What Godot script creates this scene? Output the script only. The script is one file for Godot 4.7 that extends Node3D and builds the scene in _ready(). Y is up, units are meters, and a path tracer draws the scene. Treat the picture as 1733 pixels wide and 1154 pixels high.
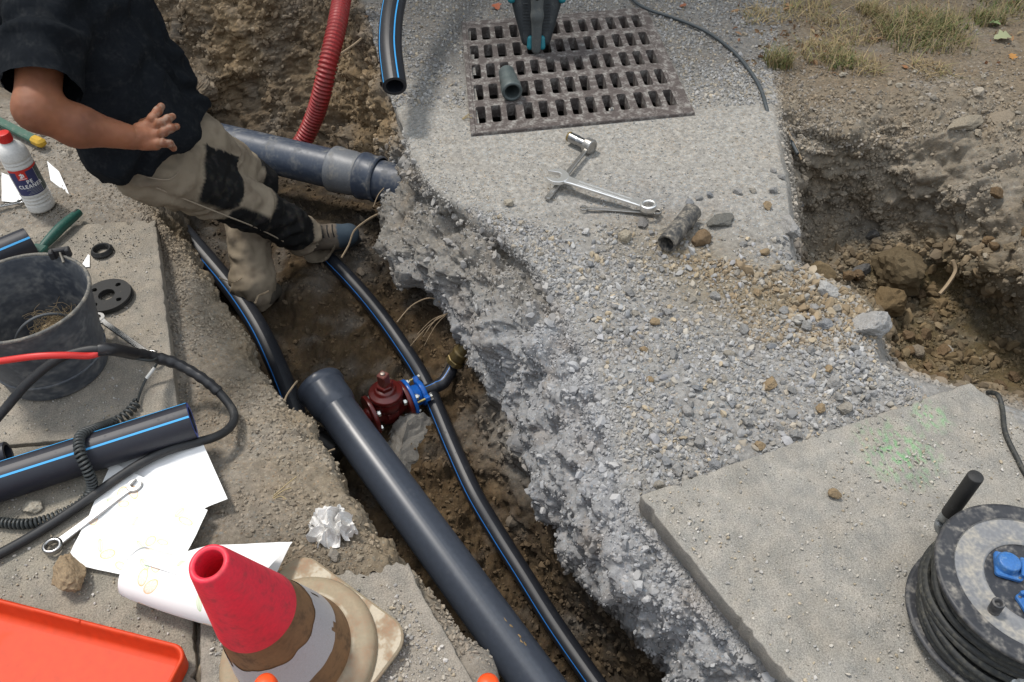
extends Node3D
# A utility trench in a road: workman, pipes, gate valve, drain grate, tools and rubble.

var rng := RandomNumberGenerator.new()
var used := {}

# ---------------------------------------------------------------- small helpers
func V(x, y, z) -> Vector3:
	return Vector3(x, y, z)

func srgb(c: Color) -> Color:
	return c.linear_to_srgb()

func lin(r, g, b) -> Color:
	return Color(r, g, b).linear_to_srgb()

func numbered(called: String) -> String:
	if not used.has(called):
		used[called] = 0
		return called
	used[called] += 1
	return "%s_%03d" % [called, used[called]]

func obj(called: String, mesh: Mesh, m: Material, parent: Node = self, at := Transform3D.IDENTITY) -> MeshInstance3D:
	var o := MeshInstance3D.new()
	o.name = numbered(called) if parent == self else called
	o.mesh = mesh
	o.material_override = m
	o.transform = at
	parent.add_child(o, true)
	return o

func tag(o: Node, label: String, category: String, group := "", kind := "") -> Node:
	if label: o.set_meta("label", label)
	if category: o.set_meta("category", category)
	if group: o.set_meta("group", group)
	if kind: o.set_meta("kind", kind)
	return o

func thing(called: String, label: String, category: String, at := Transform3D.IDENTITY, group := "") -> Node3D:
	var o := Node3D.new()
	o.name = numbered(called)
	add_child(o)
	o.transform = at
	tag(o, label, category, group)
	return o

func frame_of(x: Vector3, y: Vector3, origin: Vector3) -> Transform3D:
	# x axis along x, y axis as near y as can be
	var a := x.normalized()
	var c := a.cross(y).normalized()
	var b := c.cross(a)
	return Transform3D(Basis(a, b, c), origin)

func up_to(axis: Vector3, origin: Vector3, turn := 0.0) -> Transform3D:
	# y axis along axis
	var y := axis.normalized()
	var ref := Vector3.RIGHT if absf(y.x) < 0.8 else Vector3.FORWARD
	var z := ref.cross(y).normalized()
	var x := y.cross(z)
	return Transform3D(Basis(x, y, z) * Basis(Vector3.UP, turn), origin)

# ---------------------------------------------------------------- mesh makers
func mesh_of(p: PackedVector3Array, ix: PackedInt32Array, col = null, uv = null, flat := false) -> ArrayMesh:
	var P := p
	var I := ix
	var C = col
	var T = uv
	if flat:
		P = PackedVector3Array(); P.resize(ix.size())
		if col != null: C = PackedColorArray(); C.resize(ix.size())
		if uv != null: T = PackedVector2Array(); T.resize(ix.size())
		I = PackedInt32Array(); I.resize(ix.size())
		for k in ix.size():
			P[k] = p[ix[k]]
			I[k] = k
			if col != null: C[k] = col[ix[k]]
			if uv != null: T[k] = uv[ix[k]]
	var n := PackedVector3Array()
	n.resize(P.size())
	for k in range(0, I.size(), 3):
		var a := I[k]
		var b := I[k + 1]
		var c := I[k + 2]
		var f := (P[c] - P[a]).cross(P[b] - P[a])
		n[a] += f; n[b] += f; n[c] += f
	for k in n.size():
		n[k] = n[k].normalized() if n[k].length_squared() > 1e-20 else Vector3.UP
	var arr := []
	arr.resize(Mesh.ARRAY_MAX)
	arr[Mesh.ARRAY_VERTEX] = P
	arr[Mesh.ARRAY_NORMAL] = n
	arr[Mesh.ARRAY_INDEX] = I
	if C != null: arr[Mesh.ARRAY_COLOR] = C
	if T != null: arr[Mesh.ARRAY_TEX_UV] = T
	var m := ArrayMesh.new()
	m.add_surface_from_arrays(Mesh.PRIMITIVE_TRIANGLES, arr)
	return m

func grid(p: PackedVector3Array, nu: int, nv: int, col = null, uv = null, flip := false) -> ArrayMesh:
	# nu points across, nv rows
	var ix := PackedInt32Array()
	ix.resize((nu - 1) * (nv - 1) * 6)
	var k := 0
	for j in nv - 1:
		for i in nu - 1:
			var a := j * nu + i
			var b := a + 1
			var c := a + nu
			var d := c + 1
			if flip:
				ix[k] = a; ix[k + 1] = c; ix[k + 2] = b; ix[k + 3] = b; ix[k + 4] = c; ix[k + 5] = d
			else:
				ix[k] = a; ix[k + 1] = b; ix[k + 2] = c; ix[k + 3] = b; ix[k + 4] = d; ix[k + 5] = c
			k += 6
	return mesh_of(p, ix, col, uv)

func join(list: Array) -> ArrayMesh:
	# list of [mesh, transform]
	var st := SurfaceTool.new()
	for e in list:
		st.append_from(e[0], 0, e[1])
	return st.commit()

func smooth(path: Array, per := 10) -> PackedVector3Array:
	var out := PackedVector3Array()
	var n := path.size()
	for i in n - 1:
		var p0: Vector3 = path[max(i - 1, 0)]
		var p1: Vector3 = path[i]
		var p2: Vector3 = path[i + 1]
		var p3: Vector3 = path[min(i + 2, n - 1)]
		for s in per:
			out.append(p1.cubic_interpolate(p2, p0, p3, float(s) / per))
	out.append(path[n - 1])
	return out

func tangents(c: PackedVector3Array) -> PackedVector3Array:
	var t := PackedVector3Array()
	for i in c.size():
		t.append((c[min(i + 1, c.size() - 1)] - c[max(i - 1, 0)]).normalized())
	return t

# a sweep along c; r is a number or one radius per point; a0..a1 the arc in radians from ref
func tube(c: PackedVector3Array, r, sides := 14, ref := Vector3.UP, a0 := 0.0, a1 := TAU, caps := true) -> ArrayMesh:
	var t := tangents(c)
	var full := absf(a1 - a0 - TAU) < 0.001
	var p := PackedVector3Array()
	var n := c.size()
	for i in n:
		var side := t[i].cross(ref).normalized()
		var top := side.cross(t[i])
		var rr: float = r[i] if r is Array or r is PackedFloat32Array else r
		for s in sides + 1:
			var a := a0 + (a1 - a0) * s / sides
			p.append(c[i] + (top * cos(a) + side * sin(a)) * rr)
	var ix := PackedInt32Array()
	var w := sides + 1
	for i in n - 1:
		for s in sides:
			var a := i * w + s
			ix.append_array([a, a + w, a + 1, a + 1, a + w, a + w + 1])
	if full and caps:
		for e in [0, n - 1]:
			var b := p.size()
			for s in sides:
				p.append(p[e * w + s])
			p.append(c[e])
			for s in sides:
				if e == 0: ix.append_array([b + s, b + (s + 1) % sides, b + sides])
				else: ix.append_array([b + (s + 1) % sides, b + s, b + sides])
	return mesh_of(p, ix)

# a hollow length of pipe: outer wall, end rings and inner wall
func hollow(c: PackedVector3Array, ro: float, ri: float, sides := 28, ref := Vector3.UP) -> ArrayMesh:
	var t := tangents(c)
	var p := PackedVector3Array()
	var n := c.size()
	var ring := []
	for i in n: ring.append([i, ro, 0.0])
	ring.append([n - 1, ro - 0.001, 0.001]); ring.append([n - 1, ri + 0.001, 0.001])
	for i in range(n - 1, -1, -1): ring.append([i, ri, 0.0])
	ring.append([0, ri + 0.001, -0.001]); ring.append([0, ro - 0.001, -0.001]); ring.append([0, ro, 0.0])
	for e in ring:
		var i: int = e[0]
		var side := t[i].cross(ref).normalized()
		var top := side.cross(t[i])
		for s in sides + 1:
			var a := TAU * s / sides
			p.append(c[i] + t[i] * e[2] + (top * cos(a) + side * sin(a)) * e[1])
	return grid(p, sides + 1, ring.size(), null, null, true)

# profile of (radius, height) turned about y
func lathe(prof: Array, segs := 32, cols = null, noise_amp := 0.0) -> ArrayMesh:
	var p := PackedVector3Array()
	var uv := PackedVector2Array()
	var C = PackedColorArray() if cols != null else null
	for j in prof.size():
		for s in segs + 1:
			var a := TAU * s / segs
			var r: float = prof[j].x
			if noise_amp > 0.0: r *= 1.0 + noise_amp * sin(a * 3.0 + j)
			p.append(V(cos(a) * r, prof[j].y, sin(a) * r))
			uv.append(Vector2(float(s) / segs, float(j) / (prof.size() - 1)))
			if cols != null: C.append(cols[j])
	return grid(p, segs + 1, prof.size(), C, uv, true)

func inset(poly: PackedVector2Array, d: float) -> PackedVector2Array:
	var out := PackedVector2Array()
	var n := poly.size()
	var s := 1.0 if not Geometry2D.is_polygon_clockwise(poly) else -1.0
	for i in n:
		var e0 := (poly[i] - poly[(i + n - 1) % n]).normalized()
		var e1 := (poly[(i + 1) % n] - poly[i]).normalized()
		var nn := (e0.orthogonal() + e1.orthogonal()).normalized()
		out.append(poly[i] - nn * d * s)
	return out

# polygon in x,z raised from y0 to y1 with a chamfer at both ends
func prism(poly: PackedVector2Array, y0: float, y1: float, bevel := 0.001) -> ArrayMesh:
	var q := poly
	if Geometry2D.is_polygon_clockwise(q): q.reverse()
	var small := inset(q, bevel)
	var st := SurfaceTool.new()
	st.begin(Mesh.PRIMITIVE_TRIANGLES)
	st.set_smooth_group(-1)
	var tri := Geometry2D.triangulate_polygon(small)
	for k in range(0, tri.size(), 3):
		var a := small[tri[k]]
		var b := small[tri[k + 1]]
		var c := small[tri[k + 2]]
		var cw := (b - a).cross(c - a) > 0
		var o := [a, b, c] if cw else [a, c, b]
		for e in o: st.add_vertex(V(e.x, y1, e.y))
		for e in [o[0], o[2], o[1]]: st.add_vertex(V(e.x, y0, e.y))
	var n := q.size()
	var lay := [[small, y0], [q, y0 + bevel], [q, y1 - bevel], [small, y1]]
	for l in 3:
		for i in n:
			var j := (i + 1) % n
			var a: Vector2 = lay[l][0][i]
			var b: Vector2 = lay[l][0][j]
			var c: Vector2 = lay[l + 1][0][i]
			var d: Vector2 = lay[l + 1][0][j]
			var A := V(a.x, lay[l][1], a.y)
			var B := V(b.x, lay[l][1], b.y)
			var Cc := V(c.x, lay[l + 1][1], c.y)
			var Dd := V(d.x, lay[l + 1][1], d.y)
			for e in [A, Cc, B, B, Cc, Dd]: st.add_vertex(e)
	st.generate_normals()
	return st.commit()

func rrect(w: float, h: float, r: float, seg := 4) -> PackedVector2Array:
	var out := PackedVector2Array()
	for k in 4:
		var cx: float = (w / 2 - r) * [1, -1, -1, 1][k]
		var cy: float = (h / 2 - r) * [1, 1, -1, -1][k]
		for s in seg + 1:
			var a := PI / 2 * (k + float(s) / seg)
			out.append(Vector2(cx + cos(a) * r, cy + sin(a) * r))
	return out

func circle(r: float, n := 24, c := Vector2.ZERO) -> PackedVector2Array:
	var out := PackedVector2Array()
	for s in n: out.append(c + Vector2(cos(TAU * s / n), sin(TAU * s / n)) * r)
	return out

func rbox(sx: float, sy: float, sz: float, r := 0.004, bevel := 0.002) -> ArrayMesh:
	return prism(rrect(sx, sz, r), -sy / 2, sy / 2, bevel)

# unit rock of 20 or 80 faces
func rock(fine: bool, angular: float, seed_: int, flat := true, levels := 3) -> ArrayMesh:
	var f := (1.0 + sqrt(5.0)) / 2.0
	var v := [V(-1, f, 0), V(1, f, 0), V(-1, -f, 0), V(1, -f, 0), V(0, -1, f), V(0, 1, f), V(0, -1, -f), V(0, 1, -f), V(f, 0, -1), V(f, 0, 1), V(-f, 0, -1), V(-f, 0, 1)]
	var t := [0, 11, 5, 0, 5, 1, 0, 1, 7, 0, 7, 10, 0, 10, 11, 1, 5, 9, 5, 11, 4, 11, 10, 2, 10, 7, 6, 7, 1, 8, 3, 9, 4, 3, 4, 2, 3, 2, 6, 3, 6, 8, 3, 8, 9, 4, 9, 5, 2, 4, 11, 6, 2, 10, 8, 6, 7, 9, 8, 1]
	for k in v.size(): v[k] = v[k].normalized()
	var times := levels if fine else 0
	for q in times:
		var half := {}
		var t2 := []
		for k in range(0, t.size(), 3):
			var m := []
			for e in 3:
				var a: int = t[k + e]
				var b: int = t[k + (e + 1) % 3]
				var key := mini(a, b) * 4096 + maxi(a, b)
				if not half.has(key):
					half[key] = v.size()
					v.append((v[a] + v[b]).normalized())
				m.append(half[key])
			t2.append_array([t[k], m[0], m[2], t[k + 1], m[1], m[0], t[k + 2], m[2], m[1], m[0], m[1], m[2]])
		t = t2
	var r2 := RandomNumberGenerator.new()
	r2.seed = seed_
	# cut by random planes for broken faces
	var planes := []
	for k in 12:
		var d := V(r2.randf_range(-1, 1), r2.randf_range(-1, 1), r2.randf_range(-1, 1)).normalized()
		planes.append([d, r2.randf_range(0.48, 0.88)])
	var nz := FastNoiseLite.new()
	nz.seed = seed_
	nz.frequency = 0.9
	var p := PackedVector3Array()
	for k in v.size():
		var q: Vector3 = v[k]
		if fine:
			for pl in planes:
				var h: float = q.dot(pl[0])
				if h > pl[1]: q -= pl[0] * (h - pl[1]) * angular
			q *= 1.0 + 0.16 * nz.get_noise_3dv(q * 1.5) + 0.10 * nz.get_noise_3dv(q * 4.0) + 0.06 * nz.get_noise_3dv(q * 11.0)
		else:
			q *= 1.0 + angular * r2.randf_range(-0.45, 0.25)
		p.append(q)
	var ix := PackedInt32Array()
	for k in range(0, t.size(), 3): ix.append_array([t[k], t[k + 2], t[k + 1]])
	return mesh_of(p, ix, null, null, flat)

# ---------------------------------------------------------------- materials
func noise(freq: float, s := 1, oct := 4, kind := FastNoiseLite.TYPE_SIMPLEX_SMOOTH) -> FastNoiseLite:
	var n := FastNoiseLite.new()
	n.noise_type = kind
	n.seed = s
	n.frequency = freq
	n.fractal_type = FastNoiseLite.FRACTAL_FBM if oct > 1 else FastNoiseLite.FRACTAL_NONE
	n.fractal_octaves = oct
	if kind == FastNoiseLite.TYPE_CELLULAR:
		n.cellular_return_type = FastNoiseLite.RETURN_DISTANCE
	return n

func mat(c: Color, rough := 0.8, metal := 0.0, spec := 0.5) -> StandardMaterial3D:
	var m := StandardMaterial3D.new()
	m.albedo_color = c.linear_to_srgb()
	m.roughness = rough
	m.metallic = metal
	m.metallic_specular = spec
	m.cull_mode = BaseMaterial3D.CULL_DISABLED
	return m

func triplanar(m: StandardMaterial3D, scale: float, world := false) -> void:
	m.uv1_triplanar = true
	m.uv1_world_triplanar = world
	m.uv1_scale = Vector3.ONE * scale

# base colour with dry mud clinging in patches and fine scratches: what sticks to the thing, not shade
func dusty(base: Color, dust: Color, amount: float, rough := 0.5, metal := 0.0, scale := 4.0, seed_ := 1, freq := 0.012, rough_dust := 0.95) -> StandardMaterial3D:
	var S := 256
	var a := noise(freq * 1.5, seed_, 5).get_seamless_image(S, S).get_data()
	var b := noise(0.11, seed_ + 7, 3).get_seamless_image(S, S).get_data()
	var d := PackedByteArray()
	d.resize(S * S * 3)
	var rr := PackedByteArray()
	rr.resize(S * S)
	var b0 := base.linear_to_srgb()
	var d0 := dust.linear_to_srgb()
	for k in S * S:
		var x := a[k] / 255.0 * 0.66 + b[k] / 255.0 * 0.34
		var w := clampf((x - (1.0 - amount)) * 3.0 + 0.35 * amount, 0.0, 1.0)
		var g := 0.93 + 0.14 * (b[k] / 255.0 - 0.5)
		d[k * 3] = int(clampf(lerpf(b0.r, d0.r, w) * g, 0, 1) * 255.0)
		d[k * 3 + 1] = int(clampf(lerpf(b0.g, d0.g, w) * g, 0, 1) * 255.0)
		d[k * 3 + 2] = int(clampf(lerpf(b0.b, d0.b, w) * g, 0, 1) * 255.0)
		rr[k] = int(lerpf(rough, rough_dust, w) * 255.0)
	var m := StandardMaterial3D.new()
	m.albedo_texture = ImageTexture.create_from_image(Image.create_from_data(S, S, false, Image.FORMAT_RGB8, d))
	m.roughness_texture = ImageTexture.create_from_image(Image.create_from_data(S, S, false, Image.FORMAT_L8, rr))
	m.roughness = 1.0
	m.metallic = metal
	m.cull_mode = BaseMaterial3D.CULL_DISABLED
	triplanar(m, scale)
	return m

func relief(m: StandardMaterial3D, tex: Texture2D, cm: float) -> void:
	m.heightmap_enabled = true
	m.heightmap_texture = tex
	m.heightmap_scale = cm

var grit_tex: ImageTexture
var grit_height: ImageTexture
var fine_height: ImageTexture
var ground_mat: StandardMaterial3D
var stone_mat: StandardMaterial3D
var concrete_mat: StandardMaterial3D

func make_ground_textures() -> void:
	var S := 1024
	var cell := noise(0.06, 3, 1, FastNoiseLite.TYPE_CELLULAR).get_seamless_image(S, S).get_data()
	var cv := noise(0.06, 3, 1, FastNoiseLite.TYPE_CELLULAR)
	cv.cellular_return_type = FastNoiseLite.RETURN_CELL_VALUE
	var val := cv.get_seamless_image(S, S).get_data()
	var cell2 := noise(0.13, 9, 1, FastNoiseLite.TYPE_CELLULAR).get_seamless_image(S, S).get_data()
	var soft := noise(0.02, 5, 5).get_seamless_image(S, S).get_data()
	var d := PackedByteArray()
	d.resize(S * S * 3)
	var h := PackedByteArray()
	h.resize(S * S)
	for k in S * S:
		var v := val[k] / 255.0
		var s := soft[k] / 255.0
		var c2 := cell2[k] / 255.0
		var grain := 0.0
		if v > 0.62: grain = clampf(1.6 - cell[k] / 80.0, 0.0, 1.0)
		var g := 0.80 + 0.22 * (s - 0.5) + 0.16 * (c2 - 0.4)
		var tone := (v - 0.78) * 0.7
		g += grain * tone
		var warm := grain * (fmod(v * 37.0, 1.0) - 0.5) * 0.12
		d[k * 3] = int(clampf(g + warm, 0, 1) * 255.0)
		d[k * 3 + 1] = int(clampf(g, 0, 1) * 255.0)
		d[k * 3 + 2] = int(clampf(g - warm, 0, 1) * 255.0)
		h[k] = int(clampf(0.3 * s + 0.35 * (1.0 - c2) + 0.45 * grain, 0, 1) * 255.0)
	grit_tex = ImageTexture.create_from_image(Image.create_from_data(S, S, false, Image.FORMAT_RGB8, d))
	grit_height = ImageTexture.create_from_image(Image.create_from_data(S, S, false, Image.FORMAT_L8, h))
	ground_mat = StandardMaterial3D.new()
	ground_mat.vertex_color_use_as_albedo = true
	ground_mat.albedo_texture = grit_tex
	ground_mat.roughness = 0.96
	ground_mat.metallic_specular = 0.25
	triplanar(ground_mat, 2.2, true)
	relief(ground_mat, grit_height, 0.26)
	stone_mat = StandardMaterial3D.new()
	stone_mat.vertex_color_use_as_albedo = true
	stone_mat.roughness = 0.92
	stone_mat.metallic_specular = 0.3
	concrete_mat = ground_mat.duplicate()
	var e := PackedByteArray()
	e.resize(512 * 512 * 3)
	var fa := noise(0.012, 15, 5).get_seamless_image(512, 512).get_data()
	var fb := noise(0.16, 17, 4).get_seamless_image(512, 512).get_data()
	var fc := noise(0.3, 19, 2).get_seamless_image(512, 512).get_data()
	for k in 512 * 512:
		var g := 0.80 + 0.12 * (fa[k] / 255.0 - 0.5) + 0.30 * (fb[k] / 255.0 - 0.5) + 0.22 * (fc[k] / 255.0 - 0.5)
		var w := 0.02 * (fa[k] / 255.0 - 0.5)
		e[k * 3] = int(clampf(g + w, 0, 1) * 255.0)
		e[k * 3 + 1] = int(clampf(g, 0, 1) * 255.0)
		e[k * 3 + 2] = int(clampf(g - w, 0, 1) * 255.0)
	concrete_mat.albedo_texture = ImageTexture.create_from_image(Image.create_from_data(512, 512, false, Image.FORMAT_RGB8, e))
	concrete_mat.uv1_scale = Vector3.ONE * 2.3
	concrete_mat.heightmap_scale = 0.12

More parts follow.
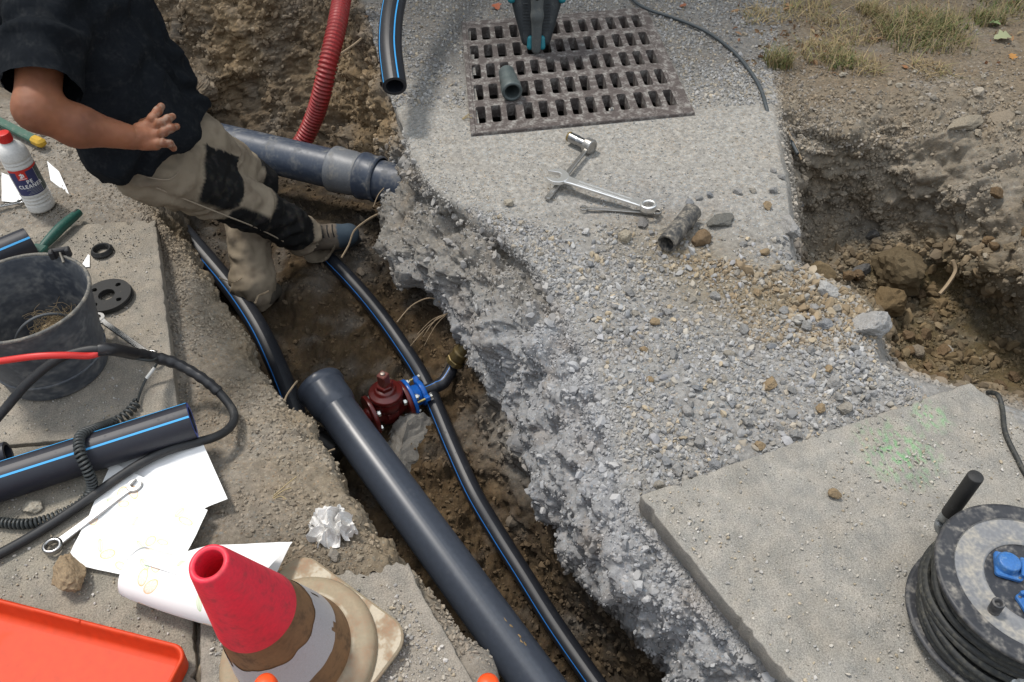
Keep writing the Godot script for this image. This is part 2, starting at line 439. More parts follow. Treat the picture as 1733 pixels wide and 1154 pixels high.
# ---------------------------------------------------------------- the ground
const CR := 18
const CC := 21
const CAGE: Array[float] = [-40.000, 0.000, -40.000, -3.500, 0.000, -40.000, -2.600, 0.000, -40.000, -2.200, 0.000, -40.000, -1.900, 0.000, -40.000, -1.600, 0.000, -40.000, -1.400, 0.000, -40.000, -1.200, 0.000, -40.000, -1.100, 0.000, -40.000, -1.000, 0.000, -40.000, -0.900, 0.000, -40.000, -0.690, 0.000, -40.000, -0.600, 0.000, -40.000, 0.300, 0.000, -40.000, 1.200, 0.000, -40.000, 1.900, 0.000, -40.000, 2.300, 0.000, -40.000, 2.800, 0.000, -40.000, 3.500, 0.000, -40.000, 4.500, 0.000, -40.000, 40.000, 0.000, -40.000, -7.449, 0.100, -4.503, -3.011, 0.100, -4.503, -2.539, 0.100, -4.503, -2.131, 0.100, -4.418, -1.734, 0.100, -4.335, -1.439, 0.100, -4.255, -1.205, 0.080, -4.270, -1.042, 0.050, -4.352, -0.967, 0.030, -4.447, -0.927, 0.000, -4.572, -0.868, -0.000, -4.615, -0.784, 0.000, -4.677, -0.748, 0.000, -4.703, -0.022, 0.000, -4.793, 0.849, 0.000, -4.793, 1.419, 0.000, -4.793, 1.687, 0.000, -4.793, 1.989, 0.000, -4.793, 2.491, 0.000, -4.793, 3.090, 0.020, -4.735, 7.819, 0.000, -4.793, -5.742, 0.050, -3.735, -2.599, 0.050, -3.671, -2.311, 0.000, -3.852, -2.057, -0.080, -4.110, -1.663, -0.050, -4.039, -1.353, 0.000, -3.920, -1.135, -0.020, -3.968, -0.970, -0.040, -4.015, -0.896, -0.040, -4.015, -0.826, -0.020, -3.968, -0.773, 0.000, -3.920, -0.722, 0.000, -3.920, -0.700, 0.000, -3.920, -0.048, 0.000, -3.920, 0.706, 0.000, -3.920, 1.228, 0.000, -3.920, 1.489, 0.000, -3.920, 1.750, 0.000, -3.920, 2.157, 0.000, -3.920, 2.675, 0.020, -3.872, 6.188, 0.000, -3.920, -6.400, -0.450, -4.141, -3.154, -0.500, -4.239, -2.645, -0.500, -4.137, -2.076, -0.360, -3.963, -1.673, -0.300, -3.814, -1.402, -0.300, -3.814, -1.162, -0.300, -3.814, -0.940, -0.270, -3.773, -0.809, -0.200, -3.660, -0.695, -0.100, -3.485, -0.617, -0.030, -3.368, -0.580, -0.030, -3.332, -0.566, 0.000, -3.318, -0.055, 0.000, -3.280, 0.652, 0.000, -3.280, 1.076, 0.000, -3.280, 1.183, 0.000, -3.243, 1.451, 0.000, -3.201, 1.853, 0.020, -3.214, 2.344, 0.030, -3.194, 5.200, 0.000, -3.253, -4.747, 0.000, -2.976, -2.309, 0.000, -2.976, -1.825, 0.000, -2.793, -1.519, 0.000, -2.524, -1.396, 0.000, -2.418, -1.658, -0.550, -3.609, -1.264, -0.550, -3.609, -0.908, -0.520, -3.505, -0.666, -0.420, -3.317, -0.573, -0.300, -3.164, -0.492, -0.120, -2.949, -0.439, -0.075, -2.826, -0.435, 0.000, -2.815, -0.015, 0.000, -2.771, 0.611, 0.000, -2.793, 1.027, 0.000, -2.837, 1.098, -0.050, -2.855, 1.352, -0.060, -2.805, 1.695, 0.000, -2.837, 2.137, 0.030, -2.764, 4.507, 0.000, -2.815, -4.329, -0.000, -2.564, -2.106, -0.000, -2.564, -1.706, 0.000, -2.448, -1.407, 0.000, -2.356, -1.287, 0.000, -2.289, -1.439, -0.500, -2.979, -1.160, -0.550, -3.128, -0.825, -0.550, -3.118, -0.587, -0.500, -3.038, -0.546, -0.330, -2.893, -0.430, -0.130, -2.757, -0.363, -0.075, -2.567, -0.359, -0.000, -2.556, -0.014, 0.000, -2.467, 0.505, 0.000, -2.486, 0.982, 0.000, -2.448, 1.178, -0.280, -2.777, 1.436, -0.280, -2.777, 1.652, -0.150, -2.630, 1.982, 0.000, -2.411, 3.892, 0.000, -2.411, -3.859, -0.000, -2.303, -1.978, -0.000, -2.303, -1.598, 0.000, -2.235, -1.244, 0.000, -2.175, -1.194, -0.020, -2.188, -1.337, -0.480, -2.676, -1.030, -0.460, -2.731, -0.672, -0.460, -2.711, -0.520, -0.500, -2.783, -0.530, -0.300, -2.621, -0.378, -0.150, -2.543, -0.274, -0.075, -2.356, -0.268, 0.000, -2.346, 0.028, 0.000, -2.252, 0.459, -0.010, -2.265, 0.952, 0.000, -2.235, 1.231, -0.470, -2.724, 1.486, -0.480, -2.737, 1.684, -0.330, -2.594, 1.864, -0.020, -2.146, 3.378, 0.000, -2.073, -3.421, -0.030, -2.018, -1.852, -0.030, -2.018, -1.523, -0.030, -2.018, -1.190, -0.075, -2.072, -1.101, -0.100, -2.096, -1.240, -0.500, -2.433, -0.868, -0.470, -2.399, -0.544, -0.500, -2.433, -0.370, -0.500, -2.415, -0.477, -0.300, -2.360, -0.239, -0.120, -2.217, -0.053, -0.085, -2.116, -0.042, -0.010, -2.111, 0.219, -0.010, -2.024, 0.542, -0.010, -1.994, 0.903, 0.000, -1.953, 1.212, -0.540, -2.479, 1.500, -0.550, -2.546, 1.715, -0.460, -2.479, 1.750, -0.060, -1.907, 2.942, 0.000, -1.786, -3.191, -0.030, -1.765, -1.728, -0.030, -1.765, -1.421, -0.030, -1.765, -1.094, -0.085, -1.823, -0.910, -0.120, -1.833, -0.880, -0.550, -1.833, -0.635, -0.565, -2.044, -0.390, -0.560, -2.255, -0.205, -0.470, -2.147, -0.233, -0.330, -2.075, -0.047, -0.100, -1.917, 0.089, -0.070, -1.876, 0.118, -0.020, -1.868, 0.353, -0.020, -1.808, 0.694, -0.020, -1.781, 1.075, -0.010, -1.765, 1.471, -0.560, -2.288, 1.719, -0.560, -2.322, 1.900, -0.530, -2.274, 1.902, -0.280, -1.998, 2.604, 0.000, -1.586, -2.801, -0.030, -1.522, -1.608, -0.030, -1.522, -1.322, -0.030, -1.522, -1.004, -0.090, -1.576, -0.757, -0.130, -1.601, -0.727, -0.600, -1.601, -0.481, -0.610, -1.775, -0.235, -0.600, -1.949, -0.085, -0.440, -1.797, -0.125, -0.360, -1.854, 0.057, -0.110, -1.667, 0.173, -0.054, -1.639, 0.223, -0.030, -1.627, 0.434, -0.020, -1.594, 0.734, -0.020, -1.559, 1.043, -0.010, -1.526, 1.425, -0.560, -1.943, 1.621, -0.560, -1.943, 1.821, -0.560, -1.900, 2.028, -0.550, -1.850, 2.257, 0.000, -1.346, -2.462, -0.030, -1.310, -1.503, -0.030, -1.310, -1.236, -0.030, -1.310, -0.919, -0.090, -1.357, -0.551, -0.130, -1.336, -0.521, -0.660, -1.336, -0.356, -0.660, -1.508, -0.191, -0.640, -1.680, 0.007, -0.470, -1.616, -0.017, -0.390, -1.664, 0.132, -0.130, -1.452, 0.235, -0.063, -1.398, 0.279, -0.035, -1.375, 0.470, -0.030, -1.371, 0.727, -0.030, -1.371, 1.127, -0.020, -1.425, 1.287, -0.040, -1.417, 1.395, -0.040, -1.348, 1.462, -0.040, -1.288, 1.552, -0.040, -1.221, 2.116, 0.000, -1.156, -2.284, -0.030, -1.089, -1.394, -0.030, -1.089, -1.147, -0.030, -1.089, -0.763, -0.030, -1.098, -0.408, -0.110, -1.123, -0.378, -0.720, -1.123, -0.205, -0.720, -1.277, -0.033, -0.700, -1.431, 0.120, -0.540, -1.398, 0.086, -0.430, -1.374, 0.197, -0.150, -1.176, 0.273, -0.104, -1.138, 0.306, -0.085, -1.121, 0.438, -0.050, -1.137, 0.701, -0.050, -1.173, 1.123, -0.050, -1.210, 1.237, -0.050, -1.191, 1.336, -0.050, -1.173, 1.421, -0.050, -1.102, 1.570, -0.050, -1.051, 1.981, 0.000, -0.973, -2.130, -0.030, -0.899, -1.300, -0.030, -0.899, -1.069, -0.030, -0.899, -0.498, -0.030, -0.899, -0.231, -0.070, -0.912, -0.201, -0.800, -0.912, -0.039, -0.810, -1.069, 0.123, -0.800, -1.226, 0.232, -0.620, -1.155, 0.188, -0.460, -1.114, 0.288, -0.180, -0.959, 0.391, -0.124, -0.917, 0.435, -0.100, -0.899, 0.545, -0.060, -0.915, 0.747, -0.060, -0.945, 1.108, -0.060, -1.008, 1.244, -0.060, -0.992, 1.321, -0.060, -0.976, 1.430, -0.060, -0.915, 1.611, -0.060, -0.870, 1.981, 0.000, -0.798, -1.995, -0.030, -0.732, -1.218, -0.030, -0.732, -1.002, -0.030, -0.732, -0.354, -0.030, -0.745, -0.119, -0.050, -0.767, -0.089, -0.850, -0.767, 0.080, -0.860, -0.899, 0.249, -0.850, -1.032, 0.415, -0.680, -0.962, 0.361, -0.500, -0.912, 0.429, -0.200, -0.785, 0.512, -0.137, -0.748, 0.547, -0.110, -0.732, 0.640, -0.060, -0.745, 0.830, -0.060, -0.772, 1.130, -0.060, -0.799, 1.256, -0.060, -0.785, 1.328, -0.060, -0.772, 1.436, -0.060, -0.732, 1.630, -0.060, -0.693, 1.971, 0.000, -0.632, -1.867, -0.030, -0.573, -1.140, -0.030, -0.573, -0.938, -0.030, -0.573, -0.235, -0.030, -0.585, -0.032, -0.050, -0.609, -0.002, -0.850, -0.609, 0.169, -0.860, -0.719, 0.341, -0.850, -0.828, 0.470, -0.700, -0.786, 0.422, -0.520, -0.748, 0.510, -0.200, -0.631, 0.594, -0.137, -0.587, 0.630, -0.110, -0.568, 0.708, -0.060, -0.584, 0.899, -0.060, -0.607, 1.144, -0.060, -0.607, 1.266, -0.060, -0.607, 1.358, -0.060, -0.595, 1.482, -0.060, -0.561, 1.689, -0.060, -0.516, 1.943, 0.000, -0.467, -40.000, -0.020, 0.450, -2.500, -0.020, 0.450, -1.200, -0.020, 0.450, -0.500, -0.020, 0.450, -0.300, -0.020, 0.450, -0.270, -0.700, 0.450, -0.150, -0.700, 0.450, 0.000, -0.700, 0.450, 0.100, -0.700, 0.450, 0.150, -0.020, 0.450, 0.300, -0.020, 0.450, 0.475, -0.020, 0.450, 0.550, -0.020, 0.450, 0.800, -0.020, 0.450, 1.100, -0.020, 0.450, 1.400, -0.020, 0.450, 1.700, -0.020, 0.450, 2.000, -0.020, 0.450, 2.500, -0.020, 0.450, 3.200, -0.020, 0.450, 40.000, -0.020, 0.450, -40.000, 0.000, 0.620, -2.500, 0.000, 0.620, -1.200, 0.000, 0.620, -0.500, 0.000, 0.620, -0.300, 0.000, 0.620, -0.270, 0.000, 0.620, -0.150, 0.000, 0.620, 0.000, 0.000, 0.620, 0.100, 0.000, 0.620, 0.150, 0.000, 0.620, 0.300, 0.000, 0.620, 0.475, 0.000, 0.620, 0.550, 0.000, 0.620, 0.800, 0.000, 0.620, 1.100, 0.000, 0.620, 1.400, 0.000, 0.620, 1.700, 0.000, 0.620, 2.000, 0.000, 0.620, 2.500, 0.000, 0.620, 3.200, 0.000, 0.620, 40.000, 0.000, 0.620, -40.000, 0.000, 40.000, -2.500, 0.000, 40.000, -1.200, 0.000, 40.000, -0.500, 0.000, 40.000, -0.300, 0.000, 40.000, -0.270, 0.000, 40.000, -0.150, 0.000, 40.000, 0.000, 0.000, 40.000, 0.100, 0.000, 40.000, 0.150, 0.000, 40.000, 0.300, 0.000, 40.000, 0.475, 0.000, 40.000, 0.550, 0.000, 40.000, 0.800, 0.000, 40.000, 1.100, 0.000, 40.000, 1.400, 0.000, 40.000, 1.700, 0.000, 40.000, 2.000, 0.000, 40.000, 2.500, 0.000, 40.000, 3.200, 0.000, 40.000, 40.000, 0.000, 40.000]
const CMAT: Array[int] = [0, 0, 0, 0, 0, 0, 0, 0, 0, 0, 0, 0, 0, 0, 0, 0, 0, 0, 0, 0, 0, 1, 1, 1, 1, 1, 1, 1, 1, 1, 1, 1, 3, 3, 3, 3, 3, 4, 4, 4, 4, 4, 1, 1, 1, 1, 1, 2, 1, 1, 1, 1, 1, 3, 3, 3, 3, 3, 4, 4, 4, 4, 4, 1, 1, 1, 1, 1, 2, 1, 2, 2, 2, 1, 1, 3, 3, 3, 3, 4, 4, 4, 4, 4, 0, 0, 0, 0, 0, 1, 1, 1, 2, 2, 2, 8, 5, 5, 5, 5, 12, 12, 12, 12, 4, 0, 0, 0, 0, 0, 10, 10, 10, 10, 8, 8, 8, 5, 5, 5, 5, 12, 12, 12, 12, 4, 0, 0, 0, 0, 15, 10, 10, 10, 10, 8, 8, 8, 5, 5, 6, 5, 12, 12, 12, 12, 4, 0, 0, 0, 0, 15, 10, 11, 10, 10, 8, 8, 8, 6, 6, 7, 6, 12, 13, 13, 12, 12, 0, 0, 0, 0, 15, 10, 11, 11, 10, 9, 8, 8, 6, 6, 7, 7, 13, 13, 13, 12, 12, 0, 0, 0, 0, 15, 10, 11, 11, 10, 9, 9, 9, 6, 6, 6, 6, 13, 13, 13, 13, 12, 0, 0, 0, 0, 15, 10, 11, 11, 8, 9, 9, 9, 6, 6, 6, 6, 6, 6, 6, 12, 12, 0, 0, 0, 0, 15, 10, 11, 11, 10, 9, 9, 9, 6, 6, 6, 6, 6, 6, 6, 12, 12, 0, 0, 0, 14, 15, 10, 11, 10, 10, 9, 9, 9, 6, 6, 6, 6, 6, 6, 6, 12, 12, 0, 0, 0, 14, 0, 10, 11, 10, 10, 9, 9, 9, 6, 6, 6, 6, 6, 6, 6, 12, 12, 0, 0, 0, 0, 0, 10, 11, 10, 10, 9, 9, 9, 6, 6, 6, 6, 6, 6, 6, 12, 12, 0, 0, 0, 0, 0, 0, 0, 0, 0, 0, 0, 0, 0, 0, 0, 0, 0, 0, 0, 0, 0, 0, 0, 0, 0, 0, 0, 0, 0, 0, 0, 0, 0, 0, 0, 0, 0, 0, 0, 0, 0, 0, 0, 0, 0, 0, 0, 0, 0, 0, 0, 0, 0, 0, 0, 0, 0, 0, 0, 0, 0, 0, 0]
const NV: Array[int] = [6, 71, 59, 52, 39, 29, 37, 37, 38, 41, 40, 39, 37, 35, 6, 6, 6]
const NU: Array[int] = [6, 42, 52, 42, 93, 31, 31, 29, 24, 50, 21, 8, 41, 60, 57, 54, 26, 33, 48, 6]
# linear colour and how rough the lie of the ground is, in metres
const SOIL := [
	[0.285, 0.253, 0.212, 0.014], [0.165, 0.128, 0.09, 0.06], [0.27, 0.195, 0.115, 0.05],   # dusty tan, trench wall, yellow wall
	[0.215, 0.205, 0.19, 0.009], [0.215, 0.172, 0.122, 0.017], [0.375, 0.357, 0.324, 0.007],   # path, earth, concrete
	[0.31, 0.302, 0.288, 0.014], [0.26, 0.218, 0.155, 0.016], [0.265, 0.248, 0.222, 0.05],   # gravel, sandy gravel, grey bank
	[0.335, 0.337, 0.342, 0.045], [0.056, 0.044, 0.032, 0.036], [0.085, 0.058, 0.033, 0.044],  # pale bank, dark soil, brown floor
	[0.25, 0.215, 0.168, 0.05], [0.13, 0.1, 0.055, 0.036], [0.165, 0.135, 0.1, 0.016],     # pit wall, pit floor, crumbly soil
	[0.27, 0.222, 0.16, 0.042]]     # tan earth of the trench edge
var tp := PackedVector3Array()
var tn := PackedVector3Array()
var tcol := PackedColorArray()
var tw := 0
var th := 0
var ju := PackedInt32Array()   # fine column where each cage column starts
var iv := PackedInt32Array()
var heights := {}

func cage(i: int, j: int) -> Vector3:
	i = clampi(i, 0, CR - 1)
	j = clampi(j, 0, CC - 1)
	var k := (i * CC + j) * 3
	return V(CAGE[k], CAGE[k + 1], CAGE[k + 2])

func near(a: Vector3, b: Vector3) -> Vector3:
	return a if a.distance_squared_to(b) > 2.2 else b

const GO := Vector3(-0.2369, 0, -3.6596)
const GX := Vector3(0.8824, 0, -0.1575)
const GZ := Vector3(0.0798, 0, 0.9734)
func in_grate(p: Vector3, margin: float) -> bool:
	var d := Vector2(p.x - GO.x, p.z - GO.z)
	var det := GX.x * GZ.z - GX.z * GZ.x
	var a := (d.x * GZ.z - d.y * GZ.x) / det
	var b := (GX.x * d.y - GX.z * d.x) / det
	return a > margin and a < 1.0 - margin and b > margin and b < 1.0 - margin

func make_ground() -> void:
	tw = 1
	ju.append(0)
	for n in NU:
		tw += n
		ju.append(tw - 1)
	th = 1
	iv.append(0)
	for n in NV:
		th += n
		iv.append(th - 1)
	# widen every cage row
	var rows := []
	var crow := []
	for i in CR:
		var r := PackedVector3Array()
		var c := PackedColorArray()
		for j in CC - 1:
			var a := cage(i, j)
			var b := cage(i, j + 1)
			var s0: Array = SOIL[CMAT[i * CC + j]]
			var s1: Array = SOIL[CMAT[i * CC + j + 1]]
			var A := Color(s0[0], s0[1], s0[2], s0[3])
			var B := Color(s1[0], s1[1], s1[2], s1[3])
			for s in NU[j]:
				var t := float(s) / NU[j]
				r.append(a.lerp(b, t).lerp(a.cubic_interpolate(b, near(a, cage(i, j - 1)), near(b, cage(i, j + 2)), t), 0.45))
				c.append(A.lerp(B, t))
		r.append(cage(i, CC - 1))
		c.append(c[c.size() - 1])
		rows.append(r)
		crow.append(c)
	var base := PackedVector3Array()
	base.resize(tw * th)
	var col := PackedColorArray()
	col.resize(tw * th)
	var jit := noise(2.2, 21, 3)
	var k := 0
	for i in CR:
		var last := i == CR - 1
		var cnt := 1 if last else NV[i]
		var r0: PackedVector3Array = rows[maxi(i - 1, 0)]
		var r1: PackedVector3Array = rows[i]
		var r2: PackedVector3Array = rows[mini(i + 1, CR - 1)]
		var r3: PackedVector3Array = rows[mini(i + 2, CR - 1)]
		var c1: PackedColorArray = crow[i]
		var c2: PackedColorArray = crow[mini(i + 1, CR - 1)]
		for s in cnt:
			var t := float(s) / cnt
			for j in tw:
				base[k] = r1[j].lerp(r2[j], t).lerp(r1[j].cubic_interpolate(r2[j], near(r1[j], r0[j]), near(r2[j], r3[j]), t), 0.55)
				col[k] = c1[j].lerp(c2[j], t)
				k += 1
	var nb := PackedVector3Array()
	nb.resize(tw * th)
	for i in th:
		for j in tw:
			var q := i * tw + j
			var e := base[i * tw + mini(j + 1, tw - 1)] - base[i * tw + maxi(j - 1, 0)]
			var f := base[mini(i + 1, th - 1) * tw + j] - base[maxi(i - 1, 0) * tw + j]
			nb[q] = f.cross(e).normalized()
	var n1 := noise(3.0, 2, 3)
	var n2 := noise(16.0, 4, 2, FastNoiseLite.TYPE_CELLULAR)
	var n3 := noise(55.0, 6, 2, FastNoiseLite.TYPE_CELLULAR)
	var n4 := noise(4.5, 8, 4)
	var n5 := noise(30.0, 12, 2)
	var n6 := noise(3.2, 14, 3)
	var n7 := noise(11.0, 16, 3)
	tcol.resize(tw * th)
	tp.resize(tw * th)
	for q in tw * th:
		var p := base[q]
		if absf(p.x) > 8.0 or absf(p.z) > 8.0:
			tp[q] = p
			col[q].a = 1.0
			continue
		var amp := col[q].a
		var rough := clampf((amp - 0.008) / 0.03, 0.0, 1.0)
		var a := n1.get_noise_3dv(p)
		var b := -n2.get_noise_3dv(p) - 0.45
		var c := -n3.get_noise_3dv(p) - 0.45
		var craggy := clampf((amp - 0.036) / 0.01, 0.0, 1.0)
		var d := amp * (0.8 * a + 0.75 * b * rough + (0.3 + 0.25 * craggy) * c)
		if craggy > 0.0: d += craggy * (0.055 * (absf(n6.get_noise_3dv(p)) * 2.0 - 0.45) + 0.022 * n7.get_noise_3dv(p * V(1, 2.2, 1)))
		if in_grate(p, -0.05): d = -0.004
		tp[q] = p + nb[q] * d
		var tone := n4.get_noise_3dv(p)
		var sp := n5.get_noise_3dv(p)
		var cc := col[q]
		# iron-stained and chalky patches in the earth
		var ochre := clampf(tone * 1.6 - 0.15, 0.0, 1.0) * 0.35 * (0.4 + rough * 0.6)
		var pale := clampf(-tone * 1.6 - 0.1, 0.0, 1.0) * 0.30
		cc = cc.lerp(Color(0.27, 0.185, 0.10), ochre).lerp(Color(0.32, 0.31, 0.29), pale)
		tcol[q] = cc
		var g := 1.0 + 0.26 * sp
		col[q] = Color(clampf(cc.r * g * 1.22, 0, 1), clampf(cc.g * g * 1.22, 0, 1), clampf(cc.b * g * 1.22, 0, 1))
	var ix := PackedInt32Array()
	for i in th - 1:
		for j in tw - 1:
			var a := i * tw + j
			if in_grate(tp[a], 0.035) and in_grate(tp[a + tw + 1], 0.035): continue
			ix.append_array([a, a + 1, a + tw, a + 1, a + tw + 1, a + tw])
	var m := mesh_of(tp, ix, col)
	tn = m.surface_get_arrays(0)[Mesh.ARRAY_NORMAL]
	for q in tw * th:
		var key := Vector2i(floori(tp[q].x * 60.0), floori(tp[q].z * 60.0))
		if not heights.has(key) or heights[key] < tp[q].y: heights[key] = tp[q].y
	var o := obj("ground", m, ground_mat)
	tag(o, "", "", "", "structure")

func ground_y(p: Vector3) -> float:
	var c := Vector2i(floori(p.x * 60.0), floori(p.z * 60.0))
	for r in 5:
		var best := -99.0
		for dx in range(-r, r + 1):
			for dz in range(-r, r + 1):
				var key := c + Vector2i(dx, dz)
				if heights.has(key): best = maxf(best, heights[key])
		if best > -90.0: return best
	return p.y

# ---------------------------------------------------------------- loose stones
func scatter(called: String, label: String, r0: float, r1: float, c0: float, c1: float, count: int, s0: float, s1: float, mesh: Mesh, palette: Array, m: Material, sink := 0.3, flat := 0.7, own := 0.3, bias := 2.2) -> void:
	var mm := MultiMesh.new()
	mm.transform_format = MultiMesh.TRANSFORM_3D
	mm.use_colors = true
	mm.mesh = mesh
	mm.instance_count = count
	var clump := noise(3.5, int(r0 * 7 + c0 * 3) + count, 3)
	for k in count:
		var q := 0
		for tries in 6:
			var i := fine_row(rng.randf_range(r0, r1))
			var j := fine_col(rng.randf_range(c0, c1))
			q = i * tw + j
			if not in_grate(tp[q], -0.01) and clump.get_noise_3dv(tp[q]) > rng.randf_range(-0.45, 0.25): break
		if in_grate(tp[q], -0.01): q = fine_row(r1) * tw + fine_col((c0 + c1) / 2)
		var s := s0 * pow(s1 / s0, pow(rng.randf(), bias))
		var bs := Basis.from_euler(V(rng.randf() * TAU, rng.randf() * TAU, rng.randf() * TAU)) * Basis.from_scale(V(s * rng.randf_range(0.75, 1.3), s * flat * rng.randf_range(0.65, 1.2), s * rng.randf_range(0.75, 1.25)))
		var jit := V(rng.randf_range(-1, 1), 0, rng.randf_range(-1, 1)) * 0.004
		mm.set_instance_transform(k, Transform3D(bs, tp[q] + tn[q] * s * sink + jit))
		var c: Color = palette[rng.randi() % palette.size()]
		c = c.lerp(tcol[q], own)
		var g := rng.randf_range(0.78, 1.2)
		mm.set_instance_color(k, Color(c.r * g, c.g * g, c.b * g))
	var o := MultiMeshInstance3D.new()
	o.name = numbered(called)
	o.multimesh = mm
	o.material_override = m
	add_child(o)
	tag(o, label, called.replace("_", " "), "", "stuff")

func fine_row(x: float) -> int:
	var i := clampi(int(x), 0, CR - 2)
	return mini(iv[i] + int((x - i) * NV[i]), th - 1)

func fine_col(x: float) -> int:
	var j := clampi(int(x), 0, CC - 2)
	return mini(ju[j] + int((x - j) * NU[j]), tw - 1)

# ---------------------------------------------------------------- paving slabs
func slab(called: String, label: String, a: Vector3, b: Vector3, c: Vector3, d: Vector3, thick: float, nu: int, nv: int, jag: Array, tint: Color, paint := [], kind := "") -> MeshInstance3D:
	# a far left, b far right, c near right, d near left; jag = ragged metres of far, right, near, left edge
	var n1 := noise(2.0, 31, 3)
	var n2 := noise(26.0, 33, 3)
	var n3 := noise(6.0, 35, 4)
	var n4 := noise(60.0, 39, 3)
	var us := [-3, -2, -1]
	var vs := [-3, -2, -1]
	for k in nu + 1: us.append(k)
	for k in nv + 1: vs.append(k)
	us.append_array([nu + 1, nu + 2, nu + 3])
	vs.append_array([nv + 1, nv + 2, nv + 3])
	var p := PackedVector3Array()
	var col := PackedColorArray()
	for y in vs:
		for x in us:
			var fu := clampf(float(x) / nu, 0, 1)
			var fv := clampf(float(y) / nv, 0, 1)
			var q := a.lerp(b, fu).lerp(d.lerp(c, fu), fv)
			var ox := maxi(-x, x - nu)
			var oy := maxi(-y, y - nv)
			var o := maxi(maxi(ox, oy), 0)
			var sx := (b - a).normalized()
			var sz := (d - a).normalized()
			var e := n2.get_noise_3dv(q) * 0.9 + n3.get_noise_3dv(q)
			if jag.max() <= 0.02: e = maxf(0.0, n2.get_noise_3dv(q) - 0.12) * 2.4 + maxf(0.0, n4.get_noise_3dv(q)) * 0.4
			var wl: float = exp(-fu * nu * 0.25) * jag[3]
			var wr: float = exp(-(1 - fu) * nu * 0.25) * jag[1]
			var wf: float = exp(-fv * nv * 0.25) * jag[0]
			var wn: float = exp(-(1 - fv) * nv * 0.25) * jag[2]
			q += sx * (wl - wr) * e + sz * (wf - wn) * e
			if jag[1] > 0.01: q.y -= 0.006 * exp(-(1 - fu) * nu * 0.6) * (0.5 + e)
			q.y += 0.0022 * n1.get_noise_3dv(q) + 0.0012 * n2.get_noise_3dv(q)
			if o > 0:
				var drop: float = [0.0, 0.0035, thick * 0.5, thick][o]
				var out: float = [0.0, 0.0025, 0.003, -0.012][o] + (0.004 * n4.get_noise_3dv(q + V(0, drop, 0)) if o > 1 else 0.0)
				if ox > 0: q += sx * out * (-1.0 if x < 0 else 1.0)
				if oy > 0: q += sz * out * (-1.0 if y < 0 else 1.0)
				q.y -= drop
			var g := 1.0 + 0.16 * n3.get_noise_3dv(q) + 0.16 * n4.get_noise_3dv(q)
			var cc := Color(tint.r * g, tint.g * g, tint.b * g)
			var st := clampf(n1.get_noise_3dv(q * 2.3) * 1.5, 0.0, 1.0)
			cc = cc.lerp(Color(0.30, 0.245, 0.17), st * 0.18)
			for s in paint:
				var dd: float = Vector2(q.x - s[0].x, q.z - s[0].z).length() / s[1]
				var w := clampf((n4.get_noise_3dv(q * 1.7) + 0.25 * n2.get_noise_3dv(q * 2.0) - 0.02) * 6.0, 0, 1) * clampf(1.25 - dd, 0, 1)
				cc = cc.lerp(s[2], w * 0.8)
			col.append(Color(cc.r * 1.2, cc.g * 1.2, cc.b * 1.2))
			p.append(q)
	var m := grid(p, us.size(), vs.size(), col)
	var o2 := obj(called, m, concrete_mat)
	tag(o2, label, "slab")
	return o2

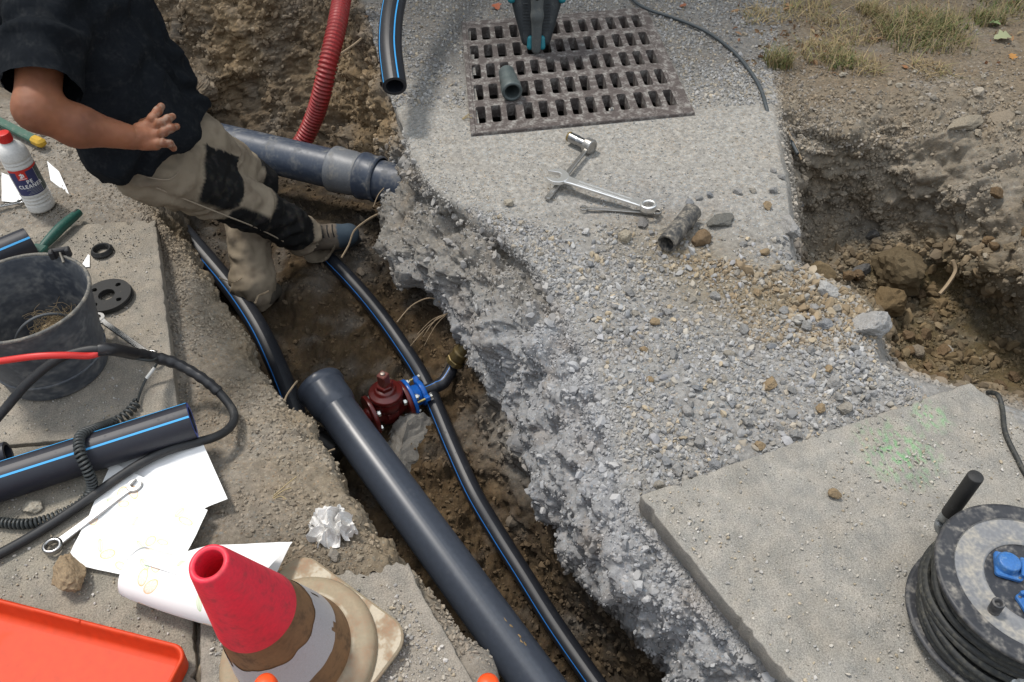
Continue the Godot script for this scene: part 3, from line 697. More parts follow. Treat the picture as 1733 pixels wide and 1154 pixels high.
# ---------------------------------------------------------------- grate
func make_grate() -> void:
	var ex: Vector3 = GX
	var ez: Vector3 = GZ
	var t := thing("drain_grate", "square cast iron drain grate with rows of slots in the concrete", "grate", Transform3D(Basis.IDENTITY, GO))
	var iron := dusty(Color(0.085, 0.068, 0.062), Color(0.27, 0.255, 0.235), 0.53, 0.75, 0.0, 2.6, 41, 0.02)
	relief(iron, grit_height, 0.12)
	var xs := [0.052, 0.121, 0.189, 0.266, 0.336, 0.413, 0.482, 0.551, 0.629, 0.699, 0.778, 0.848, 0.917]
	var hw := 0.0215
	var bound := [0.022]
	for k in 12: bound.append((xs[k] + xs[k + 1]) / 2)
	bound.append(0.95)
	var yb := []
	for k in 6: yb.append(0.045 + 0.905 * k / 5.0)
	var st := SurfaceTool.new()
	st.begin(Mesh.PRIMITIVE_TRIANGLES)
	st.set_smooth_group(-1)
	var at := func(a: float, b: float, y: float) -> Vector3: return ex * a + ez * b + V(0, y, 0)
	var top := 0.008
	var low := -0.045
	for r in 5:
		for c in 13:
			var hx: float = xs[c]
			var hy0: float = yb[r] + 0.030
			var hy1: float = yb[r + 1] - 0.022
			var inner := PackedVector2Array()
			var outer := PackedVector2Array()
			var rc := 0.011
			for k in 4:
				var sx: float = [1, -1, -1, 1][k]
				var sy: float = [1, 1, -1, -1][k]
				var cx := hx + sx * (hw - rc)
				var cy: float = (hy1 if sy > 0 else hy0) - sy * rc
				for s in 4:
					var a := PI / 2 * (k + s / 3.0)
					inner.append(Vector2(cx + cos(a) * rc, cy + sin(a) * rc))
					var ob := Vector2(bound[c + 1] if sx > 0 else bound[c], yb[r + 1] if sy > 0 else yb[r])
					var ia := inner[inner.size() - 1]
					if s == 0: ob = Vector2(ob.x, ia.y) if k % 2 == 0 else Vector2(ia.x, ob.y)
					elif s == 3: ob = Vector2(ia.x, ob.y) if k % 2 == 0 else Vector2(ob.x, ia.y)
					outer.append(ob)
			for k in 16:
				var l := (k + 1) % 16
				var A: Vector3 = at.call(outer[k].x, outer[k].y, top)
				var B: Vector3 = at.call(outer[l].x, outer[l].y, top)
				var C: Vector3 = at.call(inner[k].x, inner[k].y, top)
				var Dd: Vector3 = at.call(inner[l].x, inner[l].y, top)
				var E: Vector3 = at.call(inner[k].x, inner[k].y, low)
				var Ff: Vector3 = at.call(inner[l].x, inner[l].y, low)
				for q in [A, B, C, B, Dd, C, C, Dd, E, Dd, Ff, E]: st.add_vertex(q)
	st.generate_normals()
	obj("slotted_plate", st.commit(), iron, t)
	# rim of the casting, four bars round the plate
	var rim := []
	for e in [[0.0, 0.0, 0.022, 1.0], [0.95, 0.0, 1.0, 1.0], [0.022, 0.0, 0.95, 0.045], [0.022, 0.95, 0.95, 1.0]]:
		var pl := PackedVector2Array()
		for q in [[e[0], e[1]], [e[2], e[1]], [e[2], e[3]], [e[0], e[3]]]:
			var w: Vector3 = ex * q[0] + ez * q[1]
			pl.append(Vector2(w.x, w.z))
		rim.append([prism(pl, -0.06, 0.0095, 0.003), Transform3D.IDENTITY])
	obj("frame", join(rim), iron, t)
	# the shaft under it
	var pit := []
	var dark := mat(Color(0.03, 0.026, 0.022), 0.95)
	var k0 := 0.03
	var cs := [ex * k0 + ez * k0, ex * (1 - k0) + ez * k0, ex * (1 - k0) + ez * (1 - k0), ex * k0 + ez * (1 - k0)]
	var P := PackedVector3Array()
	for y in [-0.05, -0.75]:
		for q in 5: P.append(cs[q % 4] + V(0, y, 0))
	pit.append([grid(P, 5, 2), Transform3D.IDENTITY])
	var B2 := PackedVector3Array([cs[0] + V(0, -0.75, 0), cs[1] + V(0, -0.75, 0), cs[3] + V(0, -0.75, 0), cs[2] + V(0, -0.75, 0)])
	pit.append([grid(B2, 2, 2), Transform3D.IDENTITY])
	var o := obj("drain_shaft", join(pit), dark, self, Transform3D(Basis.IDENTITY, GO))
	tag(o, "", "", "", "structure")

# ---------------------------------------------------------------- wrenches
var chrome: StandardMaterial3D
var chrome_dirty: StandardMaterial3D
func jaw_poly(r: float, w: float) -> PackedVector2Array:
	var out := PackedVector2Array()
	var a := asin(w / r)
	for k in 25:
		var f := PI - a - (TAU - 2 * a) * k / 24.0
		out.append(Vector2(cos(f), sin(f)) * r)
	out.append_array([Vector2(0.1 * r, -w), Vector2(0.32 * r, -w * 0.55), Vector2(0.32 * r, w * 0.55), Vector2(0.1 * r, w)])
	return out

func wrench(label: String, a: Vector3, b: Vector3, rj: float, rr: float, th_: float, m: Material, up := Vector3.UP, jaw_turn := 0.26) -> Node3D:
	var L := a.distance_to(b)
	var t := thing("combination_wrench", label, "wrench", frame_of(b - a, up, a), "combination wrenches")
	obj("open_jaw", prism(jaw_poly(rj, rj * 0.46), -th_ * 0.45, th_ * 0.45, 0.0012), m, t, Transform3D(Basis(Vector3.UP, jaw_turn), Vector3.ZERO))
	var s := PackedVector2Array([Vector2(rj * 0.75, -rj * 0.5), Vector2(rj * 1.5, -rj * 0.42), Vector2(L - rr * 1.5, -rr * 0.46), Vector2(L - rr * 0.8, -rr * 0.5), Vector2(L - rr * 0.8, rr * 0.5), Vector2(L - rr * 1.5, rr * 0.46), Vector2(rj * 1.5, rj * 0.42), Vector2(rj * 0.75, rj * 0.5)])
	var sh := obj("shaft", prism(s, -th_ * 0.35, th_ * 0.35, th_ * 0.16), m, t)
	# the sunken panel along the shaft
	var x0 := rj * 2.0
	var x1 := L - rr * 2.2
	var pw := rj * 0.17
	for sg in [-1.0, 1.0]:
		obj("panel_edge", prism(PackedVector2Array([Vector2(x0, sg * pw - 0.0006), Vector2(x1, sg * pw - 0.0006), Vector2(x1, sg * pw + 0.0006), Vector2(x0, sg * pw + 0.0006)]), th_ * 0.34, th_ * 0.4, 0.0002), m, sh)
	var h := th_ * 0.75
	var pr := [Vector2(rr * 0.62, -h * 0.9), Vector2(rr * 0.86, -h), Vector2(rr, -h * 0.7), Vector2(rr, h * 0.7), Vector2(rr * 0.86, h), Vector2(rr * 0.66, h * 0.92), Vector2(rr * 0.60, h * 0.6), Vector2(rr * 0.60, -h * 0.6), Vector2(rr * 0.62, -h * 0.9)]
	obj("ring_end", lathe(pr, 30), m, t, Transform3D(Basis(V(0, 0, 1), 0.12), V(L, th_ * 0.15, 0)))
	return t

# ---------------------------------------------------------------- pipes with blue stripes
var pe_black: StandardMaterial3D
var pe_clean: StandardMaterial3D
var stripe_blue: StandardMaterial3D
func water_pipe(called: String, label: String, path: Array, r: float, angles: Array, per := 10, ref := Vector3.UP, open_end := false, width := 0.09, m: Material = null, cat := "pipe", blue: Material = null) -> Node3D:
	var c := smooth(path, per)
	var t := thing(called, label, cat)
	var mm: Material = m if m else pe_black
	if open_end: obj("pipe_wall", hollow(c, r, r * 0.72, 30, ref), mm, t)
	else: obj("pipe_wall", tube(c, r, 22, ref), mm, t)
	for a in angles:
		obj("blue_stripe", tube(c, r + 0.0006, 3, ref, a - width, a + width, false), blue if blue else stripe_blue, t)
	return t

# ---------------------------------------------------------------- figures as fields of tapered capsules
func net(bones: Array, cell: float, k: float) -> Array:
	var lo := V(1e9, 1e9, 1e9)
	var hi := -lo
	for b in bones:
		for e in [[b[0], b[2]], [b[1], b[3]]]:
			lo = lo.min(e[0] - Vector3.ONE * (e[1] + cell * 3))
			hi = hi.max(e[0] + Vector3.ONE * (e[1] + cell * 3))
	var nx := int((hi.x - lo.x) / cell) + 2
	var ny := int((hi.y - lo.y) / cell) + 2
	var nz := int((hi.z - lo.z) / cell) + 2
	var F := PackedFloat32Array()
	F.resize(nx * ny * nz)
	F.fill(1.0)
	for b in bones:
		var a: Vector3 = b[0]
		var ab: Vector3 = b[1] - b[0]
		var l2 := maxf(ab.length_squared(), 1e-9)
		var ra: float = b[2]
		var rb: float = b[3]
		var pad := maxf(ra, rb) + k + cell * 2.5
		var l := (a.min(b[1]) - Vector3.ONE * pad - lo) / cell
		var h := (a.max(b[1]) + Vector3.ONE * pad - lo) / cell
		for z in range(maxi(int(l.z), 0), mini(int(h.z) + 1, nz)):
			for y in range(maxi(int(l.y), 0), mini(int(h.y) + 1, ny)):
				var q := (z * ny + y) * nx
				for x in range(maxi(int(l.x), 0), mini(int(h.x) + 1, nx)):
					var p := lo + V(x, y, z) * cell - a
					var t := clampf(p.dot(ab) / l2, 0.0, 1.0)
					var d := (p - ab * t).length() - ra - (rb - ra) * t
					var f := F[q + x]
					var w := k - absf(f - d)
					F[q + x] = minf(f, d) - (w * w / (4.0 * k) if w > 0.0 else 0.0)
	var id := PackedInt32Array()
	id.resize(nx * ny * nz)
	id.fill(-1)
	var P := PackedVector3Array()
	var ix := PackedInt32Array()
	var off := [0, 1, nx, nx + 1, nx * ny, nx * ny + 1, nx * ny + nx, nx * ny + nx + 1]
	var edges := [[0, 1], [2, 3], [4, 5], [6, 7], [0, 2], [1, 3], [4, 6], [5, 7], [0, 4], [1, 5], [2, 6], [3, 7]]
	var lim := cell * 2.0
	for z in nz - 1:
		for y in ny - 1:
			var q0 := (z * ny + y) * nx
			for x in nx - 1:
				var q := q0 + x
				if absf(F[q]) > lim: continue
				var s := 0
				for e in 8:
					if F[q + off[e]] < 0.0: s += 1
				if s == 0 or s == 8: continue
				var sum := Vector3.ZERO
				var n := 0
				for e in edges:
					var f0 := F[q + off[e[0]]]
					var f1 := F[q + off[e[1]]]
					if (f0 < 0.0) != (f1 < 0.0):
						var t := f0 / (f0 - f1)
						var c0 := V(e[0] & 1, (e[0] >> 1) & 1, e[0] >> 2)
						var c1 := V(e[1] & 1, (e[1] >> 1) & 1, e[1] >> 2)
						sum += c0.lerp(c1, t)
						n += 1
				id[q] = P.size()
				P.append(lo + (V(x, y, z) + sum / n) * cell)
	for z in range(1, nz - 1):
		for y in range(1, ny - 1):
			for x in range(1, nx - 1):
				var q := (z * ny + y) * nx + x
				if id[q] < 0: continue
				var neg := F[q] < 0.0
				for ax in 3:
					var st: int = [1, nx, nx * ny][ax]
					if (F[q + st] < 0.0) == neg: continue
					var u: int = [nx, nx * ny, 1][ax]
					var v: int = [nx * ny, 1, nx][ax]
					var A := id[q]
					var B := id[q - u]
					var C := id[q - u - v]
					var Dd := id[q - v]
					if mini(mini(A, B), mini(C, Dd)) < 0: continue
					if neg: ix.append_array([A, B, C, A, C, Dd])
					else: ix.append_array([A, C, B, A, Dd, C])
	ix.reverse()
	return [P, ix]

func add_net(to: Array, more: Array) -> void:
	var b: int = to[0].size()
	to[0].append_array(more[0])
	for i in more[1]: to[1].append(i + b)

# cut a garment open at a plane, with a clean hem
func hem(g: Array, p0: Vector3, n: Vector3, reach: float, cell: float) -> void:
	var P: PackedVector3Array = g[0]
	var bad := PackedByteArray()
	bad.resize(P.size())
	for q in P.size():
		if P[q].distance_to(p0) > reach: continue
		var d := (P[q] - p0).dot(n)
		if d > cell * 1.3: bad[q] = 1
		elif d > 0.0: P[q] -= n * d
	var ix := PackedInt32Array()
	for k in range(0, g[1].size(), 3):
		var a: int = g[1][k]
		var b: int = g[1][k + 1]
		var c: int = g[1][k + 2]
		if bad[a] == 0 and bad[b] == 0 and bad[c] == 0: ix.append_array([a, b, c])
	g[0] = P
	g[1] = ix

func make_person() -> void:
	var t := thing("person", "workman in dark t-shirt and beige work trousers, hand on hip, standing in the trench", "person", Transform3D.IDENTITY)
	# joints
	var sh := Vector3(-1.1523, 0.844, -2.0013)
	var el := Vector3(-1.122, 0.6764, -1.6982)
	var wr := Vector3(-0.9676, 0.5496, -1.7828)
	var sh2 := Vector3(-1.1626, 0.828, -2.3878)
	var hipn := Vector3(-1.0529, 0.2646, -2.0491)
	var hipf := Vector3(-1.0189, 0.2399, -2.225)
	var kneen := Vector3(-0.9105, -0.0217, -2.2709)
	var ankn := Vector3(-0.8071, -0.3256, -2.4745)
	var kneef := Vector3(-0.9738, -0.0836, -2.4947)
	var ankf := Vector3(-0.9824, -0.3683, -2.2574)
	var neck := Vector3(-1.1614, 0.9192, -2.2951)
	var head := Vector3(-1.1056, 1.0241, -2.3462)
	# body: one skin from head to feet
	var bones := [[head, head + V(0.02, 0.07, 0), 0.075, 0.085], [head + V(0.06, -0.045, 0.01), head + V(0.055, 0.0, 0.0), 0.045, 0.06], [head + V(0.13, 0.0, 0.02), head + V(0.10, 0.03, 0.015), 0.012, 0.01],
		[neck, head + V(-0.01, -0.02, 0), 0.055, 0.055], [neck, Vector3(-1.1906, 0.8092, -2.2244), 0.06, 0.12], [Vector3(-1.1733, 0.8483, -2.1209), Vector3(-1.1694, 0.8236, -2.3113), 0.08, 0.08],
		[Vector3(-1.2097, 0.7313, -2.0718), Vector3(-1.0875, 0.3912, -2.065), 0.095, 0.075], [Vector3(-1.1694, 0.7216, -2.2056), Vector3(-1.0612, 0.3457, -2.1906), 0.095, 0.075],
		[sh, el, 0.062, 0.047], [el, Vector3(-1.0654, 0.6131, -1.7334), 0.046, 0.0475], [Vector3(-1.0654, 0.6131, -1.7334), wr, 0.0475, 0.031],
		[sh2, Vector3(-1.0798, 0.7971, -2.6005), 0.06, 0.045], [Vector3(-1.0798, 0.7971, -2.6005), Vector3(-1.0428, 0.7806, -2.8714), 0.042, 0.03], [Vector3(-1.0428, 0.7806, -2.8714), Vector3(-1.0345, 0.768, -2.9735), 0.035, 0.03],
		[hipn, kneen, 0.07, 0.05], [kneen, ankn, 0.05, 0.035], [hipf, kneef, 0.07, 0.05], [kneef, ankf, 0.05, 0.035]]
	var sk := net(bones, 0.012, 0.03)
	# the hand on the hip, with its own finer grid
	var kd := 2.055
	var hand := [[wr, Vector3(-0.9444, 0.5436, -1.7982), 0.030, 0.026], [Vector3(-0.9535, 0.5531, -1.808), Vector3(-0.9315, 0.5588, -1.8212), 0.023, 0.019], [Vector3(-0.9474, 0.5341, -1.7883), Vector3(-0.9178, 0.5282, -1.7894), 0.022, 0.017], [Vector3(-0.9459, 0.5436, -1.7982), Vector3(-0.9193, 0.543, -1.8047), 0.024, 0.019]]
	var fingers := [[Vector3(-0.9376, 0.5599, -1.8222), Vector3(-0.9209, 0.5789, -1.8275), Vector3(-0.9117, 0.5863, -1.8496), Vector3(-0.9079, 0.5886, -1.8692), 0.0118], [Vector3(-0.9239, 0.5557, -1.8179), Vector3(-0.8984, 0.5721, -1.8161), Vector3(-0.8837, 0.5752, -1.8309), Vector3(-0.8788, 0.5705, -1.8505), 0.0110], [Vector3(-0.9163, 0.5419, -1.8037), Vector3(-0.8908, 0.5553, -1.7987), Vector3(-0.8761, 0.5583, -1.8134), Vector3(-0.8689, 0.5514, -1.8336), 0.0110], [Vector3(-0.9163, 0.5282, -1.7894), Vector3(-0.8923, 0.5364, -1.7792), Vector3(-0.8791, 0.5309, -1.7851), Vector3(-0.8749, 0.5142, -1.7894), 0.0105]]
	for f in fingers:
		hand.append([f[0], f[1], f[4] * 1.12, f[4]])
		hand.append([f[1], f[2], f[4], f[4] * 0.95])
		hand.append([f[2], f[3], f[4] * 0.95, f[4] * 0.82])
	hand.append([Vector3(-0.9635, 0.545, -1.8212), Vector3(-0.9713, 0.5376, -1.8712), 0.014, 0.012])
	hand.append([Vector3(-0.9713, 0.5376, -1.8712), Vector3(-0.971, 0.5283, -1.9047), 0.012, 0.010])
	add_net(sk, net(hand, 0.003, 0.0055))
	var nz := noise(9.0, 51, 4)
	var nf := noise(60.0, 53, 3)
	var col := PackedColorArray()
	for p in sk[0]:
		var c := Color(0.235, 0.088, 0.04).lerp(Color(0.15, 0.056, 0.027), clampf(nz.get_noise_3dv(p) * 1.4 + 0.3, 0, 1))
		# dry mud on the fingers and knuckles
		var near_tip := 1.0
		for f in fingers: near_tip = minf(near_tip, p.distance_to(f[2]))
		var mud := clampf(1.3 - near_tip / 0.03, 0, 1) * clampf(nf.get_noise_3dv(p) * 3.0 + 0.35, 0, 1)
		c = c.lerp(Color(0.30, 0.13, 0.075), clampf(nf.get_noise_3dv(p * 1.4), 0, 1) * 0.5)
		col.append(c.lerp(Color(0.34, 0.28, 0.215), mud * 0.4))
	var skin := StandardMaterial3D.new()
	skin.vertex_color_use_as_albedo = true
	skin.roughness = 0.66
	skin.subsurf_scatter_enabled = true
	skin.subsurf_scatter_strength = 0.08
	var body := obj("body", mesh_of(sk[0], sk[1], col), skin, t)
	obj("hair", mesh_of_net(net([[head + V(-0.03, 0.05, 0), head + V(0.02, 0.1, 0), 0.085, 0.082], [head + V(-0.04, 0.0, 0), head + V(-0.04, 0.05, 0), 0.07, 0.08]], 0.012, 0.03)), mat(Color(0.05, 0.04, 0.035), 0.8), body)
	# t-shirt
	var shirt := net([[Vector3(-1.1978, 0.7891, -2.0452), Vector3(-1.0826, 0.4335, -1.9648), 0.14, 0.118], [Vector3(-1.1694, 0.7443, -2.2291), Vector3(-1.0526, 0.3688, -2.1858), 0.145, 0.118], [Vector3(-1.1785, 0.7746, -2.1166), Vector3(-1.0434, 0.4068, -2.0236), 0.15, 0.125], [Vector3(-1.0519, 0.4127, -2.0297), Vector3(-1.0254, 0.262, -2.0752), 0.13, 0.138], [Vector3(-1.0925, 0.4199, -1.9652), Vector3(-1.0828, 0.3038, -2.0034), 0.115, 0.112], [Vector3(-1.0526, 0.3626, -2.1793), Vector3(-1.0203, 0.2352, -2.1914), 0.122, 0.13],
		[Vector3(-1.1904, 0.8473, -2.163), Vector3(-1.1694, 0.835, -2.323), 0.10, 0.10], [sh, Vector3(-1.1405, 0.7713, -1.8829), 0.092, 0.088], [Vector3(-1.1405, 0.7713, -1.8829), Vector3(-1.111, 0.6943, -1.7239), 0.088, 0.082], [sh2, Vector3(-1.1358, 0.8097, -2.5128), 0.085, 0.08]], 0.011, 0.035)
	hem(shirt, Vector3(-1.0239, 0.3693, -1.9991), (Vector3(-0.995, 0.1634, -2.0595) - Vector3(-1.1204, 0.5969, -2.0765)).normalized(), 0.42, 0.011)
	hem(shirt, Vector3(-1.1198, 0.7033, -1.7548), (Vector3(-1.122, 0.6764, -1.6982) - Vector3(-1.1405, 0.8113, -1.9243)).normalized(), 0.2, 0.011)
	var cloth_n := noise(7.0, 61, 3)
	var fold := noise(3.2, 63, 2)
	var SP: PackedVector3Array = shirt[0]
	var ax := (Vector3(-1.0353, 0.3033, -2.0604) - Vector3(-1.1785, 0.7638, -2.1054)).normalized()
	var sm := mesh_of(SP, shirt[1])
	var SN: PackedVector3Array = sm.surface_get_arrays(0)[Mesh.ARRAY_NORMAL]
	for q in SP.size():
		var p := SP[q]
		var along := p.dot(ax)
		# pulls run from the armpit to the hip
		var d := 0.016 * sin(along * 30.0 + fold.get_noise_3dv(p) * 9.0 + p.x * 16.0) * clampf(cloth_n.get_noise_3dv(p * 0.6) + 0.55, 0, 1)
		d += 0.006 * cloth_n.get_noise_3dv(p * 2.0)
		SP[q] = p + SN[q] * d
	var shirt_mat := dusty(Color(0.011, 0.013, 0.016), Color(0.028, 0.029, 0.03), 0.42, 0.95, 0.0, 3.0, 71, 0.02)
	shirt_mat.metallic_specular = 0.15
	obj("t_shirt", mesh_of(SP, shirt[1]), shirt_mat, t)
	# trousers
	var tr := net([[Vector3(-1.0874, 0.3055, -2.0194), Vector3(-1.026, 0.264, -2.2212), 0.105, 0.105], [hipn, Vector3(-0.9962, 0.1267, -2.1655), 0.104, 0.092], [Vector3(-0.9962, 0.1267, -2.1655), kneen, 0.092, 0.083], [kneen, Vector3(-0.856, -0.1819, -2.3785), 0.080, 0.072], [Vector3(-0.856, -0.1819, -2.3785), Vector3(-0.7938, -0.3638, -2.4924), 0.072, 0.082],
		[hipf, Vector3(-0.993, 0.0757, -2.3718), 0.10, 0.09], [Vector3(-0.993, 0.0757, -2.3718), kneef, 0.09, 0.084], [kneef, Vector3(-0.9937, -0.2267, -2.3753), 0.082, 0.076], [Vector3(-0.9937, -0.2267, -2.3753), ankf, 0.076, 0.078], [ankf, Vector3(-0.9799, -0.4099, -2.2432), 0.078, 0.07], [Vector3(-1.0338, 0.2443, -2.0856), Vector3(-1.0155, 0.1843, -2.2251), 0.09, 0.085]], 0.0085, 0.028)
	hem(tr, Vector3(-0.8179, -0.3003, -2.4575), (Vector3(-0.7938, -0.3638, -2.4924) - Vector3(-0.856, -0.1819, -2.3785)).normalized(), 0.13, 0.0085)
	var TP: PackedVector3Array = tr[0]
	var TN: PackedVector3Array = mesh_of(TP, tr[1]).surface_get_arrays(0)[Mesh.ARRAY_NORMAL]
	var tcol := PackedColorArray()
	var dirt := noise(11.0, 67, 4)
	# black reinforced panels: [leg from, leg to, start, end along it, side it faces, how far round]
	var panels := [[hipn, kneen, 0.14, 0.66, V(0.3, 0.75, 0.25), 0.12], [kneen, ankn, 0.06, 0.80, V(0.15, 0.7, 0.6), -0.05], [hipn, kneen, 0.60, 1.1, V(0.0, -0.75, 0.65), 0.45], [hipf, kneef, 0.78, 1.1, V(0.6, 0.6, 0.1), 0.2], [kneef, ankf, 0.15, 0.5, V(0.9, 0.0, 0.3), 0.5]]
	for q in TP.size():
		var p := TP[q]
		var d := 0.008 * sin(p.y * 60.0 + fold.get_noise_3dv(p * 1.6) * 8.0 + p.z * 30.0) * clampf(cloth_n.get_noise_3dv(p) + 0.5, 0, 1) + 0.006 * cloth_n.get_noise_3dv(p * 2.2)
		var c := Color(0.235, 0.195, 0.145).lerp(Color(0.15, 0.12, 0.088), clampf(dirt.get_noise_3dv(p) * 1.6, 0, 1))
		for e in panels:
			var la: Vector3 = e[1] - e[0]
			var t2: float = (p - e[0]).dot(la) / la.length_squared()
			var foot: Vector3 = e[0] + la * clampf(t2, 0.0, 1.0)
			if p.distance_to(foot) > 0.135: continue
			var rad := (p - foot).normalized()
			var margin: float = minf(minf(t2 - e[2], e[3] - t2) * la.length(), (rad.dot(e[4].normalized()) - e[5] - 0.5 * pow(absf(t2 * 2.0 - e[2] - e[3]) / (e[3] - e[2]), 8.0)) * 0.08)
			var w := clampf(margin / 0.010 + 0.5, 0.0, 1.0)
			c = c.lerp(Color(0.012, 0.013, 0.014).lerp(Color(0.06, 0.052, 0.043), clampf(dirt.get_noise_3dv(p * 2.0) * 1.2 - 0.1, 0, 1)), w)
			d += 0.003 * w
		TP[q] = p + TN[q] * d
		tcol.append(c)
	var tm := StandardMaterial3D.new()
	tm.vertex_color_use_as_albedo = true
	tm.roughness = 0.9
	tm.metallic_specular = 0.2
	var trousers := obj("work_trousers", mesh_of(TP, tr[1], tcol), tm, t)
	# stitched seam along the near leg
	var seam := mat(Color(0.28, 0.23, 0.17), 0.9)
	obj("seam", tube(smooth([Vector3(-1.033, 0.2937, -1.9281), Vector3(-0.9852, 0.1988, -1.9953), Vector3(-0.9311, 0.0773, -2.0855), Vector3(-0.8796, -0.079, -2.2115), Vector3(-0.8323, -0.2433, -2.3293)], 10), 0.0025, 6), seam, trousers)
	obj("seam", tube(smooth([Vector3(-1.0405, 0.3382, -1.9166), Vector3(-0.9901, 0.3128, -1.9479), Vector3(-0.9705, 0.3142, -2.05)], 10), 0.002, 6), seam, trousers)
	# boots
	var boot := net([[Vector3(-0.8178, -0.3633, -2.5217), Vector3(-0.7321, -0.3726, -2.5409), 0.05, 0.048], [Vector3(-0.7367, -0.3885, -2.5533), Vector3(-0.6666, -0.3847, -2.5716), 0.046, 0.044], [Vector3(-0.8097, -0.3156, -2.4991), Vector3(-0.8131, -0.3633, -2.5217), 0.055, 0.05], [Vector3(-0.8405, -0.4276, -2.556), Vector3(-0.687, -0.4233, -2.5892), 0.034, 0.036]], 0.008, 0.03)
	var bcol := PackedColorArray()
	var toe := Vector3(-0.6478, -0.3785, -2.5636)
	for p in boot[0]:
		var c := Color(0.10, 0.085, 0.07).lerp(Color(0.17, 0.14, 0.11), clampf(dirt.get_noise_3dv(p * 2.0) + 0.3, 0, 1))
		if p.distance_to(toe) < 0.075 + 0.008 * dirt.get_noise_3dv(p): c = Color(0.055, 0.075, 0.095)
		bcol.append(c)
	var bo := obj("boot", mesh_of(boot[0], boot[1], bcol), tm, t)
	var lace := mat(Color(0.02, 0.02, 0.02), 0.9)
	for k in 5:
		var u := 526.0 + k * 9.0
		var a: Vector3 = (Vector3(-0.7906, -0.2918, -2.495)).lerp(Vector3(-0.7149, -0.3054, -2.5313), k / 4.0)
		var b: Vector3 = (Vector3(-0.7788, -0.3162, -2.4554)).lerp(Vector3(-0.7056, -0.3397, -2.4958), k / 4.0)
		obj("lace", tube(smooth([a, (a + b) / 2 + V(0, 0.008, 0.01), b], 6), 0.003, 6), lace, bo)
	obj("sole", tube(smooth([Vector3(-0.8405, -0.4343, -2.549), Vector3(-0.7603, -0.4454, -2.5663), Vector3(-0.6769, -0.4364, -2.59), Vector3(-0.6377, -0.4194, -2.6076)], 6), 0.03, 12), mat(Color(0.03, 0.03, 0.03), 0.9), bo)
	var boot2 := net([[Vector3(-0.9714, -0.3766, -2.2201), Vector3(-0.9514, -0.423, -2.244), 0.045, 0.04], [Vector3(-0.9514, -0.423, -2.244), Vector3(-0.9362, -0.4577, -2.3089), 0.04, 0.036]], 0.01, 0.03)
	var b2c := PackedColorArray()
	for p in boot2[0]: b2c.append(Color(0.07, 0.06, 0.05))
	obj("boot", mesh_of(boot2[0], boot2[1], b2c), tm, t)

func mesh_of_net(n: Array) -> ArrayMesh:
	return mesh_of(n[0], n[1])

func paper_sheet(called: String, label: String, q: Array, m: Material, bump: float, lift: Array, seed_ := 3, group := "", parent: Node = null, n := 26) -> MeshInstance3D:
	# q: far left, far right, near right, near left
	var nz := noise(5.0, seed_, 3)
	var nz2 := noise(18.0, seed_ + 4, 2)
	var p := PackedVector3Array()
	var uv := PackedVector2Array()
	for j in n + 1:
		for i in n + 1:
			var u := float(i) / n
			var v := float(j) / n
			var x: Vector3 = q[0].lerp(q[1], u).lerp(q[3].lerp(q[2], u), v)
			var l: float = lerpf(lerpf(lift[0], lift[1], u), lerpf(lift[3], lift[2], u), v)
			x.y += l + bump * (nz.get_noise_3dv(x) + 0.35) + bump * 0.25 * nz2.get_noise_3dv(x)
			p.append(x)
			uv.append(Vector2(u, v))
	# the sheet has a back, a fraction of a millimetre below
	var o := obj(called, grid(p, n + 1, n + 1, null, uv), m, parent if parent else self)
	if not parent: tag(o, label, "paper", group)
	return o

func towel_print() -> ImageTexture:
	var S := 512
	var img := Image.create(S, S, false, Image.FORMAT_RGB8)
	var emb := noise(0.09, 5, 2).get_seamless_image(S, S)
	var r2 := RandomNumberGenerator.new()
	r2.seed = 5
	img.fill(Color(0.93, 0.93, 0.925))
	var spots := [[110, 120, 0], [160, 95, 1], [85, 170, 2], [140, 170, 1], [330, 300, 0], [385, 285, 1], [300, 340, 2], [345, 355, 0], [120, 400, 2], [170, 430, 1], [400, 90, 2], [440, 120, 0], [250, 470, 1], [450, 440, 0], [225, 230, 2], [30, 290, 1]]
	for s in spots:
		var cx: float = s[0]
		var cy: float = s[1]
		var ang := r2.randf() * PI
		var rx := r2.randf_range(26, 38)
		var ry := rx * (0.62 if s[2] != 2 else 0.36)
		for y in range(-40, 41):
			for x in range(-40, 41):
				var a := (x * cos(ang) + y * sin(ang)) / rx
				var b := (-x * sin(ang) + y * cos(ang)) / ry
				var d := sqrt(a * a + b * b)
				var X := int(cx + x)
				var Y := int(cy + y)
				if d > 1.0 or X < 0 or Y < 0 or X >= S or Y >= S: continue
				var base := Color(0.93, 0.93, 0.925)
				var ink := Color(0.92, 0.68, 0.45) if s[2] != 2 else Color(0.66, 0.78, 0.52)
				var w := 0.75 if d > 0.84 else 0.32
				if s[2] != 2 and d < 0.8 and absf(fmod(atan2(b, a) * 4.0 / PI + 8.0, 1.0) - 0.5) < 0.09: w = 0.1
				if s[2] == 2 and absf(b) < 0.08: w = 0.75
				img.set_pixel(X, Y, base.lerp(ink, w))
	return ImageTexture.create_from_image(img)

func text_mesh(txt: String, size: float, depth: float) -> TextMesh:
	var t := TextMesh.new()
	var f := SystemFont.new()
	f.font_names = PackedStringArray(["Droid Sans"])
	f.font_weight = 700
	t.font = f
	t.text = txt
	t.font_size = 48
	t.pixel_size = size / 48.0
	t.depth = depth
	return t

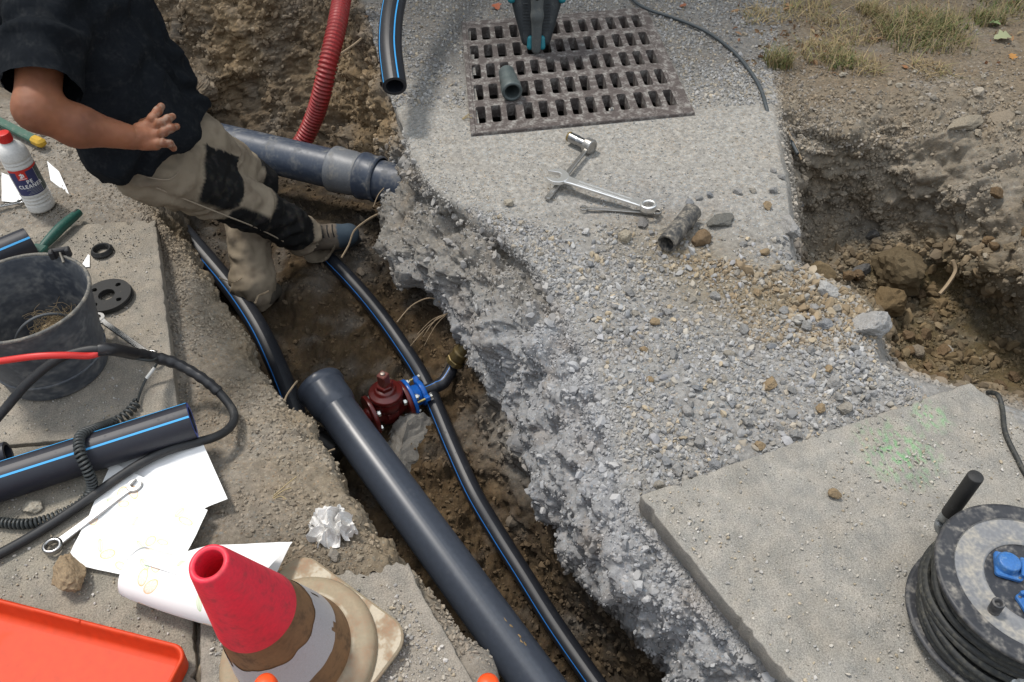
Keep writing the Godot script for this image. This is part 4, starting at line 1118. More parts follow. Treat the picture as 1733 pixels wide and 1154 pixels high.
# wrap flat lettering (x,y) round a bottle of radius r whose axis is y, facing angle a
func wrap_round(m: Mesh, r: float, a: float, y: float) -> ArrayMesh:
	var arr := m.surface_get_arrays(0)
	var P: PackedVector3Array = arr[Mesh.ARRAY_VERTEX]
	var N: PackedVector3Array = arr[Mesh.ARRAY_NORMAL]
	for k in P.size():
		var f := a - P[k].x / r
		var d := V(cos(f), 0, sin(f))
		P[k] = d * (r + P[k].z) + V(0, P[k].y + y, 0)
		N[k] = d
	var out := ArrayMesh.new()
	var b := []
	b.resize(Mesh.ARRAY_MAX)
	b[Mesh.ARRAY_VERTEX] = P
	b[Mesh.ARRAY_NORMAL] = N
	b[Mesh.ARRAY_INDEX] = arr[Mesh.ARRAY_INDEX]
	out.add_surface_from_arrays(Mesh.PRIMITIVE_TRIANGLES, b)
	return out

# a patch of a cylinder wall
func band(r: float, a0: float, a1: float, y0: float, y1: float, n := 16) -> ArrayMesh:
	var p := PackedVector3Array()
	for y in [y0, y1]:
		for k in n + 1:
			var f := lerpf(a0, a1, float(k) / n)
			p.append(V(cos(f) * r, y, sin(f) * r))
	return grid(p, n + 1, 2)

func make_bottle() -> void:
	var at := Vector3(-1.6106, 0.004, -2.2292)
	var t := thing("cleaner_bottle", "white plastic bottle of pipe cleaner with red cap and blue label", "bottle", Transform3D(Basis(V(0, 0, 1), 0.02) * Basis.from_scale(Vector3.ONE * 1.1), at))
	var white := dusty(Color(0.72, 0.71, 0.68), Color(0.45, 0.38, 0.28), 0.2, 0.35, 0.0, 5.0, 91)
	var pr := [Vector2(0.0, 0.0), Vector2(0.034, 0.0), Vector2(0.0395, 0.004), Vector2(0.0405, 0.01), Vector2(0.0405, 0.024)]
	for k in 3: pr.append_array([Vector2(0.0405, 0.027 + k * 0.012), Vector2(0.0385, 0.031 + k * 0.012), Vector2(0.0385, 0.034 + k * 0.012), Vector2(0.0405, 0.037 + k * 0.012)])
	pr.append_array([Vector2(0.0405, 0.066), Vector2(0.0398, 0.068), Vector2(0.0398, 0.158), Vector2(0.0405, 0.160)])
	for k in 2: pr.append_array([Vector2(0.0405, 0.163 + k * 0.011), Vector2(0.0387, 0.167 + k * 0.011), Vector2(0.0387, 0.170 + k * 0.011), Vector2(0.0405, 0.173 + k * 0.011)])
	pr.append_array([Vector2(0.0405, 0.19), Vector2(0.0385, 0.205), Vector2(0.033, 0.218), Vector2(0.024, 0.227), Vector2(0.0165, 0.231), Vector2(0.0155, 0.24), Vector2(0.0, 0.241)])
	obj("bottle_body", lathe(pr, 40), white, t)
	var cap := [Vector2(0.0, 0.262), Vector2(0.0165, 0.262), Vector2(0.0185, 0.26), Vector2(0.0188, 0.236), Vector2(0.0175, 0.2345)]
	var cp := obj("cap", lathe(cap, 36), mat(Color(0.55, 0.022, 0.018), 0.4), t)
	var ridge := []
	for k in 30:
		var a := TAU * k / 30
		ridge.append([rbox(0.0014, 0.02, 0.0014, 0.0005, 0.0003), Transform3D(Basis(Vector3.UP, -a), V(cos(a) * 0.0188, 0.248, sin(a) * 0.0188))])
	obj("cap_ridges", join(ridge), mat(Color(0.55, 0.022, 0.018), 0.4), cp)
	# label: faces the camera, a little to the right; angles grow clockwise seen from above
	var f := 0.62
	var lab := obj("label", band(0.0402, f - 1.45, f + 1.5, 0.069, 0.157, 30), mat(Color(0.030, 0.035, 0.115), 0.5), t)
	obj("label_side_panel", band(0.0404, f - 1.45, f - 0.42, 0.071, 0.149, 14), mat(Color(0.06, 0.085, 0.08), 0.5), lab)
	obj("label_red_stripe", band(0.0405, f - 1.45, f + 1.5, 0.150, 0.157, 30), mat(Color(0.55, 0.03, 0.02), 0.5), lab)
	obj("label_divider", band(0.0407, f - 0.43, f - 0.405, 0.071, 0.150, 3), mat(Color(0.6, 0.6, 0.6), 0.5), lab)
	obj("logo_square", band(0.0405, f + 0.26, f + 0.92, 0.124, 0.151, 10), mat(Color(0.55, 0.03, 0.02), 0.5), lab)
	var wt := mat(Color(0.78, 0.78, 0.78), 0.5)
	var fig := [[band(0.0408, f + 0.45, f + 0.72, 0.140, 0.144, 6), Transform3D.IDENTITY], [band(0.0408, f + 0.53, f + 0.62, 0.131, 0.147, 4), Transform3D.IDENTITY], [band(0.0408, f + 0.62, f + 0.72, 0.131, 0.136, 4), Transform3D.IDENTITY], [band(0.0408, f + 0.42, f + 0.50, 0.133, 0.142, 4), Transform3D.IDENTITY], [band(0.0408, f + 0.34, f + 0.84, 0.1265, 0.1285, 6), Transform3D.IDENTITY]]
	obj("logo_figure", join(fig), wt, lab)
	obj("lettering", wrap_round(text_mesh("PE", 0.0165, 0.0006), 0.0405, f + 0.25, 0.115), wt, lab)
	obj("lettering", wrap_round(text_mesh("CLEANER", 0.0165, 0.0006), 0.0405, f + 0.30, 0.100), wt, lab)
	var lines := []
	for k in 5: lines.append([band(0.0407, f - 0.34, f + 0.75 - 0.13 * (k % 3), 0.074 + k * 0.0042, 0.0752 + k * 0.0042, 10), Transform3D.IDENTITY])
	for k in 15: lines.append([band(0.0407, f - 1.35, f - 0.52 - 0.09 * ((k * 7) % 4), 0.075 + k * 0.0049, 0.0758 + k * 0.0049, 8), Transform3D.IDENTITY])
	obj("small_print", join(lines), mat(Color(0.3, 0.32, 0.33), 0.5), lab)

func make_bucket() -> void:
	var at := Vector3(-1.2673, 0.004, -1.4955)
	var t := thing("rubber_bucket", "black rubber builder's bucket with a mud-caked inside on the pavement", "bucket", Transform3D(Basis(V(0, 0, 1), -0.03), at))
	var m := dusty(Color(0.055, 0.064, 0.08), Color(0.19, 0.19, 0.185), 0.52, 0.5, 0.0, 2.0, 101, 0.02)
	var wall := [Vector2(0.0, 0.0), Vector2(0.128, 0.0), Vector2(0.134, 0.006), Vector2(0.1395, 0.055), Vector2(0.1435, 0.057), Vector2(0.144, 0.063), Vector2(0.1405, 0.066), Vector2(0.166, 0.252), Vector2(0.1705, 0.254), Vector2(0.171, 0.262), Vector2(0.166, 0.264), Vector2(0.161, 0.258), Vector2(0.134, 0.06), Vector2(0.126, 0.012), Vector2(0.0, 0.010)]
	var p2 := []
	for k in wall.size() - 1:
		for s in 3: p2.append(wall[k].lerp(wall[k + 1], s / 3.0))
	p2.append(wall[wall.size() - 1])
	obj("bucket_wall", lathe(p2, 56), m, t)
	var rim := PackedVector3Array()
	for k in 57: rim.append(V(cos(TAU * k / 56) * 0.1675, 0.2615, sin(TAU * k / 56) * 0.1675))
	obj("rim", tube(rim, 0.0048, 10), dusty(Color(0.10, 0.10, 0.095), Color(0.33, 0.29, 0.23), 0.55, 0.6, 0.0, 6.0, 103), t)
	var lugat := Transform3D(Basis(Vector3.UP, 0.35), V(0.045, 0.262, -0.162))
	var lug := obj("handle_lug", join([[rbox(0.05, 0.03, 0.014, 0.004, 0.003), Transform3D(Basis.IDENTITY, V(0, 0.006, -0.006))], [rbox(0.012, 0.026, 0.02, 0.004, 0.003), Transform3D(Basis.IDENTITY, V(-0.02, 0.012, 0.004))], [rbox(0.012, 0.026, 0.02, 0.004, 0.003), Transform3D(Basis.IDENTITY, V(0.02, 0.012, 0.004))]]), mat(Color(0.02, 0.02, 0.022), 0.55), t, lugat)
	obj("lug_pin", tube(PackedVector3Array([V(0, 0.012, 0.0), V(0.004, -0.004, 0.026)]), 0.0035, 8), mat(Color(0.35, 0.32, 0.27), 0.45, 0.8), lug)
	var steel := mat(Color(0.10, 0.105, 0.11), 0.55, 0.3)
	var bail := []
	for k in 15:
		var a := lerpf(-0.5, 2.9, k / 14.0)
		bail.append(V(0.02 + cos(a) * 0.07, 0.09 + sin(a) * 0.10, 0.0 + cos(a) * -0.05))
	obj("bail", tube(smooth(bail, 4), 0.004, 8), steel, t)
	# hemp and oakum inside
	var tuft := thing("hemp_tuft", "tangled ball of pale hemp fibre inside the black bucket", "hemp fibre", Transform3D(Basis.IDENTITY, at + V(0.035, 0.05, -0.03)))
	var hm := mat(Color(0.34, 0.27, 0.17), 0.85)
	var fibres := []
	for k in 220:
		var c := V(rng.randf_range(-0.05, 0.05), rng.randf_range(0.03, 0.10), rng.randf_range(-0.05, 0.05))
		var pth := []
		var dd := V(rng.randf_range(-1, 1), rng.randf_range(-0.6, 0.6), rng.randf_range(-1, 1)).normalized()
		for s in 5:
			pth.append(c)
			c += dd * 0.022
			dd = (dd + V(rng.randf_range(-1, 1), rng.randf_range(-1, 1), rng.randf_range(-1, 1)) * 0.9 - (c - V(0, 0.06, 0)) * 9.0).normalized()
			c.y = maxf(c.y, 0.004)
		fibres.append([tube(smooth(pth, 3), 0.0007, 3, V(0.3, 0.8, 0.5), 0.0, TAU, false), Transform3D.IDENTITY])
	obj("fibres", join(fibres), hm, tuft)
	var core := obj("wad", rock(true, 0.3, 7, false), mat(Color(0.22, 0.165, 0.095), 0.95), tuft, Transform3D(Basis.from_scale(V(0.055, 0.04, 0.05)), V(0, 0.04, 0)))
	var sand := obj("sand_heap", rock(true, 0.3, 17, false), dusty(Color(0.30, 0.225, 0.13), Color(0.20, 0.15, 0.09), 0.5, 0.95, 0.0, 8.0, 105), self, Transform3D(Basis.from_scale(V(0.128, 0.05, 0.125)), at + V(0.0, 0.03, 0.0)))
	tag(sand, "heap of tan sand and fibre at the bottom of the bucket", "sand")

func make_cone() -> void:
	var base := Vector3(-0.4385, 0, -0.6785)
	var top := Vector3(-0.4895, 0.4767, -0.6348)
	var L := base.distance_to(top)
	var t := thing("traffic_cone", "red topped traffic cone with dirty beige base and torn white band", "traffic cone", up_to(top - base, base, 0.0))
	var red := dusty(Color(0.88, 0.03, 0.065), Color(0.40, 0.06, 0.06), 0.40, 0.5, 0.0, 4.0, 111, 0.02)
	var tan_ := dusty(Color(0.25, 0.135, 0.06), Color(0.07, 0.045, 0.026), 0.45, 0.5, 0.0, 4.0, 113, 0.014)
	var bm := dusty(Color(0.36, 0.30, 0.20), Color(0.33, 0.22, 0.14), 0.5, 0.45, 0.0, 4.0, 115, 0.012)
	var R := func(h: float) -> float: return lerpf(0.118, 0.031, clampf((h - 0.05) / (L - 0.05), 0, 1))
	var body := []
	for k in 17:
		var h := lerpf(0.046, L * 0.72, k / 16.0)
		body.append(Vector2(R.call(h), h))
	obj("cone_body", lathe(body, 56), tan_, t)
	var sl := []
	for k in 13:
		var h := lerpf(L * 0.56, L - 0.008, k / 12.0)
		sl.append(Vector2(R.call(h) + 0.0025, h))
	sl.insert(0, Vector2(R.call(L * 0.56) + 0.0005, L * 0.558))
	sl.append_array([Vector2(0.0335, L - 0.004), Vector2(0.0325, L), Vector2(0.029, L + 0.0012), Vector2(0.0245, L), Vector2(0.023, L - 0.004), Vector2(0.027, L - 0.06), Vector2(0.04, L - 0.16), Vector2(0.0, L - 0.165)])
	obj("red_sleeve", lathe(sl, 56), red, t)
	# torn reflective band
	var wn := noise(14.0, 117, 3)
	var P := PackedVector3Array()
	var ix := PackedInt32Array()
	var nh := 14
	var na := 96
	for j in nh + 1:
		for i in na + 1:
			var a := TAU * i / na
			var h := lerpf(L * 0.24, L * 0.42, float(j) / nh)
			var e := wn.get_noise_3d(cos(a) * 0.1, sin(a) * 0.1, h)
			var hh := h + (0.010 * e if j == 0 or j == nh else 0.0)
			var r: float = R.call(hh) + 0.0016
			P.append(V(cos(a) * r, hh, sin(a) * r))
	for j in nh:
		for i in na:
			var a := j * (na + 1) + i
			var c := P[a]
			if wn.get_noise_3dv(c * V(1.1, 0.5, 1.1) + V(0, 5, 0)) > 0.36: continue
			ix.append_array([a, a + na + 1, a + 1, a + 1, a + na + 1, a + na + 2])
	obj("reflective_band", mesh_of(P, ix), dusty(Color(0.52, 0.51, 0.53), Color(0.36, 0.22, 0.15), 0.30, 0.35, 0.0, 9.0, 119, 0.03), t)
	var ring := [Vector2(0.0, 0.03), Vector2(0.12, 0.049), Vector2(0.127, 0.044), Vector2(0.146, 0.040), Vector2(0.158, 0.034), Vector2(0.1635, 0.024), Vector2(0.164, 0.010)]
	obj("base_ring", lathe(ring, 64), bm, t)
	obj("base_plate", prism(rrect(0.338, 0.338, 0.05, 6), 0.0, 0.014, 0.004), bm, t, Transform3D(Basis(Vector3.UP, -0.62), Vector3.ZERO))

func make_reel() -> void:
	var c := Vector3(1.0095, 0.215, -0.7362)
	var o := V(c.x, 0.004, c.z)
	var t := thing("cable_reel", "black cable drum lying on the concrete slab with blue sockets and wound cable", "cable reel", Transform3D(Basis.IDENTITY, o))
	var blk := dusty(Color(0.028, 0.030, 0.036), Color(0.26, 0.24, 0.21), 0.46, 0.5, 0.0, 3.0, 121, 0.02)
	var grey := dusty(Color(0.20, 0.205, 0.215), Color(0.36, 0.335, 0.29), 0.58, 0.5, 0.0, 3.0, 123, 0.016)
	var rubber := dusty(Color(0.020, 0.022, 0.022), Color(0.14, 0.13, 0.10), 0.45, 0.6, 0.0, 5.0, 125, 0.03)
	var H := 0.211
	var R := 0.178
	var disc := [Vector2(0.085, H - 0.006), Vector2(0.089, H - 0.001), Vector2(0.093, H - 0.003), Vector2(0.098, H - 0.006), Vector2(0.14, H - 0.003), Vector2(0.1425, H - 0.0005), Vector2(0.145, H - 0.003), Vector2(0.148, H - 0.001), Vector2(0.170, H), Vector2(0.1745, H + 0.001), Vector2(R, H - 0.003), Vector2(R, H - 0.008), Vector2(0.172, H - 0.010), Vector2(0.085, H - 0.012)]
	obj("flange_rim", lathe(disc.slice(4), 72), blk, t)
	obj("flange_face", lathe(disc.slice(0, 6), 72), grey, t)
	var low := [Vector2(0.0, 0.05), Vector2(0.17, 0.05), Vector2(R, 0.047), Vector2(R, 0.041), Vector2(0.17, 0.038), Vector2(0.0, 0.038)]
	obj("lower_flange", lathe(low, 64), blk, t)
	obj("hub_face", lathe([Vector2(0.0, H - 0.010), Vector2(0.08, H - 0.010), Vector2(0.086, H - 0.007), Vector2(0.0865, H - 0.012)], 48), blk, t)
	obj("drum_core", lathe([Vector2(0.095, 0.045), Vector2(0.095, H - 0.01)], 40), blk, t)
	# wound cable: each turn a loop of its own height and slack
	var turns := []
	for k in 9:
		var loop := PackedVector3Array()
		var y0 := 0.062 + 0.0165 * k
		var r0 := 0.167 - 0.004 * absf(k - 2.0) + rng.randf_range(-0.004, 0.004)
		var ph := rng.randf() * TAU
		for s in 73:
			var a := TAU * s / 72
			var rr := r0 + 0.004 * sin(a * 2.0 + ph)
			loop.append(V(cos(a) * rr, y0 + 0.006 * sin(a + ph) + 0.003 * sin(3.0 * a + ph), sin(a) * rr))
		obj("cable_turn", tube(loop, 0.0083, 10, Vector3.UP, 0.0, TAU, false), rubber, t)
	for k in 8:
		var loop := PackedVector3Array()
		for s in 73:
			var a := TAU * s / 72
			loop.append(V(cos(a) * 0.148, 0.06 + 0.0165 * k + 0.004 * sin(a + k), sin(a) * 0.148))
		obj("cable_turn", tube(loop, 0.0083, 10, Vector3.UP, 0.0, TAU, false), rubber, t)
	# blue sockets under spring lids
	var blue := dusty(Color(0.035, 0.15, 0.42), Color(0.25, 0.3, 0.36), 0.34, 0.4, 0.0, 6.0, 127, 0.02)
	for k in 3:
		var a := 3.98 + TAU * k / 3
		var s := obj("socket", prism(rrect(0.05, 0.055, 0.007), 0.0, 0.010, 0.002), blue, t, Transform3D(Basis(Vector3.UP, -a + 0.5), V(cos(a) * 0.047, H - 0.009, sin(a) * 0.047)))
		obj("socket_lid", lathe([Vector2(0.0, 0.026), Vector2(0.018, 0.026), Vector2(0.0215, 0.023), Vector2(0.0225, 0.008)], 28), blue, s, Transform3D(Basis.IDENTITY, V(0.004, 0, 0)))
		obj("hinge", rbox(0.008, 0.014, 0.042, 0.003, 0.002), blue, s, Transform3D(Basis.IDENTITY, V(-0.022, 0.014, 0)))
		for e in [-1.0, 1.0]: obj("screw", lathe([Vector2(0, 0.0115), Vector2(0.003, 0.0112), Vector2(0.0032, 0.009)], 10), mat(Color(0.1, 0.1, 0.1), 0.5), s, Transform3D(Basis.IDENTITY, V(-0.018, 0, e * 0.022)))
	# crank knob
	var ka := 2.62
	obj("crank_knob", lathe([Vector2(0.011, 0.0), Vector2(0.0115, 0.036), Vector2(0.0105, 0.038), Vector2(0.0065, 0.038), Vector2(0.006, 0.030), Vector2(0.0, 0.03)], 24), blk, t, Transform3D(Basis(V(0, 0, 1), 0.15), V(cos(ka) * 0.112, H - 0.008, sin(ka) * 0.112)))
	# tube stand with its grip
	var gb := Vector3(0.9795, 0.1, -0.9617) - o
	var fr := mat(Color(0.32, 0.34, 0.35), 0.4, 0.7)
	var g := up_to(V(0.02, 1, -0.03), gb)
	obj("carry_grip", lathe([Vector2(0.0, -0.004), Vector2(0.0165, -0.002), Vector2(0.0165, 0.135), Vector2(0.0155, 0.139), Vector2(0.0, 0.140)], 24), dusty(Color(0.02, 0.02, 0.02), Color(0.12, 0.12, 0.11), 0.3, 0.65, 0.0, 6.0, 129), t, g)
	obj("stand_tube", tube(smooth([gb + V(0, 0.02, 0), gb + V(0.0, -0.06, 0.0), gb + V(0.04, -0.086, 0.05), V(0.0, 0.018, 0.03)], 8), 0.011, 12), fr, t)
	obj("stand_tube", tube(smooth([V(0.0, 0.019, 0.03), V(-0.10, 0.018, 0.16), V(-0.13, 0.018, 0.24)], 8), 0.011, 12), fr, t)
	obj("stand_foot", lathe([Vector2(0, 0.0), Vector2(0.014, 0.001), Vector2(0.014, 0.03), Vector2(0, 0.031)], 16), blk, t, up_to(V(1, 0, 0.6), Vector3(0.8894, 0.02, -0.6974) - o))
	# outer frame bow, bright steel, at the bottom edge
	obj("frame_bow", tube(smooth([V(-0.12, 0.22, 0.20), V(-0.02, 0.232, 0.215), V(0.10, 0.23, 0.20)], 8), 0.012, 12), fr, t)
	obj("frame_bow_leg", tube(smooth([V(-0.12, 0.22, 0.20), V(-0.14, 0.12, 0.215), V(-0.13, 0.018, 0.22)], 8), 0.012, 12), fr, t)
	var cord := thing("reel_cord", "dark green cord running from the cable reel over the slab corner", "cord")
	obj("cord_line", tube(smooth([Vector3(1.3137, -0.03, -1.4251), Vector3(1.306, 0.008, -1.3846), Vector3(1.3002, 0.007, -1.3404), Vector3(1.2743, 0.007, -1.2618), Vector3(1.2691, 0.007, -1.1909), Vector3(1.2717, 0.007, -1.1077), Vector3(1.2984, 0.02, -1.0405)], 10), 0.0065, 10), rubber, cord)

func make_valve() -> void:
	var a := Vector3(-0.5066, -0.56, -1.7653)
	var b := Vector3(-0.3759, -0.56, -1.844)
	var o := (a + b) / 2
	var L := a.distance_to(b)
	var t := thing("gate_valve", "dark red cast iron gate valve with square stem and bolted flanges", "valve", frame_of(b - a, Vector3.UP, o))
	var red := dusty(Color(0.115, 0.012, 0.010), Color(0.16, 0.05, 0.03), 0.25, 0.32, 0.0, 6.0, 131)
	var zinc := mat(Color(0.62, 0.62, 0.58), 0.3, 0.85)
	var bones := [[V(-L * 0.42, 0, 0), V(L * 0.42, 0, 0), 0.034, 0.034], [V(0, -0.03, 0), V(0, 0.055, 0), 0.042, 0.046], [V(0.018, 0.04, 0), V(0.018, -0.03, 0), 0.036, 0.026], [V(-0.018, 0.04, 0), V(-0.018, -0.03, 0), 0.036, 0.026], [V(0, 0.05, -0.02), V(0, 0.05, 0.02), 0.04, 0.04]]
	obj("valve_body", mesh_of_net(net(bones, 0.005, 0.02)), red, t)
	obj("body_plate", rbox(0.045, 0.03, 0.006, 0.004, 0.002), red, t, Transform3D(Basis.IDENTITY, V(0, 0.005, 0.046)))
	obj("bonnet", lathe([Vector2(0.0, 0.07), Vector2(0.058, 0.07), Vector2(0.06, 0.074), Vector2(0.06, 0.086), Vector2(0.056, 0.09), Vector2(0.042, 0.094), Vector2(0.036, 0.10), Vector2(0.034, 0.11), Vector2(0, 0.112)], 40), red, t)
	obj("gland_nut", prism(circle(0.030, 6), 0.108, 0.128, 0.003), red, t)
	var stem := obj("stem_cap", prism(rrect(0.032, 0.032, 0.004), 0.126, 0.178, 0.003), dusty(Color(0.15, 0.035, 0.025), Color(0.22, 0.12, 0.09), 0.4, 0.5, 0.0, 9.0, 133), t, Transform3D(Basis(Vector3.UP, 0.5), Vector3.ZERO))
	obj("stem_screw", lathe([Vector2(0, 0.184), Vector2(0.007, 0.184), Vector2(0.0085, 0.182), Vector2(0.0085, 0.176)], 16), mat(Color(0.4, 0.33, 0.28), 0.45, 0.6), stem)
	var turn := Basis(V(0, 0, 1), -PI / 2)
	for s in [-1.0, 1.0]:
		obj("flange", lathe([Vector2(0.0, -0.008), Vector2(0.070, -0.008), Vector2(0.0735, -0.006), Vector2(0.0735, 0.006), Vector2(0.070, 0.008), Vector2(0.0, 0.008)], 48), red, t, Transform3D(turn, V(s * (L * 0.5 - 0.01), 0, 0)))
		for k in 4:
			var f := PI / 4 + k * PI / 2
			var c := V(s * (L * 0.5 - 0.02), sin(f) * 0.056, cos(f) * 0.056)
			var bolt := obj("bolt", lathe([Vector2(0.0, -0.012), Vector2(0.006, -0.012), Vector2(0.006, 0.012 if s < 0 else 0.05), Vector2(0, 0.012 if s < 0 else 0.05)], 10), zinc, t, Transform3D(Basis(V(0, 0, 1), PI / 2 * -s), c))
			obj("nut", prism(circle(0.0115, 6), -0.012, -0.001, 0.001), zinc, bolt)
	# blue flange adapter bolted to the far side
	var ad := thing("flange_adapter", "bright blue flange adapter bolted to the red valve", "pipe fitting", frame_of(b - a, Vector3.UP, b))
	var blue := dusty(Color(0.012, 0.125, 0.50), Color(0.3, 0.3, 0.28), 0.16, 0.3, 0.0, 6.0, 135)
	obj("adapter_flange", lathe([Vector2(0.03, 0.0), Vector2(0.069, 0.0), Vector2(0.072, 0.002), Vector2(0.072, 0.012), Vector2(0.069, 0.014), Vector2(0.043, 0.016), Vector2(0.040, 0.024), Vector2(0.038, 0.045), Vector2(0.03, 0.046)], 48), blue, ad, Transform3D(turn, Vector3.ZERO))
	obj("clamp_ring", lathe([Vector2(0.03, 0.046), Vector2(0.046, 0.047), Vector2(0.048, 0.050), Vector2(0.048, 0.062), Vector2(0.045, 0.066), Vector2(0.027, 0.068)], 40), blue, ad, Transform3D(turn, Vector3.ZERO))
	for k in 3:
		var f := 0.4 + k * TAU / 3
		var e := obj("clamp_ear", rbox(0.02, 0.018, 0.026, 0.005, 0.003), blue, ad, Transform3D(Basis(V(1, 0, 0), -f), V(0.056, sin(f) * 0.052, cos(f) * 0.052)))
		obj("clamp_bolt", tube(PackedVector3Array([V(-0.045, 0.002, 0.006), V(0.018, 0.002, 0.006)]), 0.0045, 8), mat(Color(0.45, 0.36, 0.14), 0.35, 0.8), e)
		obj("clamp_nut", prism(circle(0.009, 6), 0.0, 0.009, 0.001), zinc, e, Transform3D(turn, V(0.010, 0.002, 0.006)))
	for k in 4:
		var f := PI / 4 + k * PI / 2
		obj("flange_nut", prism(circle(0.0115, 6), 0.014, 0.025, 0.001), zinc, ad, Transform3D(turn, V(0.0, sin(f) * 0.056, cos(f) * 0.056)))
	var p0 := b + (b - a).normalized() * 0.05
	water_pipe("branch_pipe", "short thin black branch pipe bending from blue fitting to brass coupling", [p0, p0 + (b - a).normalized() * 0.06, Vector3(-0.2471, -0.545, -1.9156), Vector3(-0.2151, -0.53, -1.9807), Vector3(-0.2009, -0.5, -1.9887), Vector3(-0.1921, -0.49, -1.9972)], 0.0235, [-0.2], 8, V(0.1, 1, 0.2), false, 0.06)
	var bt := thing("brass_coupling", "tarnished brass coupling poking out of the grey bank", "pipe fitting", up_to(Vector3(-0.1636, -0.44, -1.9856) - Vector3(-0.2232, -0.53, -1.969), Vector3(-0.2137, -0.51, -1.9743)))
	var brass := dusty(Color(0.17, 0.125, 0.05), Color(0.22, 0.18, 0.12), 0.4, 0.4, 0.6, 9.0, 137)
	obj("coupling_nut", prism(circle(0.036, 8), 0.0, 0.022, 0.003), brass, bt)
	obj("coupling_body", lathe([Vector2(0.026, 0.02), Vector2(0.031, 0.022), Vector2(0.031, 0.05), Vector2(0.034, 0.052), Vector2(0.034, 0.062), Vector2(0.028, 0.064), Vector2(0.028, 0.12), Vector2(0, 0.12)], 28), brass, bt)
	# lump of concrete the valve sits on
	var cb := obj("concrete_lump", rock(true, 1.0, 23), stone_material(Color(0.27, 0.25, 0.22)), self, Transform3D(Basis(Vector3.UP, 0.7) * Basis.from_scale(V(0.14, 0.11, 0.11)), Vector3(-0.3669, -0.65, -1.6979)))
	tag(cb, "pale broken concrete lump under the red valve", "concrete lump")

